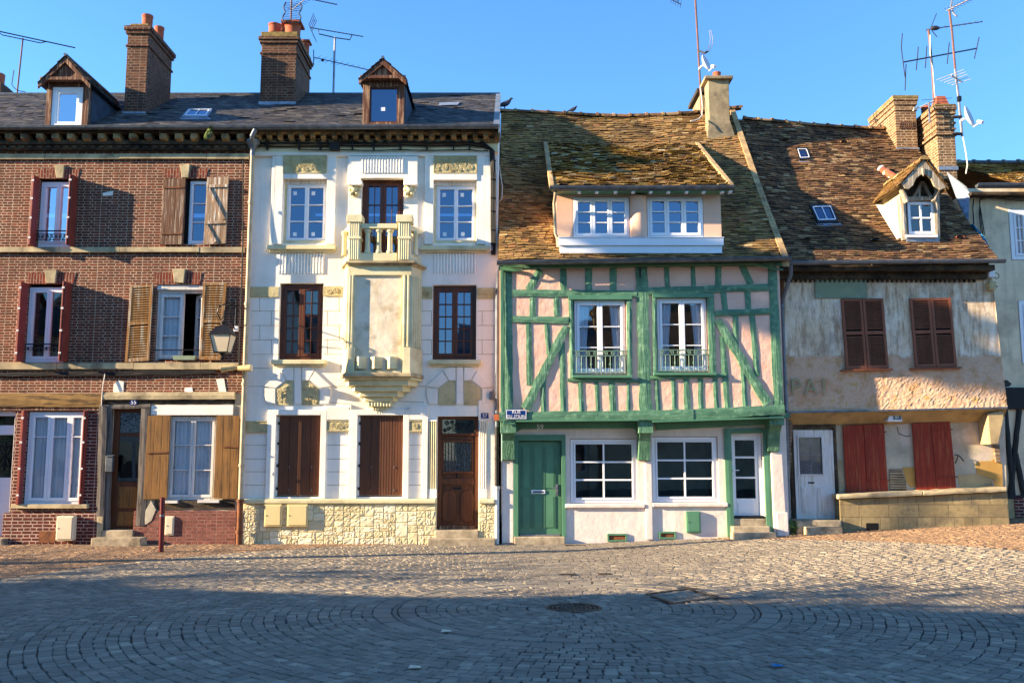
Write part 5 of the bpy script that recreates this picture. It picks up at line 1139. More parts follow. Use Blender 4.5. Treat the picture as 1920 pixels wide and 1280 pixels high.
# dormer geometry
DX0, DX1 = X(1030, 353, 18.62), X(1376, 352, 18.62); dz0 = Z(351, 18.62)
dt = onroof(1170, 276, tz); DYT = dt.y
def dz(x, y): return dz0 + (tz(x, DYT) - dz0) * (y - 18.62) / (DYT - 18.62)
YD = onroof(1200, 469, tz).y + .02
def tsurf(s, t):
    k = t / TLV; y = YE + (YR - YE) * k; x = TX0 + s; return V((x, y, tz(x, y) + .018 * sin(x * 2.1 + t) + .012 * sin(x * 5 + t * 2.3)))
def tskip(s, t):
    x = TX0 + s; y = YE + (YR - YE) * t / TLV; return DX0 + .12 < x < DX1 - .18 and YD + .1 < y < DYT - .1
tile_roof('roof', tsurf, TX1 - TX0 - .02, TLV, .165, .088, .013, 'tile', th, tskip, .014, True, .5)
m = MB(); m.grid(lambda u, v: V((TX0 + (TX1 - TX0) * u, YR + (27 - YR) * v, trz(TX0 + (TX1 - TX0) * u) + (TZE - trz(TX0)) * v)), 8, 2, (.3, .3, .3)); m.build('rear_slope', 'tile', th, tint=True)
ridge_tiles('ridge', [(x, YR, z - .02) for x, z in RT], .1, .42, 'tiledark', th)
gutter(th, TX0 - .03, TX1 + .04, YE - .13, TZE - .03, Z(484, YE), .07)
# verge on the right
m = MB()
for k in range(24):
    a, b = k / 24, (k + 1) / 24; ya, yb = YE + (YR - YE) * a, YE + (YR - YE) * b
    m.prism([(TX1 - .11, ya, tz(TX1, ya) - .12), (TX1 - .11, yb, tz(TX1, yb) - .12), (TX1 - .11, yb, tz(TX1, yb) + .06 + ru(0, .012)), (TX1 - .11, ya, tz(TX1, ya) + .06 + ru(0, .012))], (.13, 0, 0))
m.build('verge', 'mortar', th)
# walls
UH = {'l': (1075, 560, 1175, 702), 'r': (1231, 556, 1328, 698)}
GH = {'l': (1069, 822, 1196, 944), 'r': (1223, 818, 1347, 942), 'dl': (972, 826, 1053, 1006), 'dr': (1368, 812, 1432, 985)}
uh = {k: R(*v, WT) for k, v in UH.items()}; gh = {k: R(*v, WG) for k, v in GH.items()}
zj = Z(778, WT); zu = TZE - .02; m = MB()
UX0, UX1 = X(942, 640, WT), X(1466, 640, WT)
wall_holes(m, UX0, UX1, zj, zu + .1, WT, list(uh.values()), .16); shell(m, UX0, UX1, zj, zu, WT, 27, YR, trz(2) - .2); m.build('upper_wall', 'pink', th)
GX0, GX1 = X(941, 900, WG), X(1477, 900, WG)
m = MB(); wall_holes(m, GX0, GX1, -.2, zj + .1, WG, [gh['l'], gh['r'], gh['dl'][:2] + (-.2, gh['dl'][3]), gh['dr'][:2] + (-.2, gh['dr'][3])], .16); shell(m, GX0, GX1, -.2, zj, WG, 27)
m.build('ground_floor_wall', 'white59', th)
m = MB(); m.box(GX0 - .05, GX1, WT + .03, WG + .1, zj - .05, zj + .05); m.build('jetty_soffit', 'green', th)
def beam(a, b, w, w2=None, wob=.8, Yf=WT - .012, name='beam', mat='green'):
    horiz = abs(b[0] - a[0]) > abs(b[1] - a[1]) * 1.5
    m = MB(); m.pbar(a, b, w, max(Yf, WT - .05) * .5 + (WT - .014) * .5 + ru(-.004, .004), WT + .01, w2, wob); return m.build(name, 'greenx' if horiz and mat == 'green' else mat, th, smooth=False)
beam((951, 503), (953, 776), 17, 18, .8, name='corner_post'); beam((1448, 500), (1461, 772), 16, 19, .8, name='corner_post')
beam((1203, 500), (1211, 772), 21, 23, 1.5, WT - .07, name='central_post')
beam((936, 497), (1470, 493), 11, Yf=WT - .1, name='wall_plate'); beam((961, 549), (1194, 551), 13, Yf=WT - .06, name='rail'); beam((1214, 546), (1441, 538), 13, Yf=WT - .06, name='rail')
for q in (((1056, 503), (1057, 545), 12), ((1104, 503), (1104, 546), 13), ((1150, 503), (1150, 546), 13), ((1013, 505), (991, 544), 14), ((1250, 500), (1252, 541), 9), ((1299, 499), (1301, 540), 9), ((1347, 498), (1347, 537), 12), ((1391, 497), (1408, 533), 13),
          ((999, 556), (998, 593), 12), ((1043, 556), (1044, 592), 11), ((991, 604), (993, 722), 11), ((1025, 604), (1029, 664), 9), ((1018, 700), (1019, 773), 10), ((1054, 642), (1056, 773), 11),
          ((1356, 544), (1360, 582), 11), ((1401, 544), (1403, 581), 11), ((1379, 591), (1380, 650), 10), ((1410, 590), (1420, 706), 11), ((1354, 630), (1365, 769), 11), ((1393, 688), (1398, 766), 9),
          ((1088, 716), (1090, 773), 10), ((1119, 716), (1121, 773), 8), ((1147, 716), (1149, 772), 12), ((1178, 714), (1178, 772), 7),
          ((1231, 710), (1235, 773), 8), ((1262, 709), (1265, 773), 9), ((1287, 708), (1289, 772), 11), ((1313, 707), (1315, 771), 10), ((1341, 706), (1344, 770), 9)): beam(q[0], q[1], q[2], name='stud')
beam((961, 598), (1066, 600), 12, Yf=WT - .055, name='rail'); beam((1341, 588), (1443, 583), 11, Yf=WT - .055, name='rail')
beam((1063, 612), (984, 766), 15, 18, 1.4, WT - .075, 'brace'); beam((1346, 600), (1440, 757), 14, 18, 1.4, WT - .075, 'brace')
for q in (((1070, 556), (1074, 708), 9), ((1180, 556), (1181, 706), 10), ((1227, 553), (1229, 702), 8), ((1332, 550), (1337, 700), 13)): beam(*q, wob=.3, Yf=WT - .06, name='window_post')
beam((1064, 712), (1200, 714), 6, wob=.5, Yf=WT - .09, name='sill_beam'); beam((1219, 708), (1362, 703), 7, wob=.5, Yf=WT - .09, name='sill_beam')
for px in ((1073, 703, 1186, 708), (1226, 698, 1344, 703)): m = MB(); m.pbox(*px, WT - .12, WT + .12); m.build('window_sill', 'greenflat', th, bevel=.006)
m = MB(); m.pbox(1066, 553, 1185, 561, WT - .07, WT + .1); m.pbox(1224, 550, 1338, 557, WT - .07, WT + .1); m.build('window_head', 'greenflat', th)
m = MB(); m.pbar((936, 781), (1120, 779), 17, WT - .16, WT + .2, 18, 1.2); m.pbar((1120, 779), (1300, 777), 18, WT - .16, WT + .2, 20, 1.2); m.pbar((1300, 777), (1471, 767), 20, WT - .15, WT + .2, 18, 1.2); m.build('jetty_beam', 'greenx', th)
m = MB()
for a, b, ya, yb in ((968, 1198, 789, 787), (1224, 1470, 790, 782)): A, B = P(a, ya, WT - .19), P(b, yb, WT - .19); m.prism([A + V((0, 0, .015)), B + V((0, 0, .015)), B - V((0, 0, .015)), A - V((0, 0, .015))], (0, .2, 0))
m.build('drip_board', 'greenflat', th)
m = MB(); m.ppoly([(966, 789), (1196, 789), (1196, 808), (1188, 803), (978, 804), (966, 811)], WG - .1, WG); m.ppoly([(1226, 789), (1445, 780), (1445, 796), (1232, 806)], WG - .1, WG); m.build('fascia_beam', 'greenflat', th, bevel=.01)
for (px0, px1, ya, yb, yc) in ((938, 968, 788, 812, 862), (1197, 1225, 786, 812, 863), (1443, 1471, 778, 797, 846)):
    m = MB(); x0, x1, z0, z1 = R(px0, ya, px1, yb, WT - .1); m.box(x0, x1, WT - .1, WG, z0, z1); zl = Z(yc, WG - .1)
    m.prism([(x0 + .03, WT - .02, z0), (x0 + .03, WT + .1, z0 - .14), (x0 + .03, WG - .14, zl), (x0 + .03, WG, zl), (x0 + .03, WG, z0)], (x1 - x0 - .06, 0, 0))
    m.build('corbel_bracket', 'green', th, bevel=.012)
m = MB(); m.pbox(1205, 853, 1211, 857, WG - .16, WG - .14); m.build('red_tag', 'redshutter', th)
m = MB(); a = P(1201, 502, WT - .15); m.box(a.x - .025, a.x + .01, a.y, a.y + .05, a.z - .2, a.z); m.build('iron_anchor', 'iron', th)
m = MB(); m.pbox(936, 505, 944, 775, WT - .02, WT + .2); m.build('corner_board', 'peach', th)
# upper windows
for k, (cur) in (('l', [(0, .42, .28), (.62, 1, -.28)]), ('r', [(0, .45, .25), (.5, 1, -.25)])):
    x0, x1, z0, z1 = uh[k]; window(th, x0 + .03, x1 - .02, z0 + .02, z1 - .03, WT + .05, 'pvc', 2, (.34, .67), glassm='glass_mid', wf=.045, wl=.055, bar=.022, curtain={0: [(0, .62, .2)], 1: [(.38, 1, -.2)]})
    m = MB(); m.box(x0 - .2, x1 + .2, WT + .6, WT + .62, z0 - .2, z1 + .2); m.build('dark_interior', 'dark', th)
def railing59(px):
    x0, x1, z0, z1 = R(*px, WT - .03); Y = WT - .03; m = MB()
    for z in (z1, z1 - .1, z0): m.tube([(x0, Y, z), (x1, Y, z)], .011, 6)
    n = 11
    for k in range(n):
        x = x0 + (x1 - x0) * (k + .5) / n; m.tube([(x, Y, z0), (x, Y, z1 - .1)], .007, 5)
        if k % 2 == 1: m.lathe([(.006, -.05), (.018, 0), (.006, .05)], (x, Y, (z0 + z1 - .1) / 2), 8)
    for k in range(3):
        c = x0 + (x1 - x0) * (k + .5) / 3
        for s in (-1, 1): m.tube([(c + s * (.11 - .045 * (1 - i / 22) * cos(i / 22 * 10)), Y, z1 - .05 + .042 * (1 - i / 22 * .7) * sin(i / 22 * 10)) for i in range(23)], .007, 5)
    m.build('railing', 'irongreen', th)
railing59((1077, 658, 1176, 699)); railing59((1235, 656, 1331, 695))
# ground floor windows and doors
for k in ('l', 'r'):
    x0, x1, z0, z1 = gh[k]; window(th, x0 + .01, x1 - .01, z0 + .01, z1 - .01, WG + .05, 'pvc', [1.0], (.335, .67), 1, glassm='glass_dark', wf=.07, wl=.035, bar=.035)
    m = MB(); m.box(x0 - .1, x1 + .1, WG + 1.6, WG + 1.62, z0 - 1, z1 + .3); m.box(x0 + (.5 if k == 'l' else .1), x0 + (.8 if k == 'l' else .55), WG + 1.2, WG + 1.59, z0 - 1, z1); m.build('room_wall', 'room', th)
m = MB(); m.pbox(1060, 944, 1210, 952, WG - .07, WG); m.pbox(1224, 942, 1366, 950, WG - .07, WG); m.build('window_ledge', 'white59', th, bevel=.02)
m = MB(); m.pbox(1210, 863, 1224, 1012, WG - .05, WG); m.build('pilaster', 'white59', th, bevel=.02)
x0, x1, z0, z1 = gh['dl']; yd = WG + .09; z0 = Z(1004, yd)
m = MB(); f = R(963, 815, 1061, 1006, WG - .03); m.box(f[0], x0, WG - .04, WG + .14, f[2], f[3]); m.box(x1, f[1], WG - .04, WG + .14, f[2], f[3]); m.box(x0, x1, WG - .038, WG + .14, z1, f[3]); m.build('door_frame', 'greenflat', th, bevel=.006)
m = MB(); m.box(x0 + .004, x1 - .004, yd, yd + .05, z0, z1 - .01); dd = m.build('door', 'greenflat', th, bevel=.004)
m = MB()
for (a, b) in ((979, 995), (1000, 1018), (1022, 1040)):
    for (c, d) in ((837, 916), (929, 990)):
        q = R(a, c, b, d, yd); m.box(q[0], q[1], yd - .004, yd - .0015, q[2], q[3]); e = .022
        m.box(q[0] + e, q[1] - e, yd - .016, yd - .0045, q[2] + e, q[3] - e)
        for s in ((q[0] - .012, q[0], q[2], q[3]), (q[1], q[1] + .012, q[2], q[3])): m.box(s[0], s[1], yd - .014, yd - .001, s[2], s[3])
m.build('door_panel', 'greenflat', dd, bevel=.004)
m = MB(); q = R(996, 918, 1022, 925, yd); m.box(q[0], q[1], yd - .02, yd - .002, q[2], q[3]); m.build('letter_slot', 'pvc', dd, bevel=.004)
m = MB(); q = R(999, 920, 1019, 923.5, yd); m.box(q[0], q[1], yd - .024, yd - .021, q[2], q[3]); m.build('letter_flap', 'zinc', dd)
m = MB(); q = R(1042, 907, 1046, 928, yd); m.box(q[0], q[1], yd - .018, yd - .002, q[2], q[3]); c = P(1043, 914, yd); m.tube([(c.x, yd - .02, c.z), (c.x, yd - .07, c.z), (c.x - .1, yd - .07, c.z)], .011, 7); m.build('handle', 'alu', dd, bevel=0)
m = MB(); q = R(975, 1001, 1050, 1004, yd); m.box(q[0], q[1], yd - .05, yd - .002, q[2] + .0, q[3]); m.build('threshold_bar', 'alu', dd)
q = R(964, 1006, 1060, 1018, WG - .12); steps(th, [(q[0], q[1], WG - .13, WG + .2, -.15, q[3])])
x0, x1, z0, z1 = gh['dr']; yd = WG + .1; zd = Z(966, yd)
m = MB(); m.pbar((1364, 803), (1371, 1006), 13, WG - .05, WG + .15); m.pbar((1437, 806), (1445, 998), 13, WG - .05, WG + .15); m.pbar((1369, 808), (1432, 807), 9, WG - .045, WG + .15); m.build('door_frame', 'greenflat', th)
m = MB(); m.box(x0 + .01, x0 + .08, yd - .02, yd + .06, zd, z1); m.box(x1 - .08, x1 - .01, yd - .02, yd + .06, zd, z1); m.box(x0 + .08, x1 - .08, yd - .02, yd + .06, z1 - .07, z1)
L = [(x0 + .08, x0 + .15), (x1 - .15, x1 - .08)]; zp = Z(934, yd)
for a, b in L: m.box(a, b, yd, yd + .05, zd, z1 - .07)
m.box(x0 + .15, x1 - .15, yd, yd + .05, zd, zp); m.box(x0 + .15, x1 - .15, yd, yd + .05, z1 - .14, z1 - .07)
for y in (857, 895): m.box(x0 + .15, x1 - .15, yd + .004, yd + .045, Z(y, yd) - .02, Z(y, yd) + .02)
dd = m.build('door', 'pvc', th, bevel=.004); dd['label'] = 'white glazed door with three panes'
m = MB(); q = (x0 + .18, x1 - .18, Z(962, yd), Z(942, yd)); m.box(q[0], q[1], yd - .012, yd - .001, q[2], q[3]); m.build('door_panel', 'pvc', dd, bevel=.004)
m = MB(); m.add([(x0 + .1, yd + .025, zp - .02), (x1 - .1, yd + .025, zp - .02), (x1 - .1, yd + .025, z1 - .1), (x0 + .1, yd + .025, z1 - .1)], [(0, 1, 2, 3)]); m.build('pane', 'glass_dark', dd, recalc=False)
m = MB(); c = P(1374, 881, yd - .01); m.box(c.x - .015, c.x + .015, yd - .012, yd - .001, c.z - .12, c.z + .05); m.tube([(c.x, yd - .01, c.z), (c.x, yd - .06, c.z), (c.x + .12, yd - .06, c.z)], .011, 7); m.build('handle', 'pvc', dd)
m = MB(); m.box(x0, x1, WG + 1.6, WG + 1.62, zd, z1 + .3); m.build('room_wall', 'room', th)
m = MB(); m.box(x0, x1, WG - .01, WG + .2, zd - .05, zd - .005); m.build('threshold', 'iron', th)
zg = gz(X(1405, 1000, WG), WG)
q = R(1375, 967, 1441, 986, WG - .02); steps(th, [(q[0], q[1], WG - .02, WG + .19, zg - .1, q[3] - .05)])
q = R(1373, 986, 1443, 998, WG - .2); steps(th, [(q[0], q[1], WG - .25, WG - .021, zg - .1, q[3])])
q = R(1373, 998, 1454, 1008, WG - .45); steps(th, [(q[0], q[1], WG - .55, WG - .251, zg - .1, q[3] + .0)])
m = MB(); m.ppoly([(1445, 846), (1467, 845), (1477, 1006), (1452, 1006)], WG - .09, WG); m.ppoly([(1456, 960), (1478, 960), (1480, 1006), (1458, 1006)], WG - .14, WG - .091); m.build('corner_pier', 'white59', th, bevel=.02)
m = MB(); m.pbox(941, 862, 963, 1018, WG - .03, WG); m.build('corner_pier', 'white59', th, bevel=.015)
for px in ((1139, 1000, 1176, 1015), (1236, 996, 1268, 1010)):
    x0, x1, z0, z1 = R(*px, WG - .03); m = MB(); e = .035; m.box(x0, x0 + e, WG - .035, WG - .001, z0, z1); m.box(x1 - e, x1, WG - .035, WG - .001, z0, z1); m.box(x0 + e, x1 - e, WG - .035, WG - .001, z1 - e, z1); m.box(x0 + e, x1 - e, WG - .035, WG - .001, z0, z0 + e)
    v = m.build('vent_frame', 'greenflat', th, bevel=.004); m = MB(); m.box(x0 + e, x1 - e, WG - .012, WG - .003, z0 + e, z1 - e); m.build('vent_grille', 'rust', v)
t = meter_box('meter_box', (1287, 958, 1314, 999), WG, .07, 'greenflat', 'green painted meter box low on the white wall', 'meter boxes on the fronts')
# dormer
x0, x1 = X(1043, 410, YD), X(1352, 410, YD); zt_, zb_ = Z(358, YD), Z(446, YD) - .2
dw = [R(1074, 369, 1181, 448, YD), R(1213, 368, 1319, 447, YD)]
m = MB(); wall_holes(m, x0, x1, zb_, zt_ + .12, YD, dw, .1)
for x in (x0, x1): m.add([(x, YD, zb_), (x, YD, dz(x, YD) - .02), (x, DYT, dz(x, DYT) - .02)], [(0, 1, 2)])
do = m.build('dormer', 'peach', th)
m = MB(); c = P(1197, 400, YD); rr = (dw[1][0] - dw[0][1]) / 2; n = 10
m.add([(c.x + rr * cos(pi * i / n), YD - .16 * sin(pi * i / n), z) for z in (dw[0][2] + .02, dw[0][3]) for i in range(n + 1)], [(i, i + 1, n + 2 + i, n + 1 + i) for i in range(n)] + [tuple(range(n + 1)), tuple(range(2 * n + 1, n, -1))])
m.build('rounded_pier', 'peach', do, smooth=True)
for i, q in enumerate(dw): window(do, q[0] + .01, q[1] - .01, q[2] + .01, q[3] - .01, YD + .0, 'pvc', 3, (.33, .66), glassm='glass_sky', wf=.05, wl=.05, bar=.025, curtain=[(.35, 1, -.2)] if False else None)
m = MB(); a = R(1047, 446, 1357, 460, YD - .2); b = R(1050, 460, 1354, 470, YD - .17); m.box(a[0], a[1], YD - .2, YD - .02, a[2], a[3]); m.box(b[0], b[1], YD - .16, YD - .02, b[2] - .05, b[3]); m.box(a[0] - .01, a[1] + .01, YD - .215, YD - .02, a[3], a[3] + .02); m.build('dormer_sill', 'pvc', do, bevel=.006)
gutter(do, DX0 + .0, DX1, 18.62 - .1, dz0 - .01, dz0 + .0, .065)
m = MB(); m.box(DX0 + .05, DX1 - .1, 18.62, 18.66, dz0 - .08, dz0 + .0); m.box(x0 - .02, x1 + .02, 18.66, YD + .02, dz0 - .05, dz0 - .03); m.build('eaves_board', 'greenflat', do)
k = 0
for px in (1086, 1119, 1154, 1187, 1220, 1253, 1287, 1319, 1354, 1369): m = MB(); a = R(px - 3, 359.5, px + 3, 361.5, 18.68); m.box(a[0], a[1], 18.63, 18.75, a[2] - .01, a[3] + .02); m.build('rafter_end', 'pvc', do)
DLV = sqrt((DYT - 18.62) ** 2 + (dz(2, DYT) - dz0) ** 2)
tile_roof('dormer_roof', lambda s, t: V((DX0 + .06 + s, 18.62 + (DYT - 18.62) * t / DLV, dz(DX0 + s, 18.62 + (DYT - 18.62) * t / DLV) + .02 + .02 * sin(s * 2.3 + t * 1.7) + .014 * sin(s * 5.1))), DX1 - DX0 - .16, DLV, .165, .1, .015, 'tilelichen', do, None, .02, True, 1.0)
m = MB()
for xx in (DX0, DX1 - .1): m.prism([(xx, 18.6, dz(xx, 18.62) - .04), (xx, DYT, dz(xx, DYT) - .03), (xx, DYT, dz(xx, DYT) + .07), (xx, 18.6, dz(xx, 18.62) + .07)], (.1, 0, 0))
m.build('dormer_verge', 'mortar', do, bevel=.01)
downpipe(do, [(X(1042, 360, 18.66), 18.66, Z(360, 18.66)), (X(1039, 385, YD - .12), YD - .14, Z(385, YD)), (X(1041, 440, YD), YD - .1, Z(440, YD)), (X(1046, 452, YD), YD - .12, Z(452, YD))], .035, 'zincpipe')
# chimneys of the timber house
c = onroof(1350, 256, tz)
chimney(th, 1329, 1368, 255, 150, c.y, .45, 'render', (), ((1344, 137, 143, .1, .45, 'pot'),), capmat=('render', 144, 150, .09), flash=False, label='tall cement rendered chimney')
m = MB(); z0 = c.z - .3; a, b = X(1329, 240, c.y), X(1368, 240, c.y); z1 = c.z + .42
m.add([(a - .06, c.y - .1, z0), (b + .18, c.y - .1, z0), (b + .18, c.y + .7, z0 + .6), (a - .06, c.y + .7, z0 + .6), (a - .005, c.y - .005, z1), (b + .005, c.y - .005, z1), (b + .005, c.y + .46, z1), (a - .005, c.y + .46, z1)], [(0, 1, 5, 4), (1, 2, 6, 5), (2, 3, 7, 6), (3, 0, 4, 7)]); m.build('chimney_skirt', 'render', th)
chimney(th, 1313, 1345, 212, 176, YR + .05, 1.0, 'render', (), (), capmat=('darkcornice', 168, 176, .1), flash=False, zb=trz(4) - .6, label='squat rendered chimney behind the ridge')
# street sign, house number
x0, x1, z0, z1 = R(948, 767, 988, 786, WT - .19); t = T('street_sign', 'blue enamel street sign reading RUE DU 27 JUIN', 'street sign', ((x0 + x1) / 2, WT, z0)); Ys = WT - .19
m = MB(); m.box(x0, x1, Ys, Ys + .025, z0, z1); m.build('plate', 'blue', t, bevel=.003)
m = MB(); e = .012
for q in ((x0 + e, x1 - e, z1 - 2 * e, z1 - e), (x0 + e, x1 - e, z0 + e, z0 + 2 * e), (x0 + e, x0 + 2 * e, z0 + 2 * e, z1 - 2 * e), (x1 - 2 * e, x1 - e, z0 + 2 * e, z1 - 2 * e)): m.box(q[0], q[1], Ys - .003, Ys - .001, q[2], q[3])
m.build('border', 'lettering', t)
text('RUE', 968, 772.4, Ys - .004, .088, 'lettering', t, sx=1.1); text('DU', 955.2, 780.6, Ys - .004, .082, 'lettering', t, sx=.95); text('27', 966, 780.4, Ys - .004, .078, 'lettering', t, shear=.25, sx=.95); text('JUIN', 978.2, 780.6, Ys - .004, .082, 'lettering', t, sx=.95)
t = T('house_number', 'white numerals 59 on the green beam above the green door', 'house number', P(1012, 806, WG - .1)); text('59', 1012.5, 800.5, WG - .106, .15, 'lettering', t, name='numeral')
m = MB()
for k in range(4): cable(m, [P(938, 497 + 2 * k, WT - .14), P(965, 505 + k, WT - .16), P(1010, 502 - k, WT - .15), P(1200, 498 - .8 * k, WT - .16), P(1410, 492 + k, WT - .16), P(1440, 499 + k, WT - .17), P(1468, 505 + .5 * k, WT - .1)], .012, .01)
for k in range(3): cable(m, [P(939 + 2 * k, 505, WT - .05), P(940 + 2 * k, 640, WT - .05), P(939 + 2 * k, 760, WT - .08), P(944, 790 + 2 * k, WT - .15), P(965, 793 + k, WT - .13)], .013, 0)
tag(m.build('painted_cables', 'greenflat', origin=P(1200, 498, WT)), 'green painted cables looped under the eaves of the half timbered house', 'cable')

# ================================================================== 4. the peeling plaster house
WP, WPG = 19.5, 19.98
PE, PR = 19.08, 23.25
PX0, PX1 = TX1 - .05, X(1876, 488, PE)
ph = T('plaster_house', 'old leaning house with peeling plaster and closed rust red shutters', 'house', ((PX0 + PX1) / 2, WP, gz((PX0 + PX1) / 2, WP)))
PZE = Z(491, PE)
pt = [(1395, 224), (1460, 230), (1530, 237), (1590, 241), (1650, 243), (1715, 244)]
PT = [(X(a, b, PR), Z(b, PR)) for a, b in pt]
def pzr(x): return lerp_tab(PT, x)
def pz(x, y):
    k = (y - PE) / (PR - PE); return PZE + (pzr(x) - PZE) * k - .12 * sin(pi * max(0, min(1, k)))
PLV = sqrt((PR - PE) ** 2 + (pzr(8) - PZE) ** 2)
# dormer placement
pd = onroof(1725, 452, pz); PDY = pd.y
gx0, gx1 = X(1690, 400, PDY), X(1762, 400, PDY)
tile_roof('roof', lambda s, t: V((PX0 + s, PE + (PR - PE) * t / PLV, pz(PX0 + s, PE + (PR - PE) * t / PLV) + .02 * sin(s * 1.7 + t * .8) + .01 * sin(s * 4.7))), PX1 - PX0 - .02, PLV, .165, .088, .013, 'tiledark', ph,
          lambda s, t: gx0 + .05 < PX0 + s < gx1 - .05 and PDY + .1 < PE + (PR - PE) * t / PLV < PDY + .9, .012, True, .4)
m = MB(); m.grid(lambda u, v: V((PX0 + (PX1 - PX0) * u, PR + 4 * v, pzr(PX0 + (PX1 - PX0) * u) + (PZE - pzr(8)) * v)), 8, 2, (.3, .3, .3)); m.build('rear_slope', 'tiledark', ph, tint=True)
ridge_tiles('ridge', [(x, PR, z - .02) for x, z in PT] + [(PX1 - .1, PR, PT[-1][1] - .02)], .1, .36, 'tiledark', ph)
gutter(ph, PX0 + .08, PX1 + .05, PE - .14, PZE - .02, Z(488, PE) - .01, .065, 'pipegrey')
m = MB(); m.box(PX0, PX1 - .1, PE + .05, WP + .05, PZE - .16, PZE - .05); m.box(PX0, PX1 - .15, PE + .3, WP + .02, PZE - .3, PZE - .17)
for k in range(40): x = PX0 + .2 + (PX1 - PX0 - .5) * k / 40; m.box(x, x + .035, WP - .07, WP - .0, PZE - .36, PZE - .3)
m.build('eaves_board', 'darkcornice', ph)
# walls
m = MB(); UL, UR = [(1470, 506), (1858, 500)], [(1888, 766), (1474, 774)]
q = [P(x, y, WP) for x, y in UL + UR]; n = 30
# front as a grid so that the plaster can bulge and flake
zf = Z(690, WP)
def pf(u, v):
    a = q[3].lerp(q[2], u); b = q[0].lerp(q[1], u); p = a.lerp(b, v); d = .02 * sin(p.x * 1.1) * sin(p.z * 1.7)
    if p.z < zf: d += ru(0, .012)
    return (p.x, WP - d, p.z)
m.grid(pf, 110, 70)
m.add([tuple(q[1]), tuple(q[2]), (q[2].x, 27, q[2].z), (q[1].x, 27, q[1].z)], [(0, 1, 2, 3)]); m.add([tuple(q[1]), (q[1].x, 27, q[1].z), (PX1 - .15, PR, pzr(9) - .1)], [(0, 1, 2)]); m.add([tuple(q[0]), (q[0].x, 27, q[0].z), (q[0].x, 27, 0), tuple(q[3])], [(0, 1, 2, 3)])
m.add([(q[0].x, 27, 0), (q[1].x, 27, 0), (q[1].x, 27, q[1].z), (q[0].x, 27, q[0].z)], [(0, 1, 2, 3)])
m.build('upper_wall', 'plaster61', ph, recalc=False)
GXR = X(1884, 850, WPG)
m = MB(); m.add([P(1470, 780, WPG), P(1884, 778, WPG), P(1888, 1000, WPG) - V((0, 0, .3)), P(1470, 1010, WPG) - V((0, 0, .3))], [(0, 1, 2, 3)]); m.add([(GXR, WPG, 0), (GXR, 27, 0), (GXR, 27, 3.3), (GXR, WPG, 3.3)], [(0, 1, 2, 3)]); m.build('ground_floor_wall', 'gf61', ph)
m = MB(); a = [P(1474, 773, WP - .02), P(1680, 769, WP - .02), P(1889, 764, WP - .02)]; b = [P(1480, 799, WPG - .002), P(1680, 795, WPG - .002), P(1880, 790, WPG - .002)]
m.add(a + b, [(0, 1, 4, 3), (1, 2, 5, 4)]); m.build('soffit', 'soffit61', ph)
m = MB()
for u, v in zip(a, a[1:]): m.prism([u + V((0, -.02, .02)), v + V((0, -.02, .02)), v + V((0, -.02, -.015)), u + V((0, -.02, -.015))], (0, .05, 0))
m.build('drip_edge', 'zinc', ph)
# windows closed by shutters
SL_ = [[(1577, 560), (1656, 559), (1667, 690), (1587, 692)], [(1706, 559), (1783, 558), (1795, 687), (1717, 689)]]
for Q in SL_:
    for i in (0, 1):
        f = lambda a, b, t: (a[0] + (b[0] - a[0]) * t, a[1] + (b[1] - a[1]) * t)
        lo, hi = (0, .495) if i == 0 else (.505, 1)
        louvre_shutter(ph, [f(Q[0], Q[1], lo), f(Q[0], Q[1], hi), f(Q[3], Q[2], hi), f(Q[3], Q[2], lo)], WP - .07, 'rust61', .045, (.49,), 30, 'rust61', stile=.055)
    m = MB(); m.ppoly([(Q[3][0] - 8, Q[3][1] + .5), (Q[2][0] + 8, Q[2][1] + .5), (Q[2][0] + 8, Q[2][1] + 3), (Q[3][0] - 8, Q[3][1] + 3)], WP - .11, WP); m.build('window_sill', 'rust61', ph)
m = MB(); m.ppoly([(1528, 517), (1624, 518), (1626, 559), (1529, 559)], WP - .045, WP - .02); bd = m.build('painted_board', 'greenpanel', ph, bevel=.004)
m = MB(); m.pbar((1528, 515), (1624, 517), 3, WP - .06, WP - .02); m.build('board_batten', 'ochrewood', bd)
for ch, px in (('P', 1492), ('A', 1520), ('I', 1545)): o = text(ch, px, 727, WP - .037, .5, 'fadedgreen', ph, sx=.9, ext=.006)
for Q, hg in (([(1580, 797), (1658, 794), (1666, 922), (1587, 925)], 1), ([(1710, 793), (1782, 790), (1794, 915), (1719, 919)], 1)):
    plank_shutter(ph, Q, WPG - .07, 'redwood', 2, hinges=((.83, .55, 1.03), (.12, .55, 1.03)), gap=.008)
# door
QD = [(1487, 806), (1561, 806), (1569, 973), (1492, 975)]; YD6 = WPG - .04
m = MB(); m.pbar((1483, 798), (1489, 985), 6, YD6 - .02, WPG + .05, wob=.6); m.pbar((1564, 800), (1572, 975), 6, YD6 - .02, WPG + .05, wob=.6); m.pbar((1480, 800), (1567, 799), 7, YD6 - .03, WPG + .05, wob=.8); m.build('door_frame', 'darkcornice', ph)
m = MB(); m.pbar((1482, 790), (1477, 900), 8, YD6 - .25, WPG, wob=1.5); m.pbar((1477, 900), (1480, 960), 8, YD6 - .25, WPG, wob=1.5); m.build('gnarled_post', 'lath', ph)
def dq(px0, py0, px1, py1):      # a rectangle on the door in photo pixels, sheared with its lean
    s = lambda y: (y - 806) / 168 * 7
    return [(px0 + s(py0), py0), (px1 + s(py0), py0), (px1 + s(py1), py1), (px0 + s(py1), py1)]
m = MB()
for r in ((1487, 806, 1495, 974), (1541, 806, 1561, 974), (1495, 806, 1541, 818), (1495, 889, 1541, 974)): m.ppoly(dq(*r), YD6 - .05, YD6)
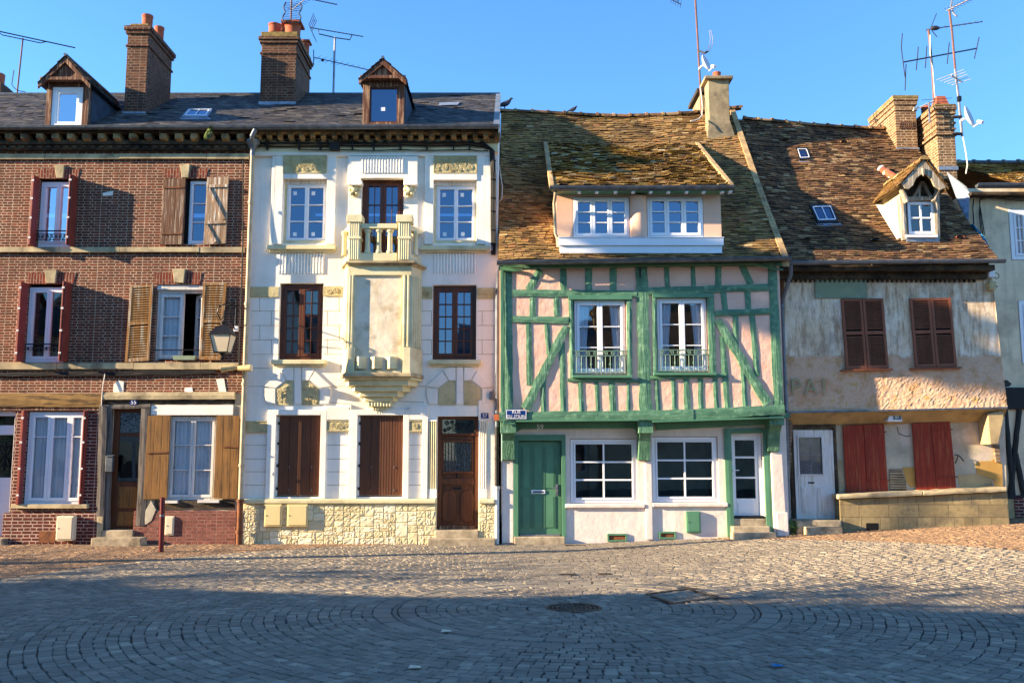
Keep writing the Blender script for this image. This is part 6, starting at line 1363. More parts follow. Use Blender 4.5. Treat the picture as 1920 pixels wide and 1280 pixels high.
for r in ((1494, 817, 1496.5, 891), (1539.5, 817, 1542, 891), (1496.5, 817, 1539.5, 819.5), (1496.5, 888.5, 1539.5, 891)): m.ppoly(dq(*r), YD6 - .075, YD6 - .051)
dd = m.build('door', 'oldwhite', ph, bevel=.004); dd['label'] = 'worn white door with lattice glazing'
m = MB()
for r in ((1496, 911, 1518, 962), (1525, 911, 1548, 962)):
    m.ppoly(dq(*r), YD6 - .056, YD6 - .051); m.ppoly(dq(r[0] + 3, r[1] + 3, r[2] - 3, r[3] - 3), YD6 - .07, YD6 - .0565)
m.build('door_panel', 'oldwhite', dd, bevel=.004)
m = MB(); m.ppoly(dq(1511, 903, 1523, 906), YD6 - .058, YD6 - .052); m.build('letter_slot', 'iron', dd)
m = MB(); a = [P(x, y, YD6 - .02) for x, y in dq(1495, 818, 1541, 889)]; m.add(a, [(0, 1, 2, 3)]); m.build('pane', 'glass_dark', dd, recalc=False)
m = MB(); 
def lat(u, v): return a[0].lerp(a[1], u).lerp(a[3].lerp(a[2], u), v) + V((0, -.012, 0))
for k in range(-12, 13):
    for sgn in (1, -1):
        t = k / 12; u0, u1 = t, t + 1.0
        v0, v1 = 0, 1
        if u0 < 0: v0 = -u0; u0 = 0
        if u1 > 1: v1 = 1 - (u1 - 1); u1 = 1
        if v1 - v0 < .03: continue
        if sgn < 0: m.tube([lat(u0, 1 - v0), lat(u1, 1 - v1)], .0055, 4)
        else: m.tube([lat(u0, v0), lat(u1, v1)], .0055, 4)
m.tube([lat(.5, 0), lat(.5, 1)], .008, 5); m.tube([lat(0, .5), lat(1, .5)], .008, 5); m.build('lattice', 'alu', dd)
m = MB(); b = [v + V((0, .04, 0)) for v in a]; m.add(b, [(0, 1, 2, 3)]); m.build('dark_interior', 'dark', dd)
zg = gz(X(1530, 1000, WPG), WPG - .3)
a = R(1493, 975, 1578, 990, WP - .1); steps(ph, [(a[0], a[1], WP - .1, WPG - .001, zg - .15, a[3])])
a = R(1513, 988, 1581, 1004, WP - .35); steps(ph, [(a[0], a[1], WP - .35, WP - .101, zg - .15, a[3])])
# base and ledge
BY = WP + .08
m = MB(); m.ppoly([(1574, 936), (1889, 922), (1894, 990), (1880, 1003), (1577, 1012)], BY, WPG); m.build('stone_base', 'base61', ph, bevel=.01)
m = MB(); m.pbar((1572, 931), (1730, 924.5), 9, BY - .1, WPG, 9, .5); m.pbar((1731, 924.5), (1888, 917), 9, BY - .1, WPG, 9, .7); m.build('ledge', 'stone', ph, bevel=.015)
x0, x1, z0, z1 = R(1624, 980, 1647, 996, BY); m = MB(); m.box(x0, x1, BY - .004, BY - .001, z0, z1); m.build('vent_hole', 'dark', ph)
m = MB(); m.ppoly([(1852, 775), (1882, 769), (1883, 783), (1873, 832), (1857, 833), (1853, 800)], WP + .05, WPG); m.build('corbel_bracket', 'soffit61', ph, bevel=.02)
m = MB(); m.ppoly([(1864, 833), (1874, 833), (1876, 866), (1868, 866)], WPG - .06, WPG); m.build('exposed_lath', 'lath', ph)
m = MB(); m.ppoly([(1829, 868), (1838, 864), (1856, 864), (1870, 857), (1879, 870), (1881, 912), (1866, 913), (1862, 898), (1848, 893), (1832, 888)], WPG - .012, WPG); m.build('plaster_patch', 'ochrepatch', ph)
m = MB(); m.ppoly([(1692, 876), (1714, 875), (1717, 911), (1708, 913), (1700, 903)], WPG - .012, WPG); m.build('plaster_patch', 'ochrepatch', ph)
m = MB(); m.ppoly([(1667, 879), (1690, 878), (1699, 905), (1700, 920), (1668, 922)], WPG - .01, WPG); m.build('exposed_lath', 'lath', ph)
m = MB(); m.ppoly([(1796, 890), (1830, 887), (1860, 898), (1862, 914), (1800, 917)], WPG - .008, WPG); m.build('plaster_patch', 'soffit61', ph)
for k in range(12):
    y = 862 + 5 * k; m = MB(); m.ppoly([(1570 + k * .3, y), (1580 + k * .4, y + ru(-1, 1)), (1580 + k * .4, y + 3), (1570 + k * .3, y + 3)], WPG - .025, WPG); m.build('exposed_lath', 'stone', ph)
for k in range(7):
    y = 886 + 4.6 * k; m = MB(); m.ppoly([(1668, y), (1694 + k, y + ru(-1, 1)), (1694 + k, y + 2), (1668, y + 2)], WPG - .03, WPG - .011); m.build('exposed_lath', 'stone', ph)
t = T('number_light', 'boxy white light with the number 61 under the soffit', 'house number', P(1680, 790, WPG - .2)); m = MB(); x0, x1, z0, z1 = R(1666, 776, 1692, 790, WPG - .3); m.prism([(x0 + .03, WPG - .3, z1), (x1 - .02, WPG - .3, z1), (x1, WPG - .3, z0), (x0 - .03, WPG - .3, z0)], (0, .2, 0)); m.build('housing', 'pvc', t, bevel=.008)
m = MB(); a = R(1675, 777, 1690, 786, WPG - .31); m.box(a[0], a[1], WPG - .312, WPG - .301, a[2], a[3]); m.build('plate', 'zinc', t); text('61', 1682.5, 781.5, WPG - .314, .09, 'lettering', t, name='numeral')
m = MB(); cable(m, [P(1682, 800, WPG - .01), P(1685, 812, WPG - .01), P(1700, 818, WPG - .01), P(1708, 816, WPG - .01)], .006, 0, .004); m.build('loose_wire', 'cable', ph)
m = MB(); m.tube([P(1790, 852, WPG - .06), P(1797, 853, WPG - .1), P(1801, 857, WPG - .1), P(1807, 864, WPG - .08)], .014, 6); m.tube([P(1796, 853, WPG - .06), P(1794, 862, WPG - .09), P(1791, 868, WPG - .06)], .012, 6); m.build('shutter_stay', 'iron', ph)
downpipe(ph, [(X(1483, 498, 18.9), 18.92, Z(497, 18.9)), (X(1484, 515, 18.95), 18.98, Z(512, 18.95)), (X(1467, 560, WP - .12), WP - .16, Z(560, WP - .12)), (X(1466, 575, WP - .1), WP - .1, Z(575, WP - .1)), (X(1474, 770, WP - .1), WP - .1, Z(770, WP - .1))], .042, 'pipegrey', collars=(Z(575, WP), Z(718, WP)))
downpipe(ph, [(X(1474, 770, WP - .1), WP - .1, Z(771, WP - .1)), (X(1475, 800, WP), WP + .02, Z(800, WP)), (X(1479, 940, WP), WP + .02, Z(940, WP)), (X(1482, 1003, WP), WP + .02, .0)], .04, 'pipegrey', collars=(Z(930, WP),))
t = T('cable_junction', 'two weathered cable boxes on the upper right corner of the peeling plaster wall', 'cable box', P(1860, 540, WP))
m = MB(); m.pbox(1854, 508, 1866, 519, WP - .14, WP - .02); m.build('upper_box', 'pvc', t, bevel=.01); m = MB(); m.pbox(1855, 527, 1868, 543, WP - .16, WP - .02); m.build('lower_box', 'flood', t, bevel=.01)
m = MB(); c = P(1868, 517, WP - .05); m.tube([c + V((.06 * cos(k / 12 * 6.28), 0, .06 * sin(k / 12 * 6.28))) for k in range(13)], .008, 5); m.tube([P(1855, 524, WP - .05), P(1853, 534, WP - .08), P(1857, 545, WP - .05)], .01, 5); m.tube([P(1866, 535, WP - .1), P(1870, 538, WP - .1)], .012, 5); m.build('wire', 'cable', t)
# skylights and little vents
skylight(ph, [(1494, 282), (1511, 282), (1517, 299), (1500, 300)], pz, 'iron', 0); skylight(ph, [(1522, 390), (1556, 389), (1567, 416), (1534, 417)], pz, 'iron', 1)
for px, py in ((1473, 268), (1583, 272), (1513, 456), (1642, 456), (1800, 452)):
    p = onroof(px, py, pz); m = MB(); k = 8
    m.add([p + V((.09 * cos(pi * i / k), -.03, .07 + .06 * sin(pi * i / k))) for i in range(k + 1)] + [p + V((.07 * cos(pi * i / k), .12, .1 + .03 * sin(pi * i / k))) for i in range(k + 1)], [(i, i + 1, k + 2 + i, k + 1 + i) for i in range(k)]); o = m.build('vent_tile', 'terracotta' if px == 1800 else 'mortar', ph)
    m = MB(); m.add([p + V((.08 * cos(pi * i / k), -.02, .07 + .05 * sin(pi * i / k))) for i in range(k + 1)], [tuple(range(k + 1))]); m.build('vent_opening', 'dark', o)
# carved dormer
zb_, zw = Z(452, PDY), Z(355, PDY); xa = (gx0 + gx1) / 2; za = Z(305, PDY - .3)
wd = R(1702, 379, 1751, 439, PDY); f = PDY - .35
m = MB(); m.pbar((1692, 366), (1697, 450), 10, PDY - .06, PDY + .1, wob=.5); m.pbar((1757, 366), (1758, 445), 10, PDY - .06, PDY + .1, wob=.5); m.pbar((1697, 373), (1757, 371), 8, PDY - .07, PDY + .1, wob=.5)
m.pbar((1688, 345), (1702, 378), 6, PDY - .22, PDY - .1, wob=.4); m.pbar((1765, 343), (1753, 376), 6, PDY - .22, PDY - .1, wob=.4)
do = m.build('dormer', 'dormer61', ph)
m = MB(); m.pbar((1714, 370), (1730, 340), 5, PDY + .0, PDY + .08); m.pbar((1746, 369), (1731, 340), 5, PDY + .0, PDY + .08); m.pbar((1724, 370), (1726, 345), 4, PDY + .0, PDY + .08); m.build('gable_strut', 'dormer61', do)
m = MB(); m.prism([(gx0 + .05, PDY + .09, zb_), (gx1 - .05, PDY + .09, zb_), (gx1 - .05, PDY + .09, zw), (xa, PDY + .09, za - .1), (gx0 + .05, PDY + .09, zw)], (0, .02, 0)); m.build('gable_board', 'darkcornice', do)
m = MB(); YB = f
m.ppoly([(1732, 299), (1770, 345), (1775, 352), (1764, 356), (1752, 349), (1746, 335), (1738, 328), (1732, 327)], YB, YB + .05); m.ppoly([(1732, 299), (1732, 327), (1726, 328), (1718, 335), (1713, 347), (1704, 355), (1697, 353), (1690, 344)], YB + .001, YB + .051); m.ppoly([(1729, 315), (1735, 315), (1734, 326), (1732, 330), (1730, 326)], YB - .04, YB)
m.build('bargeboard', 'dormer61', do, bevel=.01)
apx = P(1732, 300, YB)
def back61(z):
    lo, hi = PDY, 26
    for _ in range(40):
        mm = (lo + hi) / 2
        if pz(apx.x, mm) < z: lo = mm
        else: hi = mm
    return lo
for s, ex in ((-1, P(1692, 343, YB)), (1, P(1772, 347, YB))):
    zl = ex.z; Lv = sqrt((ex.x - apx.x) ** 2 + (apx.z - zl) ** 2) + .12; dirx = (ex.x - apx.x) / (Lv - .12); dzz = (zl - apx.z) / (Lv - .12); x_e, z_e = apx.x + dirx * Lv, apx.z + dzz * Lv
    tile_roof('dormer_roof', lambda s_, t, x_e=x_e, z_e=z_e, Lv=Lv: V((x_e + (apx.x - x_e) * t / Lv, f - .02 + s_, z_e + (apx.z - z_e) * t / Lv + .03)), back61(apx.z) - f + .3, Lv, .16, .09, .013, 'tile', do, lambda s_, t, x_e=x_e, z_e=z_e, Lv=Lv: z_e + (apx.z - z_e) * t / Lv < pz(x_e + (apx.x - x_e) * t / Lv, f + s_) - .08)
ridge_tiles('dormer_ridge', [(apx.x, f - .02, apx.z), (apx.x, back61(apx.z) + .25, apx.z + .02)], .08, .3, 'tile', do)
m = MB(); p = [onroof(1652, 322, pz), onroof(1682, 342, pz)]; m.tube([p[0] + V((0, 0, .06)), p[1] + V((0, -.05, .06))], .09, 10); vo = m.build('valley_hip_tile', 'terracotta', do, smooth=True)
m = MB()
for t in (0, .35, .68, 1): c = p[0].lerp(p[1], t) + V((0, 0, .06)); ax = (p[1] - p[0]).normalized(); m.tube([c - ax * .025, c + ax * .025], .1, 10)
m.build('mortar_band', 'white', vo)
m = MB()
for x in (gx0 + .03, gx1 - .03):
    yb = back61(zw - .05); m.prism([(x - .02, PDY + .02, zb_ - .1), (x - .02, PDY + .02, zw + .12), (x - .02, yb + .1, zw + .12)], (.04, 0, 0))
m.build('cheek', 'cream', do)
m = MB(); yb = back61(zw - .1)
for k in range(10):
    y0_, y1_ = PDY + (yb - PDY) * k / 10, PDY + (yb - PDY) * (k + 1) / 10; m.prism([(gx0 - .12, y0_, pz(gx0, y0_) + .035), (gx0 + .02, y0_, pz(gx0, y0_) + .1), (gx0 + .02, y1_, pz(gx0, y1_) + .1), (gx0 - .12, y1_, pz(gx0, y1_) + .035)], (0, 0, .015))
m.build('mortar_flashing', 'white', do)
window(do, wd[0], wd[1], wd[2], wd[3], PDY - .02, 'pvc', [1.0], (.5,), 1, glassm='glass_dark', wf=.06, wl=.0, bar=.035)
m = MB(); m.pbox(1700, 440, 1759, 445, PDY - .14, PDY); m.build('window_sill', 'pvc', do, bevel=.008)
m = MB(); m.ppoly([(1697, 430), (1701, 445), (1701, 453), (1762, 453), (1759, 430), (1756, 430), (1756, 445), (1701, 445)][2:4] + [(1760, 445), (1699, 445)], PDY - .08, PDY + .05); m.build('flashing', 'lead', do)
# chimneys
c = onroof(1690, 280, pz)
chimney(ph, 1679, 1719, 281, 181, c.y, 1.55, 'brick_chim61', ((190, 184, .05), (197, 191, .03), (208, 205, .025)), (), capmat=('lichen', 180, 186, .06), label='buff brick chimney with a herringbone panel')
m = MB()
for r in range(3):
    for k in range(7): m.pbar((1686 + k * 3.6, 233 + r * 4), (1689 + k * 3.6, 230 + r * 4), 1.2, c.y - .02, c.y); m.pbar((1689 + k * 3.6, 230 + r * 4), (1686 + k * 3.6 + 3, 227 + r * 4), 1.2, c.y - .02, c.y)
m.build('herringbone_panel', 'brick_chim', ph)
c = onroof(1770, 318, pz); chimney(ph, 1757, 1791, 316, 196, c.y, 2.0, 'brick_chim61', ((207, 199, .06), (215, 209, .04), (222, 217, .03), (233, 229, .03), (243, 240, .03), (254, 249, .06)), ((1762, 183, 197, .16, .12, 'sq'), (1737, 201, 216, .12, .6, 'pot')), capmat=('lichen', 196, 200, .05), label='tall buff brick chimney at the gable end')

# ================================================================== 5. the neighbour at the right edge
WN = 21.0; NX0, NX1 = X(1817, 450, WN), 17.0
nh = T('neighbour_house', 'pale plastered house with black timbers cut off at the right edge', 'house', (NX0 + 2, WN, gz(NX0 + 2, WN)))
ZN = Z(352, 20.6); NW = {'u': (1893, 392, 1950, 488), 'm': (1912, 563, 1970, 682)}
m = MB(); hn = [R(*v, WN) for v in NW.values()]; wall_holes(m, NX0, NX1, -.2, ZN + .1, WN, hn, .14); shell(m, NX0, NX1, 0, ZN, WN, 29); m.build('wall', 'neigh', nh)
nzr = Z(308, 24.2); NL = sqrt(3.75 ** 2 + (nzr - ZN) ** 2); NRX = X(1797, 310, 24.2)
tile_roof('roof', lambda s, t: V((NRX - .3 + s, 20.45 + 3.75 * t / NL, ZN + (nzr - ZN) * t / NL + .01 * sin(s * 3))), NX1 - NRX + .3, NL, .2, .12, .016, 'tilelichen', nh, lambda s, t: NRX - .3 + s < NX0 - .1 and False, .012, True, .5)
m = MB(); m.add([(NRX, 24.2, nzr), (NX1, 24.2, nzr), (NX1, 29, ZN), (NRX, 29, ZN)], [(0, 1, 2, 3)], (.3, .3, .3)); m.build('rear_slope', 'tiledark', nh, tint=True)
ridge_tiles('ridge', [(NRX, 24.2, nzr), (NX1, 24.2, nzr)], .11, .4, 'slate', nh)
gutter(nh, NX0 - .05, NX1, 20.45 - .12, ZN + .02, ZN + .04, .08, 'zinc')
m = MB(); m.box(NX0, NX1, 20.75, WN + .02, ZN - .12, ZN - .05); m.build('eaves_board', 'darkcornice', nh)
m = MB(); m.add([P(1775, 322, 21.6), P(1812, 350, 20.7), P(1818, 362, 20.9), P(1816, 420, 20.6), P(1832, 455, 20.2), P(1800, 390, 21)], [(0, 1, 2, 3, 4, 5)]); m.build('gable_flashing', 'lead', nh)
m = MB(); m.prism([P(1824, 419, 19.95), P(1846, 445, 19.8), P(1855, 462, 19.7), P(1850, 462, 19.7), P(1838, 444, 19.85)], (.02, .3, 0)); m.build('blue_sheet', 'tarp', nh)
x0, x1, z0, z1 = hn[0]; window(nh, x0 + .01, x1, z0 + .01, z1 - .01, WN - .02, 'pvc', 2, (.33, .67), 1, glassm='glass', wf=.09, wl=.05, bar=.025); x0, x1, z0, z1 = hn[1]; window(nh, x0 + .01, x1, z0 + .01, z1 - .01, WN - .02, 'pvc', 2, (.33, .67), 1, glassm='glass', wf=.09, wl=.05, bar=.025)
m = MB(); a = R(1889, 726, 1990, 767, WN - .08); m.box(NX0 + .0, NX1, WN - .08, WN + .02, a[2], a[3]); m.build('beam', 'blackbeam', nh, bevel=.01)
for p in (((1886, 768), (1901, 932), 8), ((1912, 768), (1895, 932), 9), ((1905, 850), (1922, 932), 9), ((1950, 768), (1930, 932), 9)): m = MB(); m.pbar(p[0], p[1], p[2], WN - .05, WN + .02, wob=.6); m.build('brace', 'blackbeam', nh)
m = MB(); a = R(1889, 928, 1990, 935, WN - .07); m.box(NX0 + .2, NX1, WN - .07, WN + .02, a[2], a[3]); m.build('sill_beam', 'blackbeam', nh, bevel=.01)
m = MB(); m.box(NX0 + .2, NX1, WN - .06, WN + .01, -.2, a[2] - .002); m.build('plinth', 'soffit61', nh); m = MB(); a = R(1904, 933, 1990, 985, WN - .08); m.box(a[0], NX1, WN - .08, WN - .059, -.2, a[3]); m.build('brick_infill', 'brick_pier', nh)
m = MB()
for k in range(3): cable(m, [P(1920, 372 + 2.5 * k, WN - .08), P(1850, 366 + 2.5 * k, WN - .08), P(1838 - k, 372 + 2 * k, WN - .08), P(1836 + 2 * k, 400, WN - .06), P(1840 + 3 * k, 440, WN - .06)], .011, 0, .006)
cable(m, [P(1826, 372, WN - .05), P(1824, 390, WN - .05), P(1826, 420, WN - .05)], .014, 0); tag(m.build('cable_drop', 'cable', origin=P(1840, 400, WN)), 'black cables bending down the pale wall at the right edge', 'cable')
m = MB(); m.ppoly([(1884, 723), (1888, 712), (1897, 719), (1893, 724)], WN - .3, WN - .1); m.build('lamp_bracket', 'iron', nh)
# weed between the houses
m = MB(); c = V((X(1484, 1000, WP), WP - .12, gz(X(1484, 1000, WP), WP)))
for k in range(60):
    a = ru(0, 6.28); p0 = c + V((ru(-.07, .07), ru(-.05, .05), ru(0, .25))); p1 = p0 + V((.09 * cos(a), .06 * sin(a), ru(.02, .12))); w = V((.018, .01, .006)); m.add([p0, p0.lerp(p1, .5) + w, p1, p0.lerp(p1, .5) - w], [(0, 1, 2, 3)], (rnd(), rnd(), 0))
tag(m.build('weed', 'leaf', tint=True, origin=c), 'small green weed at the foot of the drainpipe by the worn white door', 'weed')

# ================================================================== aerials, dishes, birds
def mast_thing(name, label, cat, base, group=None): return T(name, label, cat, base, group)
def yagi(t, a, b, n, el, up=V((0, 0, 1)), mat='aerial', name='boom', r=.012, elr=.006, grow=0):
    m = MB(); m.tube([a, b], r, 6); o = m.build(name, mat, t); m = MB(); d = (b - a).normalized(); s = d.cross(up).normalized() if up.z > .5 else up
    for k in range(n): c = a.lerp(b, (k + .5) / n); L = el * (1 + grow * (k / n - .5)); m.tube([c - s * L, c + s * L], elr, 4)
    m.build('elements', mat, o); return o
def on(px, py, Y): return P(px, py, Y)
AG = 'television aerials on the roofs'
# far left aerial
Y = 23.0; b = on(31, 178, Y); t = mast_thing('tv_aerial', 'thin aerial with a long double boom, leftmost on the slate roof', 'aerial', b, AG)
m = MB(); m.tube([b - V((0, 0, .3)), on(43, 72, Y)], .02, 7); m.build('mast', 'mast', t)
m = MB(); m.tube([on(-30, 53, Y - .3), on(141, 90, Y + .3)], .016, 6); m.tube([on(-6, 58, Y - .2), on(4, 66, Y - .2), on(43, 74, Y), on(76, 81, Y + .1), on(88, 78, Y + .1)], .013, 6); m.build('boom', 'aerial', t)
m = MB(); cable(m, [on(26, 132, Y), on(22, 160, Y), on(32, 170, Y), on(45, 172, Y), on(52, 178, Y)], .012); m.build('wire', 'cable', t)
# aerial on chimney 2
Y = 21.4; b = on(545, 47, Y); t = mast_thing('tv_aerial', 'aerial with curved grid reflectors standing on the brick chimney', 'aerial', b, AG)
m = MB(); m.tube([b, on(548, -40, Y)], .022, 7); m.build('mast', 'mast', t)
m = MB()
for (cx, cy) in ((549, 14), (547, 34)):
    c = on(cx, cy, Y - .15)
    for s in (-1, 1): m.tube([c + V((s * (.17 + .05 * sin(k / 6 * pi)), 0, -.12 + .24 * k / 6)) for k in range(7)], .016, 5)
    for k in range(6): z = -.11 + .22 * k / 5; m.tube([c + V((-.2, 0, z + .02)), c + V((.2, -.03, z - .04))], .006, 4)
m.build('reflector', 'aerial', t)
yagi(t, on(546, 20, Y - .1), on(578, -6, Y - .9), 8, .12, mat='alu'); yagi(t, on(560, -6, Y), on(632, 9, Y + .6), 12, .05)
# aerial behind the white house roof
Y = 22.6; b = on(625, 180, Y); t = mast_thing('tv_aerial', 'aerial on a grey mast with two long booms between brick chimney and dormer', 'aerial', b, AG)
m = MB(); m.tube([b - V((0, 0, .3)), on(628, 70, Y)], .028, 8); m.build('mast', 'alu', t)
o = yagi(t, on(581, 52, Y - .4), on(681, 69, Y + .5), 14, .045, V((0, 0, 1))); m = MB()
for s in (-1, 1):
    for k in range(4): m.tube([on(582, 53, Y - .4) + V((0, .12 * (k - 1.5), 0)), on(591, 53 + s * 21, Y - .4) + V((0, .12 * (k - 1.5), 0))], .009, 4)
    m.tube([on(588, 53 + s * 14, Y - .6), on(588, 53 + s * 14, Y - .2)], .008, 4)
m.build('reflector', 'aerial', o)
m = MB(); m.tube([on(597, 55, Y - .2), on(598, 64, Y - .2), on(628, 71, Y), on(656, 75, Y + .2), on(660, 66, Y + .3)], .014, 6); m.build('boom_brace', 'aerial', t)
o = yagi(t, on(589, 108, Y - .5), on(694, 132, Y + .6), 10, .16, V((0, 0, 1)), grow=-.5, elr=.004); m = MB(); m.tube([on(588, 94, Y - .5), on(588, 122, Y - .5)], .012, 5); m.ball(on(605, 113, Y - .3), .04); m.build('reflector', 'aerial', o)
# timber house mast and dish
Y = 22.7; b = on(1315, 200, Y); t = mast_thing('tv_mast', 'tall rusty mast with hooked aerial beside the rendered chimneys', 'aerial', b, AG)
m = MB(); m.tube([b - V((0, 0, .2)), on(1313, 160, Y), on(1309, 90, Y), on(1302, -30, Y)], .026, 8); m.build('mast', 'mast', t)
m = MB()
for s in (0, 5): m.tube([on(1313 + s, 103, Y - .1), on(1325 + s, 96, Y - .1), on(1331 + s, 84, Y - .1), on(1332 + s * .8, 70, Y - .1), on(1330 + s * .6, 57, Y - .1)], .01, 5)
m.build('hook_dipole', 'alu', t); m = MB(); m.tube([on(1308, 94, Y), on(1322, 100, Y - .1), on(1327, 97, Y - .1)], .022, 6); m.build('clamp', 'iron', t)
m = MB(); m.tube([on(1256, -2, Y - .6), on(1277, 9, Y - .6)], .012, 5)
for k in range(5): a = on(1258 + 4.4 * k, -1 + 2.4 * k, Y - .6); m.tube([a - V((.02, .25, .03)), a + V((.04, .25, .03))], .006, 4)
m.tube([on(1270, 3, Y - .6), on(1296, -25, Y - .1), on(1302, -28, Y)], .01, 4); m.build('yagi_tip', 'aerial', t)
m = MB(); cable(m, [on(1313, 160, Y), on(1317, 200, Y - .3), on(1316, 216, Y - .5), on(1310, 224, Y - .7), on(1295, 227, Y - .8)], .014, 0); m.build('wire', 'cablew', t)
def sat_dish(label, px, py, Y, rw, rh, ax, mount, arm, grp='satellite dishes'):
    c = P(px, py, Y); t = T('satellite_dish', label, 'satellite dish', mount, grp); ax = V(ax).normalized(); u = V((0, 0, 1)); s = ax.cross(u).normalized(); w = s.cross(ax).normalized(); m = MB(); n = 20; rings = 5
    vs = [c]; fs = []
    for i in range(1, rings + 1):
        k = i / rings
        vs += [c + s * rw * k * cos(2 * pi * j / n) + w * rh * k * sin(2 * pi * j / n) + ax * .09 * k * k for j in range(n)]
    fs = [(0, 1 + j, 1 + (j + 1) % n) for j in range(n)] + [(1 + (i - 1) * n + j, 1 + i * n + j, 1 + i * n + (j + 1) % n, 1 + (i - 1) * n + (j + 1) % n) for i in range(1, rings) for j in range(n)]
    m.add(vs, fs); o = m.build('reflector', 'dish', t, smooth=True); sd = o.modifiers.new('thick', 'SOLIDIFY'); sd.thickness = .02
    m = MB(); a = P(*arm, Y - .35); low = c - w * rh + ax * .08; m.tube([low, a], .018, 6); m.build('arm', 'pvc', t); m = MB(); d = (c - a).normalized(); m.tube([a - d * .05, a + d * .09], [.045, .03], 10); m.build('lnb', 'pvc', t)
    m = MB(); m.tube([c - ax * .03, V(mount) + V((0, 0, c.z - mount[2]))], .03, 6); m.build('mount', 'pvc', t); return t
d = on(1311, 125, 22.7); sat_dish('small white satellite dish on the rusty mast beside the rendered chimney', 1319, 122, 22.45, .17, .24, (.75, -.6, .35), (d.x, d.y, d.z), (1338, 125))
# right hand masts
Y = 22.2; b = on(1751, 190, Y); t = mast_thing('tv_mast', 'red and white mast with cross bars behind the brick chimneys', 'aerial', b, AG)
m = MB(); m.tube([b - V((0, 0, .4)), on(1748, 130, Y), on(1741, 56, Y)], .03, 8); m.build('mast', 'mast', t)
m = MB(); cable(m, [on(1753, 185, Y - .04), on(1749, 130, Y - .04), on(1744, 100, Y - .04), on(1744, 66, Y - .04)], .014, 0); m.build('wire', 'cablew', t)
m = MB(); m.tube([on(1693, 117, Y - .3), on(1832, 91, Y + .4)], .018, 6); o = m.build('boom', 'aerial', t); m = MB()
for (x0, y0, x1, y1) in ((1692, 63, 1690, 90), (1690, 90, 1697, 145), (1699, 120, 1697, 170), (1722, 88, 1718, 132), (1738, 87, 1735, 128), (1780, 80, 1776, 120), (1836, 70, 1827, 110)): m.tube([on(x0, y0, Y), on(x1, y1, Y)], .013, 5)
m.build('elements', 'aerial', o)
o = yagi(t, on(1737, 56, Y), on(1842, 41, Y + .7), 9, .1, mat='aerial', grow=-.4); m = MB()
for k in range(3): m.tube([on(1745, 53, Y + .1 * k), on(1756, 26, Y + .1 * k)], .011, 4); m.tube([on(1745, 54, Y + .1 * k), on(1757, 70, Y + .1 * k)], .011, 4)
m.ball(on(1753, 53, Y), (.12, .06, .06)); m.build('reflector', 'aerial', o)
Y = 21.2; b = on(1804, 255, Y); t = mast_thing('tv_mast', 'tall pale mast strapped to the gable chimney, carrying a white dish', 'aerial', b, AG)
m = MB(); m.tube([b, on(1797, 180, Y), on(1791, 130, Y)], .03, 8); m.build('mast', 'alu', t); m = MB(); m.tube([on(1791, 130, Y), on(1785, 60, Y), on(1780, 19, Y)], .026, 8); m.build('upper_mast', 'mast', t)
yagi(t, on(1775, 20, Y - .1), on(1818, -1, Y - .7), 7, .14, mat='alu', r=.018); m = MB(); m.tube([on(1786, -2, Y - .1), on(1783, 12, Y - .1), on(1788, 26, Y - .15), on(1794, 31, Y - .2)], .022, 6)
for k in range(6): m.tube([on(1784 + k * 1.6, 0 + k * 5.5, Y - .4), on(1786 + k * 1.6, 2 + k * 5.5, Y + .2)], .005, 4)
m.build('curved_reflector', 'alu', t)
m = MB(); m.tube([on(1783, 141, Y - .25), on(1803, 154, Y + .25)], .02, 5)
for k in range(5): m.tube([on(1757 + 7 * k, 150 + 2.4 * k, Y - .25 + .1 * k), on(1807 + 3.4 * k, 131 + 4.4 * k, Y - .25 + .1 * k)], .008, 5)
m.build('grid_aerial', 'cablew', t)
m = MB()
for y in (219, 251): m.tube([on(1786, y + 1, Y - .02), on(1803, y, Y - .02)], .035, 6)
m.build('wall_bracket', 'iron', t); m = MB(); m.pbox(1797, 180, 1803, 189, Y - .08, Y); m.build('amplifier_box', 'iron', t)
m = MB(); cable(m, [on(1805, 255, Y), on(1811, 285, Y - .1), on(1814, 310, Y - .2), on(1811, 326, Y - .2)], .014, 0); m.build('wire', 'cablew', t)
sat_dish('grey white satellite dish at the foot of the pale mast, right of the gable chimney', 1811, 222, Y - .15, .21, .28, (.7, -.66, .28), tuple(on(1801, 222, Y)), (1839, 229))
Y = 21.8; b = on(1736, 205, Y); t = mast_thing('tv_aerial', 'low aerial with a forked white boom between the two brick chimneys', 'aerial', b, AG)
m = MB(); m.tube([on(1712, 207, Y - .2), on(1750, 190, Y + .2)], .018, 6); m.tube([on(1713, 203, Y - .2), on(1722, 200, Y - .1)], .014, 5); m.build('boom', 'cablew', t); m = MB(); m.tube([on(1728, 188, Y), on(1785, 184, Y)], .007, 4); m.tube([on(1740, 192, Y), on(1778, 191, Y)], .007, 4); m.build('elements', 'aerial', t); m = MB(); m.tube([on(1742, 194, Y), on(1743, 230, Y)], .02, 6); m.build('mast', 'alu', t)
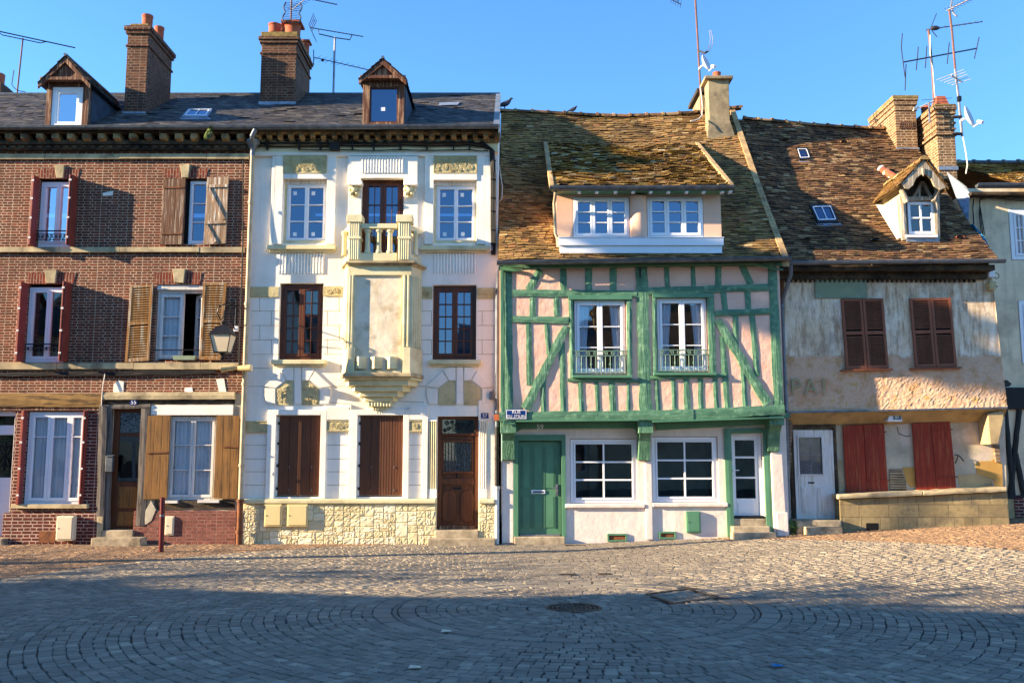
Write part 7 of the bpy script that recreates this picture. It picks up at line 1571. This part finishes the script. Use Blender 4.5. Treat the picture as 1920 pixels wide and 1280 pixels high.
# pigeons on the ridge : one skinned body each
def pigeon(label, px, py, face, s=1.0, tuck=False):
    o0 = P(px, py, YR); o0.z = trz(o0.x) + .09
    me = bpy.data.meshes.new('pigeon'); f = face
    pts = [((0, 0, .1), (.055, .06)), ((.07 * f, 0, .13), (.06, .062)), ((.12 * f, 0, .175), (.035, .035)), ((.14 * f, 0, .225), (.03, .03)), ((.165 * f, 0, .228), (.018, .018)), ((.195 * f, 0, .22), (.006, .006)), ((-.09 * f, 0, .07), (.045, .04)), ((-.17 * f, 0, .04), (.03, .014)), ((-.23 * f, 0, .015), (.026, .008)), ((.0, .025, .03), (.012, .012)), ((.01 * f, .025, 0), (.01, .01)), ((.0, -.025, .03), (.012, .012)), ((.01 * f, -.025, 0), (.01, .01))]
    if tuck: pts = [((x * .8, y, z * .8), r) for (x, y, z), r in pts]
    ed = [(0, 1), (1, 2), (2, 3), (3, 4), (4, 5), (0, 6), (6, 7), (7, 8), (0, 9), (9, 10), (0, 11), (11, 12)]
    me.from_pydata([tuple(V(p) * s) for p, _ in pts], ed, []); o = bpy.data.objects.new('pigeon', me); col.objects.link(o); o.location = o0; me.materials.append(W['pigeon'])
    k = o.modifiers.new('skin', 'SKIN'); sub = o.modifiers.new('sub', 'SUBSURF'); sub.levels = sub.render_levels = 2
    sl = me.skin_vertices[0].data if me.skin_vertices else None
    if sl is None:
        bm = bmesh.new(); bm.from_mesh(me); bm.verts.layers.skin.verify(); bm.to_mesh(me); bm.free(); sl = me.skin_vertices[0].data
    for i, (_, r) in enumerate(pts): sl[i].radius = (r[0] * s, r[1] * s)
    sl[0].use_root = True
    return tag(o, label, 'bird', 'pigeons on the tiled ridge')
pigeon('grey pigeon standing on the tiled ridge next to the white house roof, facing right', 946, 208, 1, 1.15); pigeon('dark pigeon huddled on the tiled ridge farther along from the white house', 1074, 216, 1, .8, True)

# ================================================================== street
xs = [-300, -120, -60] + [-30 + 1.0 * k for k in range(61)] + [60, 120, 300]; ys = [-300, -120, -60, -30, -10, 0] + [2 + .75 * k for k in range(29)] + [26, 30, 60, 120, 300]
m = MB(); m.add([(x, y, gz(x, y) - .011) for y in ys for x in xs], [(j * len(xs) + i, j * len(xs) + i + 1, (j + 1) * len(xs) + i + 1, (j + 1) * len(xs) + i) for j in range(len(ys) - 1) for i in range(len(xs) - 1)])
tag(m.build('ground', 'joint', smooth=True, recalc=False), None, None, kind='structure')
CC = G(1076, 1139); CX, CY, RR = CC.x, CC.y, 8.3
def sett(m, x, y, ux, uy, a, b, h=.0, tint=None, inset=.006, th=.014):
    j = ru(-.05, .05); ux, uy = ux - uy * j, uy + ux * j; a *= ru(.95, 1.01); b *= ru(.94, 1.01)
    vx, vy = -uy, ux; z = gz(x, y) + h; t = [ru(-.003, .003) for _ in range(4)]; vs = []
    for k, (s, q) in enumerate(((-1, -1), (1, -1), (1, 1), (-1, 1))): A, B = (a - inset) * s + ru(-.004, .004), (b - inset) * q + ru(-.004, .004); vs.append((x + ux * A + vx * B, y + uy * A + vy * B, z + t[k]))
    for s, q in ((-1, -1), (1, -1), (1, 1), (-1, 1)): vs.append((x + ux * a * s + vx * b * q, y + uy * a * s + vy * b * q, z - th))
    m.add(vs, [(0, 1, 2, 3), (4, 5, 1, 0), (5, 6, 2, 1), (6, 7, 3, 2), (7, 4, 0, 3)], tint or (rnd(), rnd(), rnd()))
def inview(x, y): return y > 2.5 and abs(x) < .62 * y + 3.2
SQ = [G(1213, 1113), G(1290, 1103), G(1343, 1120), G(1262, 1130)]
sqc = sum(SQ, V()) / 4
def insq(x, y, g=0):
    for i in range(4):
        a, b = SQ[i], SQ[(i + 1) % 4]; c = (b.x - a.x) * (y - a.y) - (b.y - a.y) * (x - a.x)
        s = (b.x - a.x) * (sqc.y - a.y) - (b.y - a.y) * (sqc.x - a.x)
        if c * (1 if s > 0 else -1) < -g * (b - a).length: return False
    return True
m = MB(); r = .38; YW = 19.36
while r < RR + .1:
    if 1.83 < r < 2.40: r = 2.435; continue
    pitch = (1.87 - .32) / 13 if r < 1.86 else ru(.112, .124); n = int(2 * pi * r / .125); ph = ru(0, 1)
    for k in range(n):
        a = 2 * pi * (k + ph + ru(-.08, .08)) / n; rj = r + ru(-.008, .008); x, y = CX + rj * cos(a), CY + rj * sin(a)
        if not inview(x, y) or y > YW or insq(x, y, .06): continue
        sett(m, x, y, -sin(a), cos(a), pi * r / n * .965, pitch * .49, ru(-.004, .004))
    r += pitch
# the foreground beyond the circle goes on in wider arcs
while r < 12.5:
    pitch = .118; n = int(2 * pi * r / .125); ph = rnd()
    for k in range(n):
        a = 2 * pi * (k + ph) / n; x, y = CX + r * cos(a), CY + r * sin(a)
        if y < 9.5 and inview(x, y): sett(m, x, y, -sin(a), cos(a), pi * r / n * .965, pitch * .49, ru(-.004, .004))
    r += pitch
tag(m.build('road', 'sett', tint=True, recalc=False), None, None, kind='structure')
m = MB()
for (ra, rb) in ((2.15, 2.37), (1.87, 2.08)):
    n = int(2 * pi * (ra + rb) / 2 / .33)
    for k in range(n):
        a = 2 * pi * k / n; r = (ra + rb) / 2; x, y = CX + r * cos(a), CY + r * sin(a)
        if not insq(x, y, .12): sett(m, x, y, -sin(a), cos(a), pi * r / n * .97, (rb - ra) / 2 * .97, ru(-.002, .002), inset=.006)
tag(m.build('paving_ring', 'paver', tint=True, recalc=False), None, None, kind='structure')
m = MB(); n = int(2 * pi * 2.115 / .12)
for k in range(n): a = 2 * pi * k / n; sett(m, CX + 2.115 * cos(a), CY + 2.115 * sin(a), -sin(a), cos(a), .055, .03, -.003, (.15, 0, rnd()))
n = int(2 * pi * RR / .22)
tag(m.build('dark_sett_ring', 'sett', tint=True, recalc=False), None, None, kind='structure')
m = MB()
for k in range(n):
    a = 2 * pi * k / n; x, y = CX + (RR + .16) * cos(a), CY + (RR + .16) * sin(a)
    if y > 9.5 and y < YW and inview(x, y): sett(m, x, y, -sin(a), cos(a), .105, .07, .0, (ru(.5, 1), 0, rnd()), .008)
tag(m.build('kerb_course', 'sett', tint=True, recalc=False), None, None, kind='structure')
# brown paving in scalloped rows
m = MB(); p_ = .098; row = 0; y0 = 8.5
while y0 < 20.9:
    x = -16.0
    while x < 15.5:
        u = (x / .98) % 1.0; yy = y0 + .30 * sqrt(max(0, 1 - (2 * u - 1) ** 2)); sl = -.30 * 2 * (2 * u - 1) / max(.25, sqrt(max(0, 1 - (2 * u - 1) ** 2))) / .98
        L = sqrt(1 + min(sl * sl, 4)); dx = p_ / L
        if (x - CX) ** 2 + (yy - CY) ** 2 > (RR + .28) ** 2 and yy > 9.6 and inview(x, yy) and yy < (19.36 if x < 5.6 else 19.62 if x < 10.4 else 20.95): sett(m, x, yy, 1 / L, max(-2, min(2, sl)) / L, p_ * .47, p_ * .46, ru(-.004, .004), inset=.007)
        x += dx
    y0 += p_ * .98; row += 1
tag(m.build('pavement', 'settbrown', tint=True, recalc=False), None, None, kind='structure')
# manhole and square cover
t = T('manhole_cover', 'round cast iron grating in the centre of the cobbled circle', 'manhole cover', (CX, CY, gz(CX, CY)))
z = gz(CX, CY); m = MB(); m.lathe([(.335, -.03), (.335, .008), (.3, .008), (.3, -.03)], (CX, CY, z), 40); m.build('frame', 'castiron', t)
m = MB()
for k in range(5): r = .05 + .052 * k; m.tube([(CX + r * cos(i / 40 * 2 * pi), CY + r * sin(i / 40 * 2 * pi), z - .004) for i in range(41)], .012, 5, False)
for k in range(8): a = k * pi / 4; m.tube([(CX, CY, z - .004), (CX + .3 * cos(a), CY + .3 * sin(a), z - .004)], .012, 5)
m.build('grating', 'castiron', t); m = MB(); m.lathe([(.299, -.03), (.299, -.026)], (CX, CY, z), 40); m.build('dark_shaft', 'dark', t)
t = T('square_cover', 'diamond set square cover with rusty rim, filled with cobbles', 'access cover', (sqc.x, sqc.y, gz(sqc.x, sqc.y))); m = MB()
for i in range(4):
    a, b = SQ[i], SQ[(i + 1) % 4]; d = (b - a).normalized(); nn = V((-d.y, d.x, 0)) * .022; m.prism([a + nn + V((0, 0, .006)), b + nn + V((0, 0, .006)), b - nn + V((0, 0, .006)), a - nn + V((0, 0, .006))], (0, 0, -.03))
m.build('rim', 'castiron', t); m = MB(); e1, e2 = (SQ[1] - SQ[0]), (SQ[3] - SQ[0]); n1, n2 = int(e1.length / .13), int(e2.length / .13); d1 = e1.normalized()
for i in range(n1):
    for j in range(n2): p = SQ[0] + e1 * (.06 + .88 * (i + .5) / n1) + e2 * (.06 + .88 * (j + .5) / n2); sett(m, p.x, p.y, d1.x, d1.y, e1.length * .88 / n1 * .46, e2.length * .88 / n2 * .46, ru(-.006, .004))
m.build('cobble_fill', 'sett', t, tint=True, recalc=False)
for (px, py, w) in ((1064, 1077, .13), (1134, 1076, .1), (1078, 1022, .2), (1180, 1027, .3)):
    p = G(px, py); m = MB(); m.box(p.x - w, p.x + w, p.y - .07, p.y + .07, p.z - .02, p.z + .012); tag(m.build('valve_cover', 'castiron', bevel=.006, origin=p), {1064: 'small iron valve cover in the grey setts, left of a close pair', 1134: 'small iron valve cover in the grey setts, right of a close pair', 1078: 'flat iron cover at the foot of the green door', 1180: 'wide rusty cover near the first cellar vent'}[px], 'valve cover', 'valve covers in the setts')
# scraps of litter
for (px, py, s, mt, lab) in ((777, 1253, .05, 'meter', 'pale scrap of paper lying on the shaded cobbles nearest the camera at left'), (836, 1185, .05, 'meter', 'pale leaf on the ring of flat pavers'), (1457, 1250, .05, 'tarp', 'small blue scrap on the shaded cobbles')):
    p = G(px, py); m = MB(); m.add([p + V((-s, -s * .7, .012)), p + V((s, -s, .02)), p + V((s * 1.1, s, .012)), p + V((-s * .8, s * .9, .024)), p + V((0, 0, .03))], [(0, 1, 4), (1, 2, 4), (2, 3, 4), (3, 0, 4)]); tag(m.build('litter', mt, origin=p), lab, 'litter')

# ================================================================== the other side of the square (some placed unseen to shade the street, some mirrored in the panes)
def plain_house(label, x0, x1, y0, y1, eave, ridge, wm, rm, along='x', nwin=3):
    t = T('facing_house', label, 'house', ((x0 + x1) / 2, (y0 + y1) / 2, 0), 'houses on the other side of the square')
    m = MB(); m.box(x0, x1, y0, y1, -.2, eave)
    if along == 'x': ym = (y0 + y1) / 2; m.prism([(x0 + .02, y0, eave), (x0 + .02, y1, eave), (x0 + .02, ym, ridge - .1)], (x1 - x0 - .04, 0, 0))
    else: xm = (x0 + x1) / 2; m.prism([(x0, y0 + .02, eave), (x1, y0 + .02, eave), (xm, y0 + .02, ridge - .1)], (0, y1 - y0 - .04, 0))
    m.build('wall', wm, t)
    m = MB()
    if along == 'x':
        for ya in (y0 - .4, y1 + .4): m.prism([(x0 - .15, ya, eave - .25), (x1 + .15, ya, eave - .25), (x1 + .15, ym, ridge), (x0 - .15, ym, ridge)], (0, 0, .12))
    else:
        for xx in (x0 - .4, x1 + .4): m.prism([(xx, y0 - .15, eave - .25), (xx, y1 + .15, eave - .25), (xm, y1 + .15, ridge), (xm, y0 - .15, ridge)], (0, 0, .12))
    m.build('roof', rm, t, tint=True)
    cx = x0 + (x1 - x0) * .25; cy = (y0 + y1) / 2; m = MB(); m.box(cx - .4, cx + .4, cy - .3, cy + .3, ridge - 1.2, ridge + 1.3); m.box(cx - .46, cx + .46, cy - .36, cy + .36, ridge + 1.3, ridge + 1.45); m.build('chimney', 'brick_chim', t, bevel=.02)
    for fl in range(max(1, int(eave / 3))):
        for k in range(nwin):
            xc = x0 + (x1 - x0) * (k + .5) / nwin; z0 = .9 + 2.9 * fl
            m = MB(); m.box(xc - .6, xc + .6, y1 + .002, y1 + .05, z0, z0 + 1.5); m.box(xc - .03, xc + .03, y1 + .061, y1 + .09, z0, z0 + 1.5); w = m.build('window', 'pvc', t); m = MB()
            for s in (-1, 1): m.box(xc + s * .3 - .22, xc + s * .3 + .22, y1 + .051, y1 + .06, z0 + .1, z0 + 1.4)
            m.build('pane', 'glass_sky', w)
    return t
def tree(label, x, y, h, r, n, grp='trees on the square', seed=1, lo=.35, span=.4):
    rs = random.Random(seed); t = T('tree', label, 'tree', (x, y, 0), grp); m = MB(); m.tube([(x, y, -.1), (x + .1, y, h * .25), (x, y + .1, h * .5), (x + .1, y, h * .75)], [.22, .18, .12, .05], 9); tips = []
    for k in range(11):
        a = k * 2.4; z = h * (lo + .05 + span * k / 11); L = r * rs.uniform(.5, .85); e = V((x + L * cos(a), y + L * sin(a), z + L * .5)); m.tube([(x, y, z), ((x + e.x) / 2, (y + e.y) / 2, (z + e.z) / 2 + .15), e], [.07, .045, .015], 6); tips.append(e)
    m.build('trunk', 'bark', t, smooth=True); m = MB(); cl = []
    for e in tips + [V((x, y, h * (lo + .05 + span)))]:
        for _ in range(4): cl.append((e + V((rs.gauss(0, .45), rs.gauss(0, .45), rs.gauss(0, .4))) * (r / 2.2), rs.uniform(.28, .6) * r / 2.2))
    for _ in range(n):
        c, q = rs.choice(cl); p = c + V((rs.gauss(0, q), rs.gauss(0, q), rs.gauss(0, q * .8))); d = V((rs.gauss(0, 1), rs.gauss(0, 1), rs.gauss(0, .6))).normalized(); w = d.orthogonal().normalized(); s = rs.uniform(.07, .15)
        m.add([p - d * s, p + w * s * .55, p + d * s, p - w * s * .55], [(0, 1, 2, 3)], (rs.random(), rs.random(), 0))
    m.build('crown', 'leaf', t, tint=True, recalc=False); return t
plain_house('grey rendered house facing the row from across the square, mirrored in the shop panes', -3, 4.5, -18, -10, 6.2, 9.2, 'neigh', 'slate')
plain_house('ochre house across the square, mirrored in the right upper window of the timber house', 4.8, 15, -19, -11, 7.6, 10.6, 'ochrepatch', 'tiledark')
plain_house('dark red brick house far left of the square, end of the row shading the cobbles', -42.5, -34.2, 2.0, 9.5, 6.0, 8.8, 'brick_pier', 'tiledark')
plain_house('brick house at the left of the square whose shadow falls over the cobbles', -34, -26.5, .8, 8.5, 6.0, 8.6, 'brick55', 'slate')
plain_house('cream house left of the square, second in the row that shades the cobbles', -26.3, -18.5, -.6, 7.6, 5.6, 8.2, 'cream', 'tiledark')
plain_house('white house left of the camera, last in the row that shades the cobbles', -18.3, -9.5, -5, 4.6, 6.4, 9.2, 'white', 'slate')
plain_house('long grey house beside the camera shading the foreground', -20, -9, -20, -5.4, 6.4, 9.6, 'neigh', 'slate')
tree('leafy tree left of the square mirrored in the brick house windows', -20, 5.2, 8.0, 2.0, 3000, seed=4)
tree('unseen tall slender tree whose crown is shaped to shade the peeling house', -14.5, 14.5, 11.3, .62, 1700, seed=9, lo=.84, span=.13)  # unseen occluder, crown sized to throw shade on the upper plaster
tree('unseen broad tree added before the brick house to dapple the cobbles', -24, 10.0, 7.6, 2.3, 900, seed=12)  # this and the next two: unseen trees added to streak the shadow edge
tree('unseen broad thin crowned tree added farther left to dapple the cobbles', -33, 10.6, 8.0, 2.4, 900, seed=21)
tree('unseen low tree added before the white house to dapple the cobbles', -13.5, 7.6, 6.6, 1.9, 800, seed=17)

# grey slab added before the ochre house so the lower panes mirror grey
for o_ in list(col.objects):
    if o_.get('label', '').startswith('ochre house across'):
        m = MB(); m.box(4.85, 14.95, -10.99, -10.86, -.1, 3.3); m.build('mirrored_grey_slab', 'neigh', o_)
# ------------------------------------------------------------------ pieces that stand apart become parts of their own
def split_apart(names, gap=.02):
    for o in [o for o in col.objects if o.type == 'MESH' and o.name.split('.')[0] in names]:
        me = o.data; n = len(me.vertices); par = list(range(n))
        def find(i):
            while par[i] != i: par[i] = par[par[i]]; i = par[i]
            return i
        for p in me.polygons:
            v = list(p.vertices)
            for q in v[1:]: par[find(q)] = find(v[0])
        isl = {}
        for i in range(n): isl.setdefault(find(i), []).append(i)
        bb = [[[min(me.vertices[i].co[k] for i in g) - gap, max(me.vertices[i].co[k] for i in g) + gap] for k in range(3)] + [set(g)] for g in isl.values()]
        ch = True
        while ch:
            ch = False
            for i in range(len(bb)):
                for j in range(i + 1, len(bb)):
                    if all(bb[i][k][0] <= bb[j][k][1] and bb[j][k][0] <= bb[i][k][1] for k in range(3)):
                        for k in range(3): bb[i][k] = [min(bb[i][k][0], bb[j][k][0]), max(bb[i][k][1], bb[j][k][1])]
                        bb[i][3] |= bb[j][3]; del bb[j]; ch = True; break
                if ch: break
        if not 2 <= len(bb) <= 12: continue
        tint = me.attributes.get('tint')
        for gi, g in enumerate(bb):
            ids = sorted(g[3]); mp = {v: k for k, v in enumerate(ids)}; nm = bpy.data.meshes.new(me.name)
            nm.from_pydata([tuple(me.vertices[i].co) for i in ids], [], [tuple(mp[v] for v in p.vertices) for p in me.polygons if p.vertices[0] in mp]); nm.materials.append(me.materials[0])
            if gi == 0: first = nm; continue
            c = o.copy(); c.data = nm; col.objects.link(c)
        o.data = first
split_apart({'lintel', 'raised_strip', 'dormer_verge', 'door_panel', 'window_head', 'drip_board', 'fascia_beam', 'window_ledge', 'wall_bracket', 'ledge', 'window_sill', 'pilaster_block', 'corner_strip', 'hinge', 'catch', 'door_head', 'sticker', 'plaster_patch', 'gable_strut', 'brace', 'reflector', 'shadow_gap', 'bargeboard', 'cheek'})

# ================================================================== light, sky, camera
SUN_AZ, SUN_EL = 77.5, 16.0           # degrees from the house-front normal towards the left; height
a, e = radians(SUN_AZ), radians(SUN_EL)
d = V((sin(a) * cos(e), cos(a) * cos(e), -sin(e)))        # travel of the light
su = bpy.data.lights.new('sun', 'SUN'); su.energy = 5.0; su.angle = radians(.53); su.color = (1, .79, .53)
so = bpy.data.objects.new('sun', su); col.objects.link(so); so.rotation_euler = d.to_track_quat('-Z', 'Y').to_euler(); so.location = (-20, -10, 20)
w = bpy.data.worlds.new('World'); scene.world = w; w.use_nodes = True; nt = w.node_tree; sky = nt.nodes.new('ShaderNodeTexSky'); sky.sky_type = 'NISHITA'; sky.sun_disc = False
sky.sun_elevation = e; sky.sun_rotation = -math.atan2(-d.x, -d.y); sky.altitude = 50; sky.air_density = 1.3; sky.dust_density = 0; sky.ozone_density = 8.0
bg = nt.nodes['Background']; bg.inputs[1].default_value = .105; nt.links.new(sky.outputs[0], bg.inputs[0])
cam = bpy.data.cameras.new('camera'); co = bpy.data.objects.new('camera', cam); col.objects.link(co); co.location = (0, 0, H); co.rotation_euler = (pi / 2 + PITCH, 0, 0)
cam.sensor_width = 36; cam.lens = 36 * F / 1920; cam.clip_end = 2000; scene.camera = co
vs_ = scene.view_settings; vs_.view_transform = 'Standard'; vs_.look = 'None'; vs_.exposure = 1.95; vs_.gamma = 1; vs_.use_curve_mapping = False
